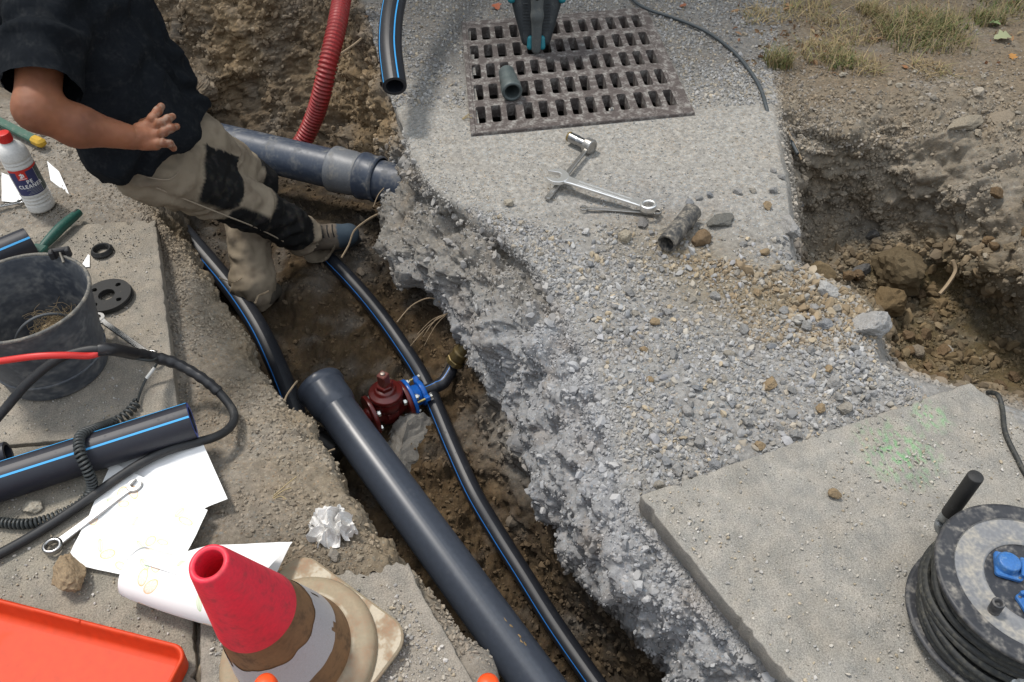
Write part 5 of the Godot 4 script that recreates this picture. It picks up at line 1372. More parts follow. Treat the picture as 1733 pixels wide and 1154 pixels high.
func make_big_pipes() -> void:
	var grey := dusty(Color(0.052, 0.062, 0.083), Color(0.13, 0.128, 0.12), 0.24, 0.31, 0.0, 2.0, 141, 0.02, 0.75)
	var p0 := Vector3(-0.6394, -0.3511, -1.7282)
	var p1 := V(0.083, -0.515, -0.799)
	var d := (p1 - p0).normalized()
	var t := thing("sewer_pipe", "large dark grey plastic sewer pipe with socket end lying along the trench", "pipe")
	var far := p1 + d * 0.55
	obj("pipe_wall", tube(PackedVector3Array([p0 + d * 0.10, p0 + d * 0.4, p0 + d * 0.8, far]), 0.065, 64, Vector3.UP), grey, t)
	obj("socket", lathe([Vector2(0.064, 0.012), Vector2(0.068, 0.0), Vector2(0.074, -0.003), Vector2(0.080, 0.0), Vector2(0.0825, 0.004), Vector2(0.0825, 0.020), Vector2(0.078, 0.026), Vector2(0.0755, 0.030), Vector2(0.0745, 0.090), Vector2(0.070, 0.108), Vector2(0.0652, 0.122)], 64), grey, t, up_to(d, p0))
	obj("socket_seal", lathe([Vector2(0.062, 0.002), Vector2(0.056, 0.006), Vector2(0.058, 0.05), Vector2(0.0, 0.06)], 40), mat(Color(0.015, 0.015, 0.015), 0.7), t, up_to(d, p0))
	var bits := []
	var mq := Vector3(0.0103, -0.4337, -0.9157)
	for k in 14:
		var f := rng.randf_range(-1.0, 1.0)
		bits.append([rock(false, 1.0, 300 + k), Transform3D(frame_of(d, V(0.45, 1, 0), mq + d * f * 0.05 + V(0, rng.randf_range(-0.002, 0.001), rng.randf_range(-0.006, 0.006))).basis * Basis.from_scale(V(rng.randf_range(0.006, 0.014), 0.003, rng.randf_range(0.002, 0.006))), mq + d * f * 0.055 + V(-d.z, 0, d.x) * rng.randf_range(-0.008, 0.008) + V(0, -0.001, 0))])
	obj("mud_smear", join(bits), mat(Color(0.25, 0.17, 0.08), 0.95), t)
	# back pipe
	var old := dusty(Color(0.042, 0.056, 0.085), Color(0.24, 0.22, 0.19), 0.42, 0.42, 0.0, 2.0, 143, 0.014)
	var q0 := Vector3(-1.6529, -0.27, -3.2145)
	var q1 := Vector3(-0.4048, -0.27, -2.7295)
	var e := (q1 - q0).normalized()
	var s := thing("drain_pipe", "old dusty grey drain pipe crossing the far end of the trench behind the workman", "pipe")
	obj("pipe_wall", tube(PackedVector3Array([q0, q0.lerp(q1, 0.5), q1 + e * 0.15]), 0.083, 48, Vector3.UP), old, s)
	var k0 := Vector3(-0.7517, -0.27, -2.8661)
	obj("socket_collar", lathe([Vector2(0.083, -0.004), Vector2(0.094, -0.003), Vector2(0.0975, 0.0), Vector2(0.0975, 0.022), Vector2(0.094, 0.026), Vector2(0.093, 0.09), Vector2(0.090, 0.10), Vector2(0.090, 0.13)], 48), dusty(Color(0.14, 0.15, 0.165), Color(0.25, 0.23, 0.20), 0.4, 0.45, 0.0, 3.0, 145), s, up_to(e, k0))
	obj("collar_bead", lathe([Vector2(0.089, 0.128), Vector2(0.0975, 0.131), Vector2(0.099, 0.138), Vector2(0.099, 0.152), Vector2(0.095, 0.158), Vector2(0.093, 0.20), Vector2(0.098, 0.204), Vector2(0.098, 0.212), Vector2(0.09, 0.218)], 48), old, s, up_to(e, k0))
	# red corrugated conduit
	var c := smooth([Vector3(-0.75, 0.22, -3.783), Vector3(-0.7801, 0.12, -3.6994), Vector3(-0.7905, 0.05, -3.5169), Vector3(-0.8225, -0.05, -3.3797), Vector3(-0.8649, -0.17, -3.3358), Vector3(-0.9234, -0.3, -3.3375), Vector3(-0.9976, -0.42, -3.3174), Vector3(-1.068, -0.48, -3.2991)], 46)
	var rr := PackedFloat32Array()
	var length := 0.0
	for i in c.size():
		if i > 0: length += c[i].distance_to(c[i - 1])
		rr.append(0.041 + 0.0035 * sin(length * TAU / 0.0175))
	var cd := thing("corrugated_conduit", "red corrugated conduit hanging down the earth wall into the trench", "conduit")
	obj("conduit_wall", tube(c, rr, 24, V(0.2, 0.3, 1.0)), dusty(Color(0.33, 0.022, 0.022), Color(0.17, 0.07, 0.05), 0.42, 0.45, 0.0, 3.0, 147), cd)
	# hoses
	water_pipe("water_pipe", "black water pipe bending down from the road with its cut open end", [Vector3(-0.3519, 0.4927, -4.1999), Vector3(-0.4313, 0.3719, -3.643), Vector3(-0.4688, 0.3079, -3.2167), Vector3(-0.4688, 0.2483, -2.9535), Vector3(-0.4359, 0.1782, -2.737)], 0.0455, [0.98, -0.42], 14, V(0.1, 0.6, 0.8), true, 0.06, null, "pipe", mat(Color(0.05, 0.33, 0.7), 0.4))
	water_pipe("water_pipe", "long black water pipe curving down the middle of the trench past the valve", [Vector3(-0.8594, -0.45, -2.6382), Vector3(-0.7545, -0.47, -2.5202), Vector3(-0.6281, -0.48, -2.3682), Vector3(-0.5144, -0.5, -2.2196), Vector3(-0.4115, -0.53, -2.0711), Vector3(-0.3292, -0.57, -1.9462), Vector3(-0.2643, -0.59, -1.8001), Vector3(-0.2027, -0.61, -1.6532), Vector3(-0.1279, -0.63, -1.4877), Vector3(-0.0473, -0.66, -1.3533), Vector3(0.0346, -0.68, -1.2216), Vector3(0.1239, -0.7, -1.0754), Vector3(0.2151, -0.71, -0.9354), Vector3(0.3065, -0.71, -0.7975)], 0.0305, [0.95], 8, Vector3.UP, false, 0.05)
	water_pipe("water_pipe", "black water pipe with blue stripe tucked under the left trench edge", [Vector3(-1.4941, -0.3, -2.7221), Vector3(-1.375, -0.33, -2.5942), Vector3(-1.2063, -0.36, -2.4073), Vector3(-1.0515, -0.4, -2.2324), Vector3(-0.9261, -0.43, -2.06), Vector3(-0.8242, -0.45, -1.8798), Vector3(-0.7464, -0.47, -1.7243), Vector3(-0.7016, -0.5, -1.614), Vector3(-0.6485, -0.55, -1.5181), Vector3(-0.5066, -0.62, -1.3385), Vector3(-0.3054, -0.68, -1.1461), Vector3(-0.1335, -0.7, -0.9523), Vector3(-0.0276, -0.7, -0.8181)], 0.036, [0.75], 8, Vector3.UP, false, 0.06)
	# compression coupling at the side of the sewer pipe
	var cp := thing("compression_coupling", "black plastic coupling half hidden beside the sewer pipe", "pipe fitting", up_to(Vector3(-0.5714, -0.5, -1.5775) - Vector3(-0.6902, -0.5, -1.6387), Vector3(-0.6791, -0.5, -1.6214)))
	var pb := dusty(Color(0.018, 0.018, 0.018), Color(0.10, 0.09, 0.07), 0.3, 0.55, 0.0, 6.0, 149)
	obj("coupling_nut", lathe([Vector2(0.03, 0.0), Vector2(0.05, 0.0), Vector2(0.053, 0.006), Vector2(0.053, 0.04), Vector2(0.048, 0.046)], 28), pb, cp)
	obj("coupling_body", lathe([Vector2(0.044, 0.044), Vector2(0.044, 0.12), Vector2(0.0, 0.12)], 28), pb, cp)

func make_left_bank() -> void:
	# pipe length on the pavement
	var clean := dusty(Color(0.012, 0.014, 0.024), Color(0.07, 0.065, 0.06), 0.24, 0.5, 0.0, 3.0, 151, 0.03, 0.8)
	var bright := mat(Color(0.06, 0.36, 0.72), 0.4)
	var a := Vector3(-1.3653, 0.055, -1.007)
	var b := Vector3(-0.8127, 0.055, -1.2607)
	var t := water_pipe("cut_pipe", "clean black pipe length with light blue stripes lying on the pavement", [a, a.lerp(b, 0.33), a.lerp(b, 0.66), b], 0.0475, [-0.55, 0.52], 4, Vector3.UP, true, 0.055, clean, "pipe", bright)
	obj("end_cap", lathe([Vector2(0.036, 0.001), Vector2(0.0465, 0.0015), Vector2(0.047, -0.002)], 40), mat(Color(0.03, 0.08, 0.40), 0.4), t, up_to(b - a, b))
	var c0 := Vector3(-1.3694, 0.04, -1.1109)
	var c1 := Vector3(-1.2412, 0.045, -1.1633)
	water_pipe("pipe_stub", "short black pipe stub with open end at the left edge of the picture", [c0, c0.lerp(c1, 0.5), c1], 0.032, [1.2], 4, Vector3.UP, true, 0.06, clean, "pipe")
	var d0 := Vector3(-1.6542, 0.07, -1.8286)
	var d1 := Vector3(-1.51, 0.07, -1.9613)
	water_pipe("pipe_offcut", "black pipe offcut with one blue stripe leaning behind the bucket", [d0, d0.lerp(d1, 0.5), d1], 0.045, [0.75], 4, Vector3.UP, true, 0.07, clean, "pipe", bright)
	# rubber gasket and seal
	var rub := dusty(Color(0.013, 0.013, 0.013), Color(0.16, 0.13, 0.09), 0.3, 0.7, 0.0, 6.0, 153)
	for k in 2:
		var at: Vector3 = [Vector3(-1.2171, 0.01, -1.7675), Vector3(-1.2203, 0.019, -1.7656)][k]
		var g := thing("flange_gasket", ["black rubber flange gasket lying lower in the pair on the concrete", "black rubber flange gasket lying on top of another beside the bucket"][k], "gasket", Transform3D(Basis(V(1, 0, 0.2).normalized(), 0.03 * k) * Basis(Vector3.UP, 0.35), at), "rubber gaskets")
		var P := PackedVector3Array()
		var ix := PackedInt32Array()
		var st := SurfaceTool.new()
		var outer := circle(0.070, 48)
		var rings := [prism_with_holes(0.070, 0.024, 4, 0.048, 0.0085, 0.004)]
		obj("rubber_disc", rings[0], rub, g)
	var se := thing("seal_ring", "small black rubber sealing ring on the concrete near its edge", "seal", Transform3D(Basis.IDENTITY, Vector3(-1.317, 0.004, -1.9861)))
	obj("ring", lathe([Vector2(0.020, 0.0), Vector2(0.033, 0.0), Vector2(0.035, 0.004), Vector2(0.034, 0.009), Vector2(0.030, 0.010), Vector2(0.029, 0.017), Vector2(0.0255, 0.018), Vector2(0.023, 0.015), Vector2(0.0215, 0.006), Vector2(0.020, 0.0)], 40), rub, se)
	# scraper with green handle, behind the pipe offcut
	var green := dusty(Color(0.012, 0.085, 0.065), Color(0.24, 0.22, 0.17), 0.3, 0.5, 0.0, 6.0, 155)
	var h0 := Vector3(-1.5086, 0.02, -1.9875)
	var h1 := Vector3(-1.4492, 0.025, -2.1777)
	var br := thing("hand_brush", "green handled brush lying beside the white bottle", "brush", frame_of(h1 - h0, Vector3.UP, h0))
	var hl := h0.distance_to(h1)
	obj("handle", tube(smooth([V(0.0, 0, 0), V(0.05, 0.004, 0), V(0.11, 0.007, 0), V(hl - 0.01, 0.003, 0)], 8), PackedFloat32Array(range(25).map(func(i): return 0.0115 + 0.0055 * sin(i / 24.0 * PI * 0.9))), 16), green, br)
	obj("hang_slot", rbox(0.022, 0.003, 0.007, 0.003, 0.001), mat(Color(0.05, 0.05, 0.045), 0.9), br, Transform3D(Basis.IDENTITY, V(hl - 0.022, 0.0175, 0)))
	obj("brush_head", rbox(0.05, 0.024, 0.05, 0.008, 0.004), green, br, Transform3D(Basis.IDENTITY, V(-0.016, 0, 0)))
	var bris := []
	for k in 60: bris.append([tube(PackedVector3Array([V(0, 0, 0), V(rng.randf_range(-0.008, 0.0), rng.randf_range(-0.006, 0.006), rng.randf_range(-0.006, 0.006)) + V(-0.03, -0.01, 0)]), 0.0007, 3), Transform3D(Basis.IDENTITY, V(-0.04, rng.randf_range(-0.008, 0.004), rng.randf_range(-0.022, 0.022)))])
	obj("bristles", join(bris), mat(Color(0.02, 0.02, 0.02), 0.7), br)
	var y0 := Vector3(-2.037, 0.03, -2.7815)
	var y1 := Vector3(-1.763, 0.03, -2.5962)
	var ys := thing("yellow_tipped_tool", "worn green hand tool with a yellow handle end behind the bottle", "hand tool", frame_of(y1 - y0, Vector3.UP, y0))
	var yl := y0.distance_to(y1)
	obj("tool_shaft", rbox(yl, 0.022, 0.034, 0.008, 0.005), dusty(Color(0.045, 0.12, 0.085), Color(0.2, 0.2, 0.16), 0.45, 0.6, 0.0, 8.0, 157), ys, Transform3D(Basis.IDENTITY, V(yl * 0.42, 0, 0)))
	obj("grip", rbox(0.065, 0.032, 0.036, 0.014, 0.009), dusty(Color(0.55, 0.33, 0.02), Color(0.3, 0.22, 0.06), 0.3, 0.5, 0.0, 8.0, 159), ys, Transform3D(Basis.IDENTITY, V(yl - 0.005, 0, 0)))
	# wrenches
	wrench("long chrome wrench lying across the paper sheet on the left", Vector3(-0.9131, 0.02, -1.087), Vector3(-1.0487, 0.014, -0.9265), 0.0185, 0.0215, 0.010, chrome)
	wrench("chrome wrench sticking out between bucket and rubber gasket", Vector3(-1.1816, 0.06, -1.6269), Vector3(-1.002, 0.03, -1.5074), 0.019, 0.018, 0.009, chrome)
	wrench("chrome wrench end at the foot of the white bottle", Vector3(-1.8193, 0.012, -2.1984), Vector3(-1.6869, 0.012, -2.2454), 0.017, 0.013, 0.008, chrome)
	# cables
	var cab := dusty(Color(0.016, 0.017, 0.019), Color(0.11, 0.10, 0.085), 0.34, 0.55, 0.0, 5.0, 161)
	var ca := thing("welding_cable", "thick black cable looping over bucket, earth edge and paper", "cable")
	obj("cable_line", tube(smooth([Vector3(-1.3347, 0.06, -1.1489), Vector3(-1.2548, 0.12, -1.2259), Vector3(-1.1803, 0.18, -1.2829), Vector3(-1.1066, 0.22, -1.3207), Vector3(-1.0381, 0.23, -1.3411), Vector3(-0.9943, 0.22, -1.3505)], 10), 0.0115, 14), cab, ca)
	var c2 := smooth([Vector3(-0.9943, 0.22, -1.3505), Vector3(-0.9817, 0.17, -1.3915), Vector3(-0.9658, 0.09, -1.4494), Vector3(-0.9122, 0.045, -1.4626), Vector3(-0.8402, 0.015, -1.4333), Vector3(-0.7877, -0.02, -1.3997), Vector3(-0.7536, -0.04, -1.3581), Vector3(-0.7479, -0.03, -1.306), Vector3(-0.7687, 0, -1.2481), Vector3(-0.8409, 0.025, -1.1978), Vector3(-0.8958, 0.028, -1.1631), Vector3(-0.9512, 0.028, -1.1106), Vector3(-1.0402, 0.02, -1.0162), Vector3(-1.1212, 0.016, -0.9405), Vector3(-1.2196, 0.016, -0.8624)], 10)
	obj("cable_line", tube(c2, 0.0115, 14), cab, ca)
	var wrapr := PackedFloat32Array()
	for i in 36: wrapr.append(0.0145 + 0.0012 * sin(i * 1.7) + (0.0015 if i > 10 and i < 18 else 0.0))
	obj("tape_wrap", tube(c2.slice(12, 48), wrapr, 14), mat(Color(0.018, 0.018, 0.02), 0.42), ca)
	obj("cable_joint", tube(smooth([Vector3(-1.0178, 0.228, -1.343), Vector3(-0.9912, 0.215, -1.3572), Vector3(-0.9776, 0.15, -1.404)], 12), 0.0165, 18), mat(Color(0.014, 0.014, 0.016), 0.35), ca)
	var rc := thing("red_cable", "red cable leading into the bucket from the left edge", "cable")
	obj("cable_line", tube(smooth([Vector3(-1.3333, 0.24, -1.2735), Vector3(-1.2169, 0.255, -1.2808), Vector3(-1.1333, 0.262, -1.2896), Vector3(-1.0738, 0.25, -1.3046), Vector3(-1.0344, 0.225, -1.3259), Vector3(-1.0104, 0.22, -1.3425)], 10), 0.0085, 12), mat(Color(0.55, 0.025, 0.02), 0.4), rc)
	var tc := thing("coiled_lead", "thin dark grey coiled lead draped over the cut pipe", "cable")
	var lead := dusty(Color(0.035, 0.04, 0.04), Color(0.1, 0.1, 0.09), 0.3, 0.5, 0.0, 8.0, 163)
	obj("straight_lead", tube(smooth([Vector3(-0.9851, 0.13, -1.4059), Vector3(-0.9533, 0.1, -1.4252), Vector3(-0.9542, 0.07, -1.468), Vector3(-0.9658, 0.05, -1.4537), Vector3(-0.9917, 0.025, -1.4288), Vector3(-0.9995, 0.014, -1.3919), Vector3(-0.9942, 0.016, -1.3532)], 10), 0.0034, 8), lead, tc)
	obj("white_sleeve", tube(smooth([Vector3(-0.9687, 0.046, -1.4487), Vector3(-0.9908, 0.0265, -1.4275)], 8), 0.0046, 8), mat(Color(0.6, 0.6, 0.58), 0.5), tc)
	var axis := smooth([Vector3(-0.9942, 0.016, -1.3532), Vector3(-1.0077, 0.018, -1.3115), Vector3(-1.0309, 0.03, -1.2708), Vector3(-1.0303, 0.085, -1.2092), Vector3(-1.0368, 0.115, -1.1647), Vector3(-1.0192, 0.112, -1.1148), Vector3(-1.0035, 0.075, -1.0868), Vector3(-1.0073, 0.03, -1.0737), Vector3(-1.0227, 0.018, -1.0417), Vector3(-1.0663, 0.016, -1.0074), Vector3(-1.1265, 0.016, -0.9853), Vector3(-1.1969, 0.016, -0.9884), Vector3(-1.2858, 0.016, -1.0011)], 60)
	var hel := PackedVector3Array()
	var tg := tangents(axis)
	var ph := 0.0
	for i in axis.size():
		if i > 0: ph += axis[i].distance_to(axis[i - 1]) / (0.0088 if i > 130 else 0.0125) * TAU
		var side := tg[i].cross(Vector3.UP).normalized()
		var top := side.cross(tg[i])
		hel.append(axis[i] + (top * cos(ph) + side * sin(ph)) * 0.0098)
	# resample finely along the turns
	var fine := PackedVector3Array()
	var acc := 0.0
	ph = 0.0
	for i in axis.size() - 1:
		var seg := axis[i].distance_to(axis[i + 1])
		var n := maxi(2, int(seg / 0.0008))
		for s in n:
			var f := float(s) / n
			var tt := tg[i].lerp(tg[i + 1], f).normalized()
			var side := tt.cross(Vector3.UP).normalized()
			var top := side.cross(tt)
			fine.append(axis[i].lerp(axis[i + 1], f) + (top * cos(ph) + side * sin(ph)) * 0.0098)
			ph += seg / n / (0.0095 if i > 130 else 0.0135) * TAU
	obj("coil", tube(fine, 0.0037, 6, V(0.31, 0.2, 0.93), 0.0, TAU, false), lead, tc)
	# papers
	var towel := StandardMaterial3D.new()
	towel.albedo_texture = towel_print()
	towel.roughness = 0.95
	towel.cull_mode = BaseMaterial3D.CULL_DISABLED
	towel.backlight_enabled = true
	towel.backlight = Color(0.25, 0.25, 0.25)
	var white := mat(Color(0.80, 0.80, 0.795), 0.95)
	white.backlight_enabled = true
	white.backlight = Color(0.25, 0.25, 0.25)
	paper_sheet("paper_sheet", "plain white paper sheet partly under the cut pipe end", [Vector3(-1.0134, 0.005, -1.1527), Vector3(-0.8063, 0, -1.2519), Vector3(-0.681, 0, -1.0532), Vector3(-0.791, 0.004, -0.9957)], white, 0.007, [0.0, 0.0, 0.016, 0.006], 3, "loose papers")
	paper_sheet("paper_sheet", "paper towel sheet printed with orange slices under the long wrench", [Vector3(-0.9976, 0.01, -1.1635), Vector3(-0.7173, 0.01, -1.0176), Vector3(-0.7543, 0.006, -0.8364), Vector3(-1.0008, 0.004, -0.8832)], towel, 0.007, [0.0, 0.008, 0.0, 0.012], 7, "loose papers")
	var r0 := Vector3(-0.8163, 0.058, -0.8402)
	var r1 := Vector3(-0.5808, 0.058, -0.7672)
	var roll := thing("paper_towel_roll", "white printed paper towel roll lying behind the traffic cone", "paper roll", frame_of(r1 - r0, Vector3.UP, r0))
	var rl := r0.distance_to(r1)
	var rp := PackedVector3Array()
	var ruv := PackedVector2Array()
	for j in 13:
		for i in 41:
			var ang := TAU * i / 40
			var rad := 0.056 * (1.0 + 0.03 * sin(ang * 2.0 + j * 0.4)) * (1.0 - 0.05 * float(j == 0))
			rp.append(V(rl * j / 12.0, sin(ang) * rad, cos(ang) * rad))
			ruv.append(Vector2(j / 12.0, ang / TAU * 1.3))
	obj("wound_paper", grid(rp, 41, 13, null, ruv), towel, roll)
	obj("roll_end", lathe([Vector2(0.018, 0.002), Vector2(0.055, 0.0)], 32), white, roll, Transform3D(Basis(V(0, 0, 1), -PI / 2), Vector3.ZERO))
	obj("cardboard_core", lathe([Vector2(0.018, -0.001), Vector2(0.018, 0.06)], 24), mat(Color(0.3, 0.24, 0.17), 0.9), roll, Transform3D(Basis(V(0, 0, 1), -PI / 2), Vector3.ZERO))
	paper_sheet("loose_end", "", [V(0.04, 0.057, 0.0), V(rl * 1.12, 0.055, 0.0), V(rl * 1.2, 0.012, -0.16), V(rl * 0.5, 0.010, -0.10)], white, 0.004, [0.0, 0.0, 0.0, 0.0], 11, "", roll)
	paper_sheet("paper_scrap", "torn white paper corner showing behind the cone top", [Vector3(-0.5493, 0.03, -0.919), Vector3(-0.5035, 0.02, -0.9352), Vector3(-0.5253, 0.01, -0.8599), Vector3(-0.5619, 0.02, -0.8689)], white, 0.004, [0.0, 0.0, 0.0, 0.0], 13, "loose papers", null, 12)
	paper_sheet("paper_scrap", "white paper scrap standing behind the cleaner bottle", [Vector3(-1.6797, 0.02, -2.467), Vector3(-1.622, 0.02, -2.4183), Vector3(-1.5456, 0.002, -2.3005), Vector3(-1.6461, 0.002, -2.386)], white, 0.004, [0.01, 0.0, 0.0, 0.0], 15, "loose papers", null, 12)
	paper_sheet("paper_scrap", "white paper sheet lying under the cleaner bottle on its left", [Vector3(-1.831, 0.004, -2.4198), Vector3(-1.7222, 0.004, -2.3686), Vector3(-1.6592, 0.003, -2.2475), Vector3(-1.7615, 0.003, -2.2577)], white, 0.005, [0.01, 0.0, 0.0, 0.0], 17, "loose papers", null, 12)
	paper_sheet("paper_scrap", "tiny triangular white paper scrap near the rubber ring", [Vector3(-1.3613, 0.004, -1.9772), Vector3(-1.3534, 0.004, -1.9714), Vector3(-1.333, 0.003, -1.9147), Vector3(-1.3617, 0.003, -1.9118)], white, 0.002, [0.0, 0.0, 0.0, 0.0], 19, "loose papers", null, 8)
	# crumpled tissue
	var cn := noise(1.2, 41, 2)
	var fl := noise(0.9, 43, 2)
	var P := PackedVector3Array()
	var ns := 22
	for j in ns + 1:
		for i in ns + 1:
			var x := i * 2.0 / ns - 1.0
			var z := j * 2.0 / ns - 1.0
			var h := 1.0 - 1.2 * absf(cn.get_noise_3d(x, 3.0, z)) * 2.0 - 0.35 * (x * x + z * z) + 0.5 * fl.get_noise_3d(x, 9.0, z)
			var w := 0.75 + 0.35 * fl.get_noise_3d(x * 2.0, 1.0, z * 2.0)
			P.append(V(x * w + 0.3 * cn.get_noise_3d(x, 7.0, z), maxf(h, -0.15 + 0.25 * cn.get_noise_3d(x * 2.0, 2.0, z * 2.0)), z * w + 0.3 * cn.get_noise_3d(x, 11.0, z)))
	var tg0 := grid(P, ns + 1, ns + 1)
	var tis := mesh_of(P, tg0.surface_get_arrays(0)[Mesh.ARRAY_INDEX], null, null, true)
	var to := obj("crumpled_tissue", tis, dusty(Color(0.80, 0.79, 0.77), Color(0.40, 0.27, 0.15), 0.36, 0.95, 0.0, 1.2, 171, 0.03), self, Transform3D(Basis(Vector3.UP, 0.4) * Basis.from_scale(V(0.068, 0.036, 0.056)), Vector3(-0.4304, -0.03, -1.0034)))
	tag(to, "crumpled white tissue stained with mud on the trench edge", "tissue")
	# orange tray
	var ta := Vector3(-0.6584, 0.05, -0.6724)
	var tb := Vector3(-1.1859, 0.05, -0.8005)
	var org := dusty(Color(0.66, 0.046, 0.002), Color(0.56, 0.05, 0.006), 0.36, 0.62, 0.0, 1.2, 173, 0.008, 0.75)
	var tr := thing("orange_tray", "bright orange plastic case lid lying open at the lower left", "tray", frame_of(ta - tb, Vector3.UP, V(tb.x, 0.008, tb.z)))
	var tl := ta.distance_to(tb)
	var wd := 0.34
	var poly := rrect(tl, wd, 0.028, 5)
	var prof := [[-0.004, 0.040], [-0.0045, 0.047], [0.0, 0.0495], [0.004, 0.047], [0.005, 0.040], [0.011, 0.014], [0.016, 0.006], [0.026, 0.004]]
	var tp2 := PackedVector3Array()
	var nn := poly.size()
	prof.push_front([0.0, 0.0])
	for e in prof:
		var pl := inset(poly, e[0])
		for k in nn + 1:
			var v2 := pl[k % nn]
			tp2.append(V(v2.x + tl / 2, e[1], v2.y + wd / 2))
	obj("tray_wall", grid(tp2, nn + 1, prof.size(), null, null, false), org, tr)
	var flo := inset(poly, 0.024)
	var fl2 := PackedVector2Array()
	for e in flo: fl2.append(e + Vector2(tl / 2, wd / 2))
	obj("tray_floor", prism(fl2, 0.0, 0.0045, 0.001), org, tr)
	obj("rim_step", rbox(0.11, 0.009, 0.007, 0.002, 0.002), org, tr, Transform3D(Basis.IDENTITY, V(tl * 0.45, 0.048, 0.001)))
	# orange barrier whose two lugs just enter the picture
	var br2 := thing("safety_barrier", "orange plastic barrier with two rounded lugs at the bottom edge", "barrier")
	var om := mat(Color(0.75, 0.075, 0.01), 0.45)
	for e in [Vector3(-0.3461, 0.5079, -0.4296), Vector3(-0.0336, 0.5079, -0.4296)]:
		obj("lug", lathe([Vector2(0.0, 0.012), Vector2(0.010, 0.011), Vector2(0.0155, 0.006), Vector2(0.0165, -0.004), Vector2(0.0165, -0.06), Vector2(0.0, -0.06)], 24), om, br2, Transform3D(Basis.IDENTITY, e))
	var l0 := Vector3(-0.3461, 0.5079, -0.4296)
	var l1 := Vector3(-0.0336, 0.5079, -0.4296)
	obj("board", rbox(l0.distance_to(l1) + 0.2, 0.18, 0.03, 0.01, 0.006), om, br2, frame_of(l1 - l0, Vector3.UP, (l0 + l1) / 2 + V(0, -0.14, 0.012)))
	for s in [-1.0, 1.0]:
		obj("leg", rbox(0.04, l0.y - 0.2, 0.03, 0.008, 0.004), om, br2, Transform3D(Basis.IDENTITY, V((l0.x + l1.x) / 2 + s * (l1.x - l0.x) * 0.9 - (0.10 if s > 0 else 0.0), (l0.y - 0.2) / 2, l0.z + 0.04)))

func prism_with_holes(R: float, r: float, n: int, rc: float, rh: float, h: float) -> ArrayMesh:
	# disc with a bore and n bolt holes, by sectors
	var st := SurfaceTool.new()
	st.begin(Mesh.PRIMITIVE_TRIANGLES)
	st.set_smooth_group(-1)
	for k in n:
		var a0 := TAU * k / n
		var a1 := TAU * (k + 1) / n
		var mid := (a0 + a1) / 2
		var out := PackedVector2Array()
		var hole := PackedVector2Array()
		var c := Vector2(cos(mid), sin(mid)) * rc
		# outline as seen from the hole
		var pts := []
		for s in 13: pts.append(Vector2(cos(lerpf(a0, a1, s / 12.0)), sin(lerpf(a0, a1, s / 12.0))) * R)
		for s in 13: pts.append(Vector2(cos(lerpf(a1, a0, s / 12.0)), sin(lerpf(a1, a0, s / 12.0))) * r)
		for e in pts:
			out.append(e)
			hole.append(c + (e - c).normalized() * rh)
		var m := pts.size()
		for i in m:
			var j := (i + 1) % m
			var A := out[i]
			var B := out[j]
			var C := hole[i]
			var Dd := hole[j]
			for e in [[A, h], [B, h], [C, h], [B, h], [Dd, h], [C, h], [C, h], [Dd, h], [C, -h], [Dd, h], [Dd, -h], [C, -h], [A, -h], [C, -h], [B, -h], [B, -h], [C, -h], [Dd, -h]]: st.add_vertex(V(e[0].x, e[1], e[0].y))
			if i != 12 and i != 25:
				for e in [[A, h], [A, -h], [B, h], [B, h], [A, -h], [B, -h]]: st.add_vertex(V(e[0].x, e[1], e[0].y))
	st.generate_normals()
	return st.commit()

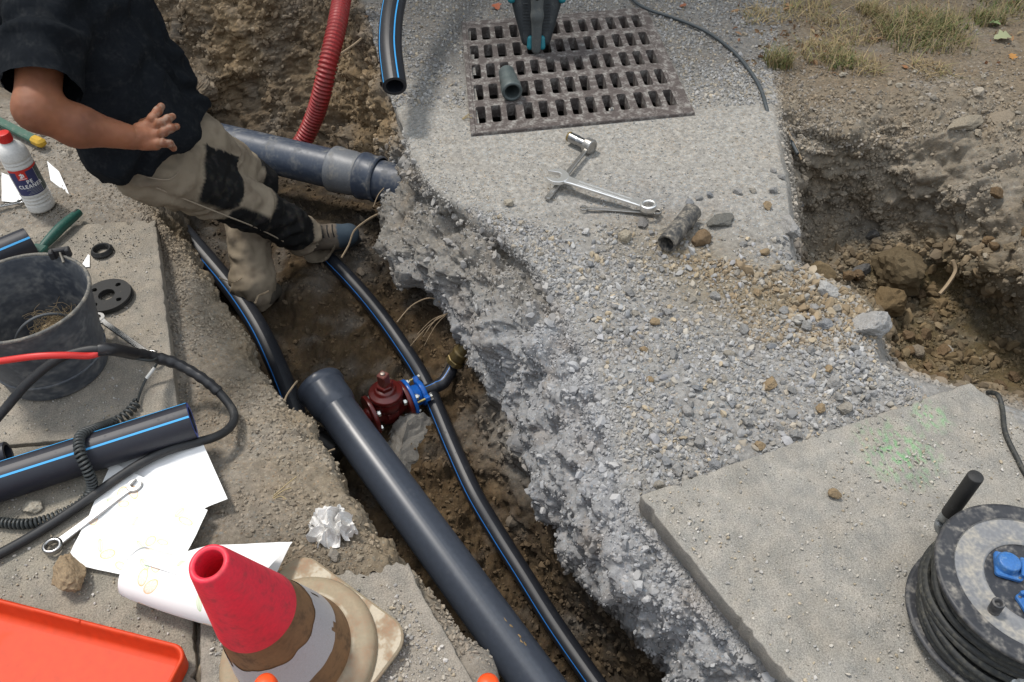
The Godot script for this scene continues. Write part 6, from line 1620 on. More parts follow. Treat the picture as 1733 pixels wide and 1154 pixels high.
func make_block_things() -> void:
	# ratchet with a deep socket
	var hd := Vector3(0.2855, 0.03, -2.5681)
	var tail := Vector3(0.1215, 0.012, -2.2658)
	var rt := thing("ratchet_handle", "chrome ratchet with deep socket resting under the big wrench", "ratchet", frame_of(tail - hd, Vector3.UP, hd))
	var L := hd.distance_to(tail)
	var sd := (Vector3(0.2018, 0.028, -2.6484) - hd)
	obj("ratchet_head", lathe([Vector2(0.0, -0.017), Vector2(0.026, -0.017), Vector2(0.029, -0.013), Vector2(0.029, 0.013), Vector2(0.026, 0.017), Vector2(0.018, 0.018), Vector2(0.017, 0.015), Vector2(0.0, 0.015)], 36), chrome_dirty, rt, rt.transform.affine_inverse() * up_to(-sd, hd))
	obj("handle", prism(PackedVector2Array([Vector2(0.02, -0.007), Vector2(L, -0.010), Vector2(L + 0.004, 0.0), Vector2(L, 0.010), Vector2(0.02, 0.007)]), -0.008, 0.006, 0.003), chrome_dirty, rt)
	var so := obj("socket", lathe([Vector2(0.0, 0.012), Vector2(0.017, 0.012), Vector2(0.0185, 0.016), Vector2(0.0185, 0.045), Vector2(0.0172, 0.047), Vector2(0.0172, 0.052), Vector2(0.0195, 0.054), Vector2(0.0195, 0.096), Vector2(0.0185, 0.098), Vector2(0.013, 0.098), Vector2(0.013, 0.07), Vector2(0.0, 0.07)], 36), chrome, rt, rt.transform.affine_inverse() * up_to(sd, hd))
	obj("grease_ring", lathe([Vector2(0.0198, 0.09), Vector2(0.0200, 0.094), Vector2(0.0190, 0.0985), Vector2(0.0135, 0.0985)], 30), mat(Color(0.16, 0.11, 0.03), 0.5), so)
	wrench("big shiny combination wrench lying across the ratchet on the concrete", Vector3(0.1586, 0.04, -2.356), Vector3(0.4593, 0.032, -2.1913), 0.041, 0.029, 0.016, satin)
	wrench("small dirty combination wrench lying below the big one in the gravel", Vector3(0.2459, 0.004, -2.2225), Vector3(0.4928, 0.006, -2.1932), 0.014, 0.0155, 0.008, chrome_dirty)
	# pipe piece
	var p0 := Vector3(0.6035, 0.035, -2.161)
	var p1 := Vector3(0.4954, 0.03, -1.999)
	var pp := thing("dirty_pipe_piece", "short dark pipe piece caked with mud in the gravel near the wrenches", "pipe")
	obj("pipe_wall", hollow(PackedVector3Array([p0, p0.lerp(p1, 0.4), p0.lerp(p1, 0.8), p1]), 0.031, 0.024, 28), dusty(Color(0.030, 0.031, 0.033), Color(0.33, 0.29, 0.23), 0.56, 0.6, 0.0, 3.0, 181, 0.022), pp)
	# metal coupling on the grate
	var m0 := Vector3(-0.0232, 0.055, -3.0838)
	var m1 := Vector3(0.0012, 0.05, -2.9278)
	var cp := thing("metal_coupling", "greenish grey metal coupling lying on the drain grate", "pipe fitting", up_to(m1 - m0, m0))
	var mm := dusty(Color(0.10, 0.125, 0.125), Color(0.18, 0.19, 0.18), 0.4, 0.5, 0.4, 6.0, 183)
	var ml := m0.distance_to(m1)
	obj("coupling_body", lathe([Vector2(0.02, 0.0), Vector2(0.030, 0.0), Vector2(0.033, 0.003), Vector2(0.033, ml * 0.3), Vector2(0.037, ml * 0.33), Vector2(0.037, ml * 0.5), Vector2(0.035, ml * 0.52), Vector2(0.035, ml * 0.7), Vector2(0.040, ml * 0.72)], 36), mm, cp)
	obj("coupling_lip", lathe([Vector2(0.039, ml * 0.71), Vector2(0.042, ml * 0.74), Vector2(0.042, ml * 0.96), Vector2(0.039, ml), Vector2(0.031, ml), Vector2(0.029, ml * 0.97), Vector2(0.027, ml * 0.3), Vector2(0.0, ml * 0.28)], 36), mm, cp)
	# power tool standing on the grate
	var b0 := Vector3(0.1052, 0.01, -3.3423)
	var tl := thing("power_tool", "black and teal power tool standing on the drain grate", "power tool", Transform3D(Basis(V(1, 0, 0), -0.22), b0))
	var dark := dusty(Color(0.022, 0.028, 0.032), Color(0.12, 0.12, 0.11), 0.36, 0.55, 0.0, 5.0, 185)
	var guard := dusty(Color(0.085, 0.095, 0.095), Color(0.16, 0.16, 0.14), 0.4, 0.6, 0.0, 5.0, 187)
	var teal := mat(Color(0.012, 0.17, 0.21), 0.45)
	obj("housing", mesh_of_net(net([[V(0.0, 0.10, -0.05), V(0.0, 0.42, -0.06), 0.055, 0.10], [V(-0.04, 0.05, -0.02), V(-0.10, 0.30, -0.04), 0.024, 0.034], [V(0.04, 0.05, -0.02), V(0.10, 0.30, -0.04), 0.024, 0.034]], 0.008, 0.02)), dark, tl)
	obj("guard_arm", mesh_of_net(net([[V(0, 0.018, 0.01), V(0.002, 0.16, 0.028), 0.020, 0.024], [V(0.002, 0.16, 0.028), V(0.0, 0.27, 0.03), 0.024, 0.03], [V(0.0, 0.27, 0.03), V(0.0, 0.42, 0.02), 0.03, 0.042]], 0.006, 0.02)), guard, tl)
	obj("arm_pivot", lathe([Vector2(0.0, 0.006), Vector2(0.006, 0.006), Vector2(0.009, 0.0)], 20), mat(Color(0.01, 0.01, 0.01), 0.6), tl, up_to(V(0, 0.1, 1), V(0.0, 0.235, 0.057)))
	for s in [-1.0, 1.0]:
		obj("teal_foot", mesh_of_net(net([[V(s * 0.027, 0.028, 0.0), V(s * 0.026, 0.062, 0.0), 0.014, 0.013]], 0.004, 0.01)), teal, tl)
		obj("teal_side", mesh_of_net(net([[V(s * 0.108, 0.22, -0.012), V(s * 0.118, 0.40, -0.03), 0.018, 0.026]], 0.006, 0.01)), teal, tl)
		for k in 9: obj("cooling_rib", rbox(0.032, 0.004, 0.012, 0.0015, 0.001), dark, tl, Transform3D(Basis.IDENTITY, V(s * 0.042, 0.10 + k * 0.013, 0.0)))
	# thin cable top right
	var th2 := thing("thin_cable", "thin grey blue cable snaking along the road edge by the grate", "cable")
	var ep := [Vector3(0.5195, 0.03, -4.1325), Vector3(0.5903, 0.016, -3.882), Vector3(0.6575, 0.015, -3.7709), Vector3(0.7583, 0.015, -3.6873), Vector3(0.8868, 0.015, -3.5453), Vector3(0.9715, 0.015, -3.3543), Vector3(1.0111, 0.014, -3.1683), Vector3(1.0237, 0.012, -3.0167), Vector3(1.0179, 0.006, -2.886), Vector3(1.0365, -0.04, -2.8473), Vector3(1.1058, -0.08, -2.8381), Vector3(1.1354, -0.11, -2.7345)]
	obj("cable_line", tube(smooth(ep, 10), 0.0075, 10), dusty(Color(0.05, 0.062, 0.07), Color(0.2, 0.19, 0.17), 0.35, 0.6, 0.0, 5.0, 189), th2)

# ---------------------------------------------------------------- stones, grass, leaves, roots
func stone(called: String, label: String, cat: String, at: Vector3, r: Vector3, c: Color, seed_: int, group := "", sink := 0.25, floor_y := -99.0) -> MeshInstance3D:
	var p := at
	var s := Basis(Vector3.UP, seed_ * 1.7) * Basis(V(1, 0, 0), sin(seed_ * 2.1) * 0.3) * Basis.from_scale(r)
	p.y = (ground_y(at) if floor_y < -9.0 else floor_y) + r.y * (1.0 - sink * 2.0)
	var o := obj(called, rocks[seed_ % rocks.size()], stone_material(c), self, Transform3D(s, p))
	tag(o, label, cat, group)
	return o

var satin: StandardMaterial3D
var rocks := []
var stone_mats := {}
func stone_material(c: Color) -> StandardMaterial3D:
	var key := c.to_html()
	if not stone_mats.has(key):
		var m := ground_mat.duplicate()
		m.vertex_color_use_as_albedo = false
		m.albedo_color = Color(minf(c.r * 1.25, 1), minf(c.g * 1.25, 1), minf(c.b * 1.25, 1)).linear_to_srgb()
		m.uv1_scale = Vector3.ONE * 7.0
		m.heightmap_scale = 0.1
		stone_mats[key] = m
	return stone_mats[key]

func make_stones() -> void:
	for k in 10: rocks.append(rock(true, 1.0 if k < 7 else 0.7, 200 + k, k < 7))
	var gr := Color(0.27, 0.265, 0.255)
	var pl := Color(0.40, 0.36, 0.29)
	var oc := Color(0.30, 0.225, 0.14)
	var bn := Color(0.16, 0.11, 0.065)
	var bl := Color(0.245, 0.25, 0.257)
	# the ones that stand out
	stone("brown_stone", "angular brown stone beside the paper towel sheet", "stone", Vector3(-0.9803, 0, -0.8465), V(0.052, 0.034, 0.040), Color(0.33, 0.245, 0.155), 3, "", 0.05, 0.0)
	stone("pale_stone", "pale flat stone between coiled lead and black cable", "stone", Vector3(-1.1439, 0, -1.0368), V(0.028, 0.012, 0.022), pl, 4, "", 0.05, 0.0)
	stone("round_pebble", "large round pale pebble in the gravel below the wrenches", "stone", Vector3(0.3703, 0, -2.0636), V(0.029, 0.027, 0.026), Color(0.38, 0.335, 0.26), 5)
	stone("flat_pebble", "round flat pebble lying alone on the concrete above the bank", "stone", Vector3(-0.0133, 0, -2.2482), V(0.021, 0.014, 0.019), pl, 11)
	stone("asphalt_piece", "black edged asphalt piece beside the muddy pipe piece", "asphalt", Vector3(0.6964, 0, -2.136), V(0.055, 0.018, 0.035), Color(0.16, 0.155, 0.14), 2)
	stone("asphalt_piece", "thin asphalt flake under the small wrench ring", "asphalt", Vector3(0.4396, 0, -2.1424), V(0.035, 0.012, 0.022), Color(0.2, 0.19, 0.18), 1)
	stone("clay_clod", "brown clay clod touching the muddy pipe piece", "clod", Vector3(0.6166, 0, -2.0482), V(0.036, 0.028, 0.034), Color(0.20, 0.14, 0.085), 8)
	stone("clay_stone", "square ochre stone in the middle of the gravel", "stone", Vector3(0.7144, -0.02, -1.4466), V(0.028, 0.016, 0.022), oc, 6)
	stone("clay_stone", "ochre clay lump on the clean part of the concrete slab", "stone", Vector3(0.7796, 0, -1.0699), V(0.017, 0.013, 0.015), oc, 9, "", 0.05, 0.0)
	stone("flat_stone", "long flat grey stone on the right bank", "stone", Vector3(1.7541, 0, -2.7495), V(0.10, 0.022, 0.038), Color(0.30, 0.26, 0.20), 4)
	stone("flat_stone", "angular grey brown stone at the right frame edge", "stone", Vector3(1.9257, 0, -2.8019), V(0.055, 0.022, 0.05), Color(0.27, 0.225, 0.17), 7)
	stone("round_pebble", "round white pebble on the bank above the pit", "stone", Vector3(1.8709, 0, -2.943), V(0.026, 0.022, 0.028), Color(0.42, 0.37, 0.30), 11)
	stone("flat_stone", "pale flat stone low on the right frame edge", "stone", Vector3(1.6635, -0.02, -2.0886), V(0.045, 0.018, 0.03), Color(0.38, 0.35, 0.30), 10)
	stone("earth_boulder", "largest brown earth boulder at the back of the pit", "clod", Vector3(1.5864, -0.5, -2.4699), V(0.135, 0.115, 0.10), Color(0.15, 0.115, 0.07), 5, "", 0.15)
	stone("earth_boulder", "tan rounded lump at the left corner of the pit", "clod", Vector3(1.2639, -0.52, -2.4561), V(0.062, 0.05, 0.05), Color(0.24, 0.18, 0.105), 9, "", 0.1)
	stone("earth_boulder", "long brown clod leaning on the pit's left wall", "clod", Vector3(1.4953, -0.52, -2.2974), V(0.085, 0.07, 0.11), Color(0.17, 0.12, 0.065), 14, "", 0.15)
	stone("earth_boulder", "flat brown block on the right side of the pit floor", "clod", Vector3(1.816, -0.54, -2.2013), V(0.085, 0.035, 0.05), Color(0.19, 0.13, 0.07), 8, "", 0.1)
	stone("grey_stone", "smooth grey stone below the brown block in the pit", "stone", Vector3(1.8493, -0.54, -2.0899), V(0.06, 0.045, 0.05), Color(0.24, 0.23, 0.21), 17)
	stone("grey_stone", "upright oval stone at the right end of the pit", "stone", Vector3(1.8853, -0.52, -2.0494), V(0.03, 0.055, 0.025), Color(0.23, 0.2, 0.15), 11)
	stone("grey_stone", "grey stone near the near edge of the pit", "stone", Vector3(1.704, -0.55, -1.9693), V(0.035, 0.026, 0.03), Color(0.26, 0.24, 0.2), 13)
	stone("pale_stone", "pale round stone on the near slope of the pit", "stone", Vector3(1.5599, -0.55, -2.0994), V(0.035, 0.024, 0.028), Color(0.25, 0.21, 0.16), 5)
	stone("white_stone", "broken whitish block at the tip of the gravel tongue", "stone", Vector3(0.9587, 0, -1.7915), V(0.035, 0.025, 0.04), Color(0.40, 0.39, 0.37), 12)
	stone("rubble_stone", "grey stone by the crumpled tissue", "stone", Vector3(-0.4132, -0.03, -0.9285), V(0.019, 0.013, 0.015), Color(0.30, 0.27, 0.23), 12)
	stone("wall_stone", "grey stone block bedded in the pit wall beside the root", "stone", Vector3(1.6358, -0.22, -2.439), V(0.05, 0.06, 0.04), Color(0.26, 0.225, 0.175), 5, "", 0.4)
	stone("concrete_chunk", "pale broken concrete chunk at the edge between gravel and pit", "concrete", Vector3(1.0399, -0.03, -1.6491), V(0.075, 0.045, 0.05), Color(0.36, 0.35, 0.335), 4, "", 0.35)
	stone("concrete_chunk", "small pale concrete chunk on the road's edge above the pit corner", "concrete", Vector3(0.9219, -0.02, -2.1138), V(0.03, 0.04, 0.06), Color(0.36, 0.35, 0.335), 2, "", 0.4)
	# knob of blue grey clay showing in the pit's far wall
	stone("blue_clay", "blue grey clay lump in the far wall of the pit", "clay", Vector3(1.5361, -0.27, -2.6802), V(0.03, 0.03, 0.025), Color(0.135, 0.13, 0.125), 2, "", 0.42)
	stone("blue_clay", "dark blue clay streak below the other clay lump", "clay", Vector3(1.4601, -0.38, -2.5313), V(0.05, 0.035, 0.03), Color(0.135, 0.13, 0.125), 4, "", 0.42)
	stone("blue_clay", "small blue clay spot on the left of the pit wall", "clay", Vector3(1.1915, -0.2, -2.6948), V(0.02, 0.02, 0.02), Color(0.135, 0.13, 0.125), 6, "", 0.42)
	# countable larger stones in the gravel, alike
	var spots := [[Vector3(0.3634, -0.015, -1.8104), 13], [Vector3(0.4762, -0.015, -1.9213), 9], [Vector3(0.4082, -0.015, -1.8845), 8], [Vector3(0.4654, -0.015, -1.7291), 12], [Vector3(0.5531, -0.015, -1.7891), 10], [Vector3(0.6243, -0.015, -1.8024), 12], [Vector3(0.7515, -0.015, -1.8024), 11], [Vector3(0.8147, -0.015, -1.724), 12], [Vector3(0.6805, -0.015, -1.649), 13], [Vector3(0.7471, -0.015, -1.5818), 10], [Vector3(0.8856, -0.015, -1.438), 16], [Vector3(0.8939, -0.015, -1.3543), 16], [Vector3(0.6271, -0.015, -1.322), 12], [Vector3(0.8284, -0.015, -1.3583), 12], [Vector3(0.8898, -0.015, -1.3956), 10], [Vector3(0.7492, -0.015, -1.2826), 13], [Vector3(0.5098, -0.015, -1.4315), 11], [Vector3(0.4742, -0.015, -1.3583), 13], [Vector3(0.6225, -0.015, -1.5539), 12], [Vector3(0.462, -0.015, -1.5539), 12], [Vector3(0.3836, -0.015, -1.464), 10], [Vector3(0.4897, -0.015, -1.2595), 14], [Vector3(0.4853, -0.015, -1.3789), 9], [Vector3(0.5224, -0.015, -1.1848), 14], [Vector3(0.5692, -0.015, -1.194), 12], [Vector3(0.589, -0.015, -1.464), 9], [Vector3(0.3364, -0.015, -1.649), 10], [Vector3(0.4244, -0.015, -1.686), 12], [Vector3(0.4928, -0.015, -1.649), 9], [Vector3(0.3106, -0.015, -1.7497), 9], [Vector3(0.6844, -0.015, -2.2824), 11], [Vector3(0.7842, -0.015, -2.2962), 12], [Vector3(0.8381, -0.015, -2.3067), 10], [Vector3(0.9108, -0.015, -2.3067), 12], [Vector3(0.8677, -0.015, -2.2145), 14], [Vector3(0.6456, -0.015, -2.272), 10], [Vector3(0.9629, -0.015, -2.3959), 10], [Vector3(0.611, -0.015, -2.2482), 12], [Vector3(0.9393, -0.015, -2.4328), 9], [Vector3(0.7039, -0.015, -1.8845), 10], [Vector3(0.8505, -0.015, -1.5539), 10], [Vector3(0.8826, -0.015, -1.486), 10], [Vector3(0.9688, -0.015, -1.5539), 12], [Vector3(0.8578, -0.015, -1.649), 14], [Vector3(0.91, -0.015, -1.649), 18], [Vector3(0.9036, -0.015, -1.724), 12], [Vector3(0.9622, -0.015, -1.7112), 14], [Vector3(0.8619, -0.015, -1.8845), 12], [Vector3(0.8063, -0.015, -1.9705), 12], [Vector3(0.8615, -0.015, -2.0453), 10], [Vector3(0.7486, -0.015, -2.015), 10], [Vector3(0.3975, -0.015, -1.2031), 12], [Vector3(0.4237, -0.015, -1.1758), 14], [Vector3(0.3742, -0.015, -1.14), 11], [Vector3(0.4582, -0.015, -1.1578), 10], [Vector3(0.6491, -0.015, -1.2499), 11], [Vector3(0.7086, -0.015, -1.3081), 10], [Vector3(0.9457, -0.015, -1.4209), 10], [Vector3(0.2522, -0.015, -1.9414), 9], [Vector3(0.178, -0.015, -1.9705), 8], [Vector3(0.2855, -0.015, -1.8845), 9], [Vector3(0.2187, -0.015, -1.8567), 10], [Vector3(0.3802, -0.015, -1.5771), 9], [Vector3(0.2754, -0.015, -2.0001), 9], [Vector3(0.7674, -0.015, -1.4209), 10], [Vector3(0.5973, -0.015, -1.3789), 9], [Vector3(0.6727, -0.015, -1.3583), 9], [Vector3(0.3705, -0.015, -1.724), 9], [Vector3(0.2842, -0.015, -1.649), 8]]
	var pal := [gr, gr, bl, Color(0.32, 0.31, 0.295), Color(0.30, 0.275, 0.235), gr, oc]
	for k in spots.size():
		var e = spots[k]
		var at: Vector3 = e[0]
		var r: float = e[1] * 0.0013
		stone("gravel_stone", "loose crushed stone about coin size lying in the road gravel", "stone", at, V(r * 1.2, r * 0.75, r), pal[k % 7], 30 + k, "larger stones in the road gravel", 0.2)
	var far := [[Vector3(1.401, 0, -3.1591), 9], [Vector3(1.4153, 0, -3.0388), 8], [Vector3(1.5734, 0, -3.0733), 8], [Vector3(1.6021, 0, -3.0486), 9], [Vector3(1.6905, 0, -2.915), 11], [Vector3(1.5708, 0, -2.8375), 8], [Vector3(1.9656, 0, -3.0982), 7], [Vector3(1.9995, 0, -2.8375), 8], [Vector3(1.9841, 0, -3.0242), 9], [Vector3(1.0519, 0, -3), 8], [Vector3(1.292, 0, -3.4768), 9], [Vector3(1.0635, 0, -3.5358), 8], [Vector3(1.0451, 0, -3.0242), 8], [Vector3(1.6809, 0, -2.5636), 9], [Vector3(1.7854, 0, -2.448), 14], [Vector3(1.7163, 0, -2.4109), 9], [Vector3(1.5165, 0, -2.3033), 9], [Vector3(1.6995, 0, -2.2012), 10], [Vector3(1.2865, 0, -2.6443), 8], [Vector3(1.4901, 0, -2.9289), 9], [Vector3(1.7941, 0, -2.7068), 10], [Vector3(1.6984, 0, -3.1489), 8]]
	for k in far.size():
		var e = far[k]
		var at: Vector3 = e[0]
		var r: float = e[1] * 0.0016
		stone("bank_stone", "small pale stone lying on the dry earth around the pit", "stone", at, V(r * 1.2, r * 0.75, r), [pl, Color(0.30, 0.27, 0.225), Color(0.36, 0.31, 0.24)][k % 3], 50 + k, "pale stones on the right bank", 0.25)
	var inpit := [[Vector3(1.6158, -0.55, -2.1788), 14], [Vector3(1.6488, -0.55, -2.0839), 16], [Vector3(1.7042, -0.55, -2.0531), 14], [Vector3(1.4706, -0.55, -2.0228), 13], [Vector3(1.5055, -0.55, -1.9344), 12], [Vector3(1.5652, -0.55, -1.92), 14], [Vector3(1.7182, -0.55, -2.1467), 12], [Vector3(1.7264, -0.55, -2.2278), 11], [Vector3(1.7711, -0.55, -2.0531), 12], [Vector3(1.8219, -0.55, -1.9635), 14], [Vector3(1.7443, -0.55, -1.9344), 12], [Vector3(1.5469, -0.55, -2.1788), 14], [Vector3(1.6752, -0.55, -2.2779), 12], [Vector3(1.7587, -0.55, -2.3119), 12], [Vector3(1.8296, -0.55, -2.3119), 14], [Vector3(1.842, -0.55, -1.9344), 12], [Vector3(1.7695, -0.55, -1.8915), 13], [Vector3(1.5306, -0.55, -2.0994), 12], [Vector3(1.4394, -0.55, -2.1308), 16], [Vector3(1.4053, -0.55, -1.9929), 12], [Vector3(1.4338, -0.55, -2.49), 18], [Vector3(1.374, -0.55, -2.4533), 14], [Vector3(1.4314, -0.55, -2.5652), 14], [Vector3(1.6653, -0.55, -2.3816), 14], [Vector3(1.7748, -0.55, -2.4172), 14], [Vector3(1.5703, -0.55, -2.0228), 10], [Vector3(1.6144, -0.55, -1.9929), 10], [Vector3(1.7612, -0.55, -2.0839), 10]]
	for k in inpit.size():
		var e = inpit[k]
		var at: Vector3 = e[0]
		var r: float = e[1] * 0.0019
		stone("soil_clod", "fist sized brown clod on the floor of the right hand pit", "clod", at, V(r * 1.1, r * 0.8, r), [bn, Color(0.19, 0.13, 0.075), Color(0.21, 0.165, 0.11), bn][k % 4], 70 + k, "brown clods in the pit", 0.15)


func blade_mesh(list: Array, tall: float, spread: float, n: int, lean: float) -> ArrayMesh:
	var p := PackedVector3Array()
	var col := PackedColorArray()
	var ix := PackedInt32Array()
	for k in n:
		var a := rng.randf() * TAU
		var d := V(cos(a), 0, sin(a))
		var c := V(rng.randf_range(-1, 1), 0, rng.randf_range(-1, 1)) * spread * 0.5
		var h := tall * rng.randf_range(0.45, 1.0)
		var out := h * rng.randf_range(0.2, lean)
		var w := rng.randf_range(0.0014, 0.003)
		var side := V(-d.z, 0, d.x) * w
		var cc: Color = list[rng.randi() % list.size()]
		var g := rng.randf_range(0.75, 1.25)
		cc = Color(cc.r * g, cc.g * g, cc.b * g)
		var b := p.size()
		for s in 4:
			var f := s / 3.0
			var q := c + d * out * f * f + V(0, h * (f - 0.35 * f * f * lean * 0.5), 0)
			p.append(q - side * (1.0 - f * 0.9))
			p.append(q + side * (1.0 - f * 0.9))
			col.append(cc); col.append(cc)
		for s in 3:
			var e := b + s * 2
			ix.append_array([e, e + 1, e + 2, e + 1, e + 3, e + 2])
	return mesh_of(p, ix, col)

func make_plants() -> void:
	var gm := StandardMaterial3D.new()
	gm.vertex_color_use_as_albedo = true
	gm.roughness = 0.7
	gm.cull_mode = BaseMaterial3D.CULL_DISABLED
	gm.backlight_enabled = true
	gm.backlight = Color(0.3, 0.3, 0.2)
	var green := [Color(0.07, 0.10, 0.026), Color(0.12, 0.135, 0.036), Color(0.23, 0.185, 0.08), Color(0.28, 0.21, 0.11)]
	var straw := [Color(0.36, 0.27, 0.14), Color(0.30, 0.22, 0.11), Color(0.24, 0.18, 0.09), Color(0.20, 0.19, 0.07)]
	var tufts := [
		[Vector3(1.1519, 0, -3.2642), 0.075, 0.10, 90, 1.0, 0, "small green grass tuft at the corner of the pit, by the cable"],
		[Vector3(1.3703, 0, -3.3515), 0.06, 0.16, 90, 1.6, 1, "straw coloured grass tuft right of the green corner tuft"],
		[Vector3(1.4184, 0, -3.2642), 0.06, 0.12, 60, 1.6, 0, "thin grass tuft hanging over the pit rim"],
		[Vector3(1.5047, 0, -3.2111), 0.05, 0.12, 45, 1.8, 1, "flattened dry grass tuft on the pit rim"],
		[Vector3(1.7088, 0, -3.7858), 0.07, 0.10, 80, 1.2, 1, "round dry grass tuft near the top frame edge"],
		[Vector3(1.8531, 0, -3.4768), 0.085, 0.30, 190, 1.6, 0, "widest green and yellow grass tuft on the right bank"],
		[Vector3(1.8243, 0, -3.6268), 0.07, 0.25, 120, 1.7, 1, "dry grass patch behind the widest tuft"],
		[Vector3(1.9893, 0, -3.6268), 0.07, 0.20, 110, 1.5, 0, "green grass patch left of the pale leaf"],
		[Vector3(1.4222, 0, -3.7728), 0.06, 0.22, 100, 1.9, 1, "flat dry grass patch near the top of the road edge"],
		[Vector3(2.2169, 0, -3.6454), 0.07, 0.12, 80, 1.3, 0, "green grass tuft beside the pale leaf"],
		[Vector3(1.185, 0, -3.7211), 0.05, 0.16, 70, 2.0, 1, "low dry grass along the upper road edge"],
		[Vector3(1.7773, 0, -3.1591), 0.05, 0.14, 40, 2.2, 1, "dry straw wisps lying on the right bank"],
		[Vector3(2.3883, 0, -3.7858), 0.06, 0.2, 80, 1.6, 0, "grass patch in the top right corner"],
		[Vector3(1.5588, 0, -3.5658), 0.05, 0.25, 90, 2.0, 1, "thin dry grass spread behind the pit rim"]]
	for e in tufts:
		var at: Vector3 = e[0]
		at.y = ground_y(at) - 0.006
		var o := obj("grass_tuft", blade_mesh(green if e[5] == 0 else straw, e[1] * 1.35, e[2] * 1.15, e[3] * 3, e[4]), gm, self, Transform3D(Basis.IDENTITY, at))
		tag(o, e[6], "grass", "grass tufts on the right bank")
	var sp := [[Vector3(-0.1877, 0, -2.8152), 0.05, "pale straw wisp at the lower left corner of the grate"], [Vector3(-0.5866, -0.06, -1.1001), 0.05, "two dry straws on the trench edge above the tissue"], [Vector3(0.5446, 0.01, -3.0301), 0.0, ""]]
	for e in sp:
		if e[1] == 0.0: continue
		var at: Vector3 = e[0]
		at.y = ground_y(at)
		var o := thing("straw_wisp", e[2], "straw", Transform3D(Basis(Vector3.UP, e[1] * 9.0), at))
		for s in 3:
			var tip := V(0.06 - 0.02 * s, 0.006 + 0.004 * s, -0.03 + 0.03 * s)
			obj("stalk", tube(smooth([V(-0.01, 0.003, 0.004 * s), tip * 0.5 + V(0, 0.006, 0), tip], 5), 0.0017, 5, V(0.1, 0.9, 0.3)), mat(Color(0.38, 0.30, 0.17), 0.8), o)
	# fallen leaves, each a bent blade with its own lobes
	var leaves := [[Vector3(2.1475, 0.02, -3.4346), 0.075, Color(0.26, 0.28, 0.16), "pale green fallen leaf on the right bank"], [Vector3(2.229, 0.02, -3.5646), 0.06, Color(0.20, 0.27, 0.12), "green leaf beside the pale one at the upper right"], [Vector3(2.1569, 0.01, -3.2874), 0.04, Color(0.36, 0.17, 0.04), "yellow orange leaf under the pale green leaf"], [Vector3(1.6634, 0.01, -3.1812), 0.035, Color(0.26, 0.12, 0.05), "orange brown leaf above the pit"], [Vector3(1.3662, 0.01, -3.8421), 0.05, Color(0.30, 0.17, 0.08), "tan leaf at the top of the road edge"], [Vector3(0.8094, 0.01, -3.8421), 0.035, Color(0.22, 0.08, 0.04), "red brown leaf above the grate corner"], [Vector3(-0.0665, 0.01, -3.7956), 0.05, Color(0.32, 0.09, 0.04), "dark red leaf left of the power tool"], [Vector3(-0.6757, 0, -3.7211), 0.04, Color(0.27, 0.15, 0.07), "brown leaf between the red conduit and the black pipe"], [Vector3(1.2635, -0.38, -2.3599), 0.035, Color(0.25, 0.055, 0.03), "red leaf among the clods of the pit"], [Vector3(1.6715, 0.01, -3.479), 0.04, Color(0.30, 0.15, 0.08), "brown leaf in the dry grass"], [Vector3(-0.4823, -0.02, -0.8961), 0.02, Color(0.38, 0.14, 0.06), "tiny red brown leaf by the cone base"], [Vector3(1.9287, 0.01, -3.6985), 0.045, Color(0.36, 0.17, 0.08), "curled brown leaf in the grass at the top"]]
	for k in leaves.size():
		var e = leaves[k]
		var p := PackedVector3Array()
		var L: float = e[1]
		var n := 12
		for i in n + 1:
			var f := float(i) / n
			var w := L * 0.42 * pow(sin(PI * clampf(f * 0.96 + 0.02, 0, 1)), 0.8) * (1.0 + 0.32 * sin(f * 19.0 + k))
			var y := 0.16 * L * sin(f * 2.6 + k)
			p.append_array([V(f * L, y + w * 0.35, -w), V(f * L, y, 0), V(f * L, y + w * 0.2, w)])
		var at: Vector3 = e[0]
		at.y = ground_y(at) + 0.008
		var lm := mat(e[2], 0.7)
		lm.backlight_enabled = true
		lm.backlight = Color(0.25, 0.2, 0.1)
		var o := obj("fallen_leaf", grid(p, 3, n + 1), lm, self, Transform3D(Basis(Vector3.UP, k * 2.4) * Basis(V(1, 0, 0), 0.25 * sin(k * 3.0)), at))
		tag(o, e[3], "leaf", "fallen leaves")
	# roots hanging from the cut earth
	var rm := mat(Color(0.30, 0.225, 0.145), 0.85)
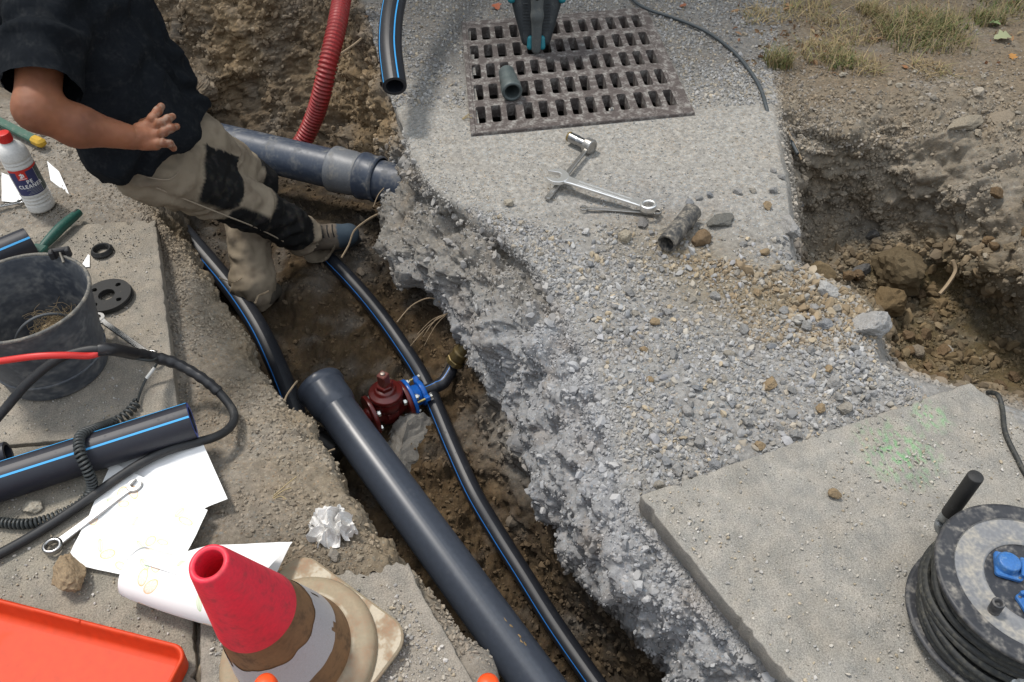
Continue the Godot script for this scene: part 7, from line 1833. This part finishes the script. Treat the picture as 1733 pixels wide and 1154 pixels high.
	var roots := [["pale root crossing the trench edge beside the blue striped pipe", [Vector3(-0.8319, -0.12, -1.8823), Vector3(-0.8465, -0.16, -1.9594), Vector3(-0.851, -0.2, -2.0116), Vector3(-0.836, -0.2, -2.0266)], 0.0035], ["root hooked over the edge by the sewer pipe socket", [Vector3(-0.6564, -0.13, -1.4522), Vector3(-0.6611, -0.14, -1.5003), Vector3(-0.6459, -0.13, -1.5304), Vector3(-0.647, -0.16, -1.5796)], 0.003], ["long thin root in front of the workman's boot", [Vector3(-0.5329, -0.28, -2.567), Vector3(-0.5763, -0.3, -2.5548), Vector3(-0.6252, -0.32, -2.5122), Vector3(-0.6484, -0.36, -2.4691), Vector3(-0.6718, -0.38, -2.4168)], 0.004], ["bundle root dangling under the grey bank", [Vector3(-0.2169, -0.36, -2.0658), Vector3(-0.2874, -0.36, -2.1598), Vector3(-0.3684, -0.4, -2.1703), Vector3(-0.4311, -0.45, -2.1265)], 0.0025], ["thick root poking out of the pit wall", [Vector3(1.6879, -0.33, -2.3433), Vector3(1.7007, -0.36, -2.3159), Vector3(1.6697, -0.39, -2.2749), Vector3(1.6292, -0.41, -2.2366)], 0.008], ["root splinter over the coupling at the left trench edge", [Vector3(-0.5178, -0.13, -1.2823), Vector3(-0.5055, -0.14, -1.3054), Vector3(-0.4959, -0.16, -1.3281)], 0.0025], ["forked root hair beside the left pipe", [Vector3(-0.9776, -0.12, -2.0033), Vector3(-0.9682, -0.2, -2.0691), Vector3(-0.9636, -0.24, -2.1391)], 0.002], ["hair root hanging below the drain pipe collar", [Vector3(-0.5072, -0.2, -2.6299), Vector3(-0.5307, -0.22, -2.6104), Vector3(-0.5487, -0.25, -2.5732)], 0.002], ["dark thin root across the far wall of the pit", [Vector3(1.102, -0.06, -2.863), Vector3(1.1331, -0.1, -2.7828), Vector3(1.1584, -0.14, -2.7385)], 0.005], ["twig sticking out of the earth left of the black pipe", [Vector3(-0.6839, 0, -3.5061), Vector3(-0.6996, 0.02, -3.406), Vector3(-0.754, 0, -3.3627)], 0.005]]
	for e in roots:
		var t := obj("root", tube(smooth(e[1], 8), e[2], 6, V(0.2, 0.9, 0.4)), rm)
		tag(t, e[0], "root", "cut roots")
	# fine root hairs that fork from the bundle
	for k in 5:
		var a := Vector3(-0.2327, -0.36, -2.0812)
		var b: Vector3 = a + V(rng.randf_range(-0.16, -0.06), rng.randf_range(-0.10, 0.0), rng.randf_range(0.0, 0.14))
		var o := obj("root", tube(smooth([a, a.lerp(b, 0.5) + V(0, 0.02, 0), b], 8), 0.0012, 5, V(0.2, 0.9, 0.4)), rm)
		tag(o, "fine root hair hanging under the grey bank", "root", "fine root hairs")

func leaf_litter() -> void:
	var p := PackedVector3Array([V(-1, 0.1, 0), V(-0.2, 0.25, 0.45), V(0.5, 0.2, 0.35), V(1, 0.0, 0), V(0.5, 0.22, -0.35), V(-0.2, 0.3, -0.45), V(0.1, 0.0, 0)])
	var ix := PackedInt32Array([0, 1, 6, 1, 2, 6, 2, 3, 6, 3, 4, 6, 4, 5, 6, 5, 0, 6])
	var lm := StandardMaterial3D.new()
	lm.vertex_color_use_as_albedo = true
	lm.roughness = 0.8
	lm.cull_mode = BaseMaterial3D.CULL_DISABLED
	scatter("leaf_litter", "dry brown leaf bits scattered among the grass of the right bank", 1.2, 3.1, 14.6, 19.4, 650, 0.006, 0.022, mesh_of(p, ix, null, null, true), [Color(0.20, 0.11, 0.05), Color(0.26, 0.15, 0.07), Color(0.15, 0.09, 0.05), Color(0.30, 0.22, 0.12), Color(0.24, 0.10, 0.04)], lm, 0.5, 1.0, 0.1)

func crumbs_on(label: String, a: Vector3, b: Vector3, c: Vector3, d: Vector3, count: int, s0: float, s1: float, mesh: Mesh, palette: Array, y: float) -> void:
	var mm := MultiMesh.new()
	mm.transform_format = MultiMesh.TRANSFORM_3D
	mm.use_colors = true
	mm.mesh = mesh
	mm.instance_count = count
	var cl := noise(4.0, count, 3)
	for k in count:
		var p := Vector3.ZERO
		for tries in 6:
			var u := rng.randf_range(0.01, 0.985)
			p = a.lerp(b, u).lerp(d.lerp(c, u), rng.randf_range(0.01, 0.985))
			if cl.get_noise_3dv(p) > rng.randf_range(-0.5, 0.35): break
		var s := s0 * pow(s1 / s0, pow(rng.randf(), 2.6))
		var bs := Basis.from_euler(V(rng.randf() * TAU, rng.randf() * TAU, rng.randf() * TAU)) * Basis.from_scale(V(s * rng.randf_range(0.7, 1.3), s * rng.randf_range(0.5, 0.9), s * rng.randf_range(0.7, 1.3)))
		mm.set_instance_transform(k, Transform3D(bs, V(p.x, y + s * 0.35, p.z)))
		var cc: Color = palette[rng.randi() % palette.size()]
		var g := rng.randf_range(0.75, 1.2)
		mm.set_instance_color(k, Color(cc.r * g, cc.g * g, cc.b * g))
	var o := MultiMeshInstance3D.new()
	o.name = numbered("grit")
	o.multimesh = mm
	o.material_override = stone_mat
	add_child(o)
	tag(o, label, "grit", "", "stuff")

func build_all() -> void:
	chrome = mat(Color(0.36, 0.36, 0.36), 0.26, 1.0)
	satin = mat(Color(0.80, 0.80, 0.79), 0.42, 1.0)
	chrome_dirty = dusty(Color(0.42, 0.41, 0.39), Color(0.16, 0.13, 0.09), 0.38, 0.3, 0.8, 9.0, 15, 0.03)
	pe_black = dusty(Color(0.013, 0.015, 0.021), Color(0.12, 0.105, 0.085), 0.27, 0.46, 0.0, 2.5, 11, 0.03, 0.85)
	stripe_blue = mat(Color(0.025, 0.17, 0.52), 0.4)
	# paving
	slab("paving_slab", "long grey concrete kerb slab along the left trench edge under the bucket", Vector3(-1.9107, 0, -2.0885), Vector3(-1.2057, 0, -2.1618), Vector3(-0.8664, 0, -1.2749), Vector3(-1.5943, 0, -1.1923), 0.075, 90, 70, [0.02, 0.006, 0.003, 0.0], Color(0.34, 0.305, 0.255))
	slab("paving_slab", "grey concrete slab in the lower left corner under papers and orange lid", Vector3(-1.5938, 0, -1.1778), Vector3(-0.8604, 0, -1.2595), Vector3(-0.6265, 0, -0.5744), Vector3(-1.4914, 0, -0.541), 0.075, 80, 60, [0.003, 0.012, 0.0, 0.0], Color(0.32, 0.29, 0.24))
	slab("paving_slab", "broken edged concrete slab under the traffic cone", Vector3(-0.6862, 0, -0.8255), Vector3(-0.2351, 0, -0.8766), Vector3(-0.0452, 0, -0.5688), Vector3(-0.6137, 0, -0.5576), 0.06, 80, 50, [0.03, 0.004, 0.0, 0.003], Color(0.34, 0.31, 0.265))
	var sa := Vector3(0.3132, 0, -1.0732)
	var sb := Vector3(1.2598, 0, -1.4357)
	var ed := (Vector3(0.5719, 0, -0.6253) - sa).normalized()
	slab("paving_slab", "large straight edged concrete slab at lower right with faint green paint", sa, sb, sb + ed * 1.45, sa + ed * 1.45, 0.085, 130, 130, [0.008, 0.016, 0.0, 0.007], Color(0.35, 0.332, 0.298), [[Vector3(0.98, 0, -1.2015), 0.10, Color(0.22, 0.48, 0.22)], [Vector3(1.1074, 0, -1.316), 0.05, Color(0.22, 0.48, 0.22)]])
	make_grate()
	print("slabs ", Time.get_ticks_msec())
	make_big_pipes()
	make_valve()
	make_person()
	print("person ", Time.get_ticks_msec())
	make_bucket()
	make_bottle()
	make_cone()
	make_reel()
	make_left_bank()
	make_block_things()
	print("things ", Time.get_ticks_msec())
	make_stones()
	make_plants()
	leaf_litter()
	var r1 := rock(false, 1.0, 5)
	var r2 := rock(false, 0.8, 6)
	var r3 := rock(true, 1.0, 8, true, 1)
	var grey := [Color(0.31, 0.31, 0.305), Color(0.28, 0.285, 0.29), Color(0.38, 0.375, 0.365), Color(0.24, 0.24, 0.24), Color(0.38, 0.31, 0.21), Color(0.36, 0.33, 0.28), Color(0.34, 0.34, 0.35)]
	var brown := [Color(0.16, 0.11, 0.06), Color(0.20, 0.14, 0.08), Color(0.13, 0.09, 0.055), Color(0.24, 0.18, 0.11)]
	var tan_ := [Color(0.27, 0.22, 0.16), Color(0.22, 0.18, 0.13), Color(0.32, 0.28, 0.22), Color(0.18, 0.14, 0.1)]
	var chips := [Color(0.42, 0.39, 0.34), Color(0.36, 0.33, 0.28), Color(0.47, 0.45, 0.42), Color(0.40, 0.34, 0.25), Color(0.33, 0.32, 0.30), Color(0.44, 0.41, 0.36)]
	var bank := [Color(0.34, 0.34, 0.345), Color(0.28, 0.28, 0.28), Color(0.38, 0.37, 0.36), Color(0.30, 0.31, 0.33)]
	var ochre := [Color(0.28, 0.21, 0.13), Color(0.24, 0.175, 0.105), Color(0.33, 0.27, 0.19), Color(0.3, 0.29, 0.27)]
	scatter("gravel", "loose grey gravel spread over the broken road top", 6.5, 11.0, 12.0, 15.0, 19000, 0.0015, 0.011, r1, grey, stone_mat, 0.15, 0.7, 0.5, 2.8)
	scatter("gravel", "larger broken stones lying loose on the gravel", 6.6, 10.9, 12.1, 15.0, 650, 0.006, 0.016, r3, grey, stone_mat, 0.35, 0.75, 0.15, 1.6)
	scatter("rubble", "broken stones and lumps bedded in the grey bank", 4.3, 14.0, 9.1, 12.0, 800, 0.006, 0.024, r3, bank, stone_mat, 0.0, 0.8, 0.6, 2.0)
	scatter("soil_clods", "brown clods strewn over the pit floor and lower walls", 6.4, 9.6, 15.2, 18.6, 900, 0.008, 0.032, r3, brown, stone_mat, 0.2, 0.8, 0.5, 1.8)
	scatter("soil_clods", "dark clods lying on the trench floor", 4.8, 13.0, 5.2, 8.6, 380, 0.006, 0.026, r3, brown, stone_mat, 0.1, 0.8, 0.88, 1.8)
	scatter("gravel", "sandy crumbs and gravel on the road tongue beside the pit", 7.1, 8.9, 13.9, 15.0, 3800, 0.002, 0.011, r2, ochre, stone_mat, 0.25, 0.7, 0.3)
	scatter("soil_clods", "ochre clay crumbs heaped on the gravel tongue by the pit", 7.2, 8.8, 14.3, 15.0, 170, 0.006, 0.024, r3, ochre, stone_mat, 0.3, 0.8, 0.2, 1.6)
	scatter("gravel", "fine gravel on the road around the far side of the grate", 1.3, 3.8, 11.9, 15.4, 19000, 0.0025, 0.0105, r1, grey, stone_mat, 0.25, 0.7, 0.45)
	scatter("gravel", "sparse grit lying on the concrete round the tools", 3.8, 6.7, 12.1, 15.0, 3000, 0.0016, 0.0055, r1, grey, stone_mat, 0.25, 0.7, 0.5)
	scatter("rubble", "crumbling stones bedded in the grey bank", 4.2, 14.0, 9.0, 12.1, 15000, 0.0016, 0.0075, r1, bank, stone_mat, 0.05, 0.8, 0.75)
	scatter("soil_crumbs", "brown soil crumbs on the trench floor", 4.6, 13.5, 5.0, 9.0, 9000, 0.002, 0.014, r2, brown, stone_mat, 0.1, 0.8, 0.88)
	scatter("soil_crumbs", "earth clods and pebbles sticking out of the far trench wall", 1.2, 4.6, 2.0, 10.6, 6000, 0.004, 0.022, r2, brown + tan_, stone_mat, 0.05, 0.8, 0.75)
	scatter("soil_crumbs", "soil crumbs covering walls and floor of the pit", 3.4, 9.8, 15.15, 19.0, 15000, 0.0025, 0.013, r2, brown + tan_, stone_mat, 0.08, 0.8, 0.8)
	scatter("soil_crumbs", "dry earth and grit on the right bank", 1.2, 4.4, 15.4, 19.6, 11000, 0.0025, 0.010, r1, tan_ + grey, stone_mat, 0.2, 0.7, 0.7)
	scatter("soil_crumbs", "tan crumbs on the earth strip along the left trench edge", 5.6, 13.8, 2.95, 4.1, 9000, 0.0016, 0.008, r2, tan_, stone_mat, 0.15, 0.8, 0.7)
	scatter("soil_crumbs", "dusty crumbs on the ground beside the workman", 3.95, 6.3, 1.0, 4.0, 2500, 0.0016, 0.006, r2, tan_, stone_mat, 0.2, 0.7, 0.6)
	crumbs_on("grit strewn over the lower right concrete slab", sa, sb, sb + ed * 1.3, sa + ed * 1.3, 8000, 0.0008, 0.0055, r1, chips, 0.001)
	crumbs_on("grit on the left kerb slab", Vector3(-1.9029, 0, -2.0729), Vector3(-1.2076, 0, -2.1424), Vector3(-0.8763, 0, -1.2827), Vector3(-1.6044, 0, -1.2107), 3000, 0.001, 0.004, r1, chips, 0.001)
	crumbs_on("grit on the lower left slab", Vector3(-1.5868, 0, -1.1652), Vector3(-0.8632, 0, -1.2481), Vector3(-0.6312, 0, -0.5744), Vector3(-1.4754, 0, -0.552), 2600, 0.001, 0.004, r1, chips, 0.001)
	crumbs_on("grit on the broken slab beside the cone", Vector3(-0.6578, 0, -0.8116), Vector3(-0.2377, 0, -0.8465), Vector3(-0.0607, 0, -0.5801), Vector3(-0.6167, 0, -0.5688), 2500, 0.001, 0.006, r1, chips, 0.001)
	crumbs_on("black rubber crumbs round the sealing ring", Vector3(-1.4607, 0, -2.0885), Vector3(-1.2459, 0, -2.12), Vector3(-1.2104, 0, -1.9527), Vector3(-1.4217, 0, -1.9382), 260, 0.0008, 0.003, r1, [Color(0.02, 0.02, 0.02)], 0.001)

# ---------------------------------------------------------------- trees beyond the top of the picture, which take half the sky from the far side
const SUN := Vector3(-0.36, 0.89, -0.26)
func make_trees() -> void:
	var bark := mat(Color(0.10, 0.08, 0.06), 0.95)
	var lm := StandardMaterial3D.new()
	lm.vertex_color_use_as_albedo = true
	lm.roughness = 0.7
	lm.cull_mode = BaseMaterial3D.CULL_DISABLED
	var spots := [[V(-2.6, 0, -7.6), 2.9, 6.0], [V(0.6, 0, -8.2), 3.1, 6.4], [V(3.6, 0, -7.7), 3.0, 6.2], [V(6.6, 0, -7.9), 2.9, 5.9], [V(-5.6, 0, -8.0), 2.9, 6.1]]
	var names := ["broad leafy tree behind the road, second from the left", "tallest leafy tree behind the grate, middle of the row", "leafy tree behind the pit, right of the tallest", "rightmost leafy tree of the row behind the pit", "leftmost leafy tree of the row behind the trench"]
	for k in spots.size():
		var c: Vector3 = spots[k][0]
		var t := thing("tree", names[k], "tree", Transform3D(Basis.IDENTITY, c), "trees that shade the road")
		var trunk := obj("trunk", tube(smooth([V(0, -0.1, 0), V(0.08, 1.4, 0.03), V(-0.05, 3.0, 0), V(0.1, 5.0, 0.05), V(0, 7.2, 0)], 6), PackedFloat32Array(range(25).map(func(i): return 0.22 - 0.0078 * i)), 12, V(0, 0.1, 1)), bark, t)
		for b in 7:
			var a := b * 2.4 + k
			var y := 2.4 + b * 0.6
			obj("limb", tube(smooth([V(0, y, 0), V(cos(a) * 0.9, y + 0.6, sin(a) * 0.6), V(cos(a) * 1.8, y + 1.1, sin(a) * 1.1)], 5), PackedFloat32Array(range(11).map(func(i): return 0.08 - 0.006 * i)), 8, V(0.1, 0.2, 1)), bark, trunk)
		var P := PackedVector3Array()
		var C := PackedColorArray()
		var ix := PackedInt32Array()
		for n in 8000:
			var d := V(rng.randf_range(-1, 1), rng.randf_range(-1, 1), rng.randf_range(-1, 1))
			if d.length_squared() > 1.0: continue
			d = d.normalized() * pow(d.length(), 0.5)
			var p := V(d.x * spots[k][1], spots[k][2] - 0.4 + d.y * 4.4, d.z * 1.9)
			var bs := Basis.from_euler(V(rng.randf() * TAU, rng.randf() * TAU, rng.randf() * TAU))
			var z := rng.randf_range(0.10, 0.22)
			var col := Color(0.05, 0.10, 0.025).lerp(Color(0.10, 0.13, 0.03), rng.randf())
			var b0 := P.size()
			for e in [V(-1.3, 0, 0), V(-0.3, 0.1, 0.7), V(1.3, 0.0, 0), V(-0.3, 0.1, -0.7), V(0.4, 0.1, 0.6), V(0.4, 0.1, -0.6)]:
				P.append(p + bs * (e * z))
				C.append(col)
			ix.append_array([b0, b0 + 1, b0 + 3, b0 + 1, b0 + 4, b0 + 3, b0 + 3, b0 + 4, b0 + 5, b0 + 4, b0 + 2, b0 + 5])
		obj("crown", mesh_of(P, ix, C), lm, t)

func _ready() -> void:
	rng.seed = 77
	var cam := Camera3D.new()
	cam.position = V(0, 1.65, 0)
	cam.rotation_degrees = V(-46, 0, 0)
	cam.fov = 46.35
	cam.near = 0.05
	cam.far = 300.0
	add_child(cam)
	cam.current = true
	var env := Environment.new()
	env.background_mode = Environment.BG_SKY
	var sky := Sky.new()
	var sm := ProceduralSkyMaterial.new()
	sm.sky_top_color = Color(0.90, 0.93, 0.97)
	sm.sky_horizon_color = Color(0.62, 0.64, 0.66)
	sm.sky_curve = 0.6
	sm.ground_bottom_color = Color(0.3, 0.28, 0.25)
	sm.ground_horizon_color = Color(0.6, 0.6, 0.6)
	sm.sun_angle_max = 0.0
	sky.sky_material = sm
	env.sky = sky
	env.background_energy_multiplier = 0.8
	env.tonemap_mode = Environment.TONE_MAPPER_LINEAR
	env.tonemap_exposure = 2.05
	env.sdfgi_enabled = true
	env.ssao_enabled = true
	env.ssil_enabled = true
	var we := WorldEnvironment.new()
	we.environment = env
	add_child(we)
	var sun := DirectionalLight3D.new()
	sun.light_energy = 0.5
	sun.light_angular_distance = 10.0
	sun.light_color = Color(1.0, 0.975, 0.94)
	sun.shadow_enabled = true
	add_child(sun)
	sun.look_at_from_position(SUN * 4.0, Vector3.ZERO)
	make_ground_textures()
	print("textures ", Time.get_ticks_msec())
	make_ground()
	print("ground ", Time.get_ticks_msec())
	make_trees()
	build_all()
	print("done ", Time.get_ticks_msec())
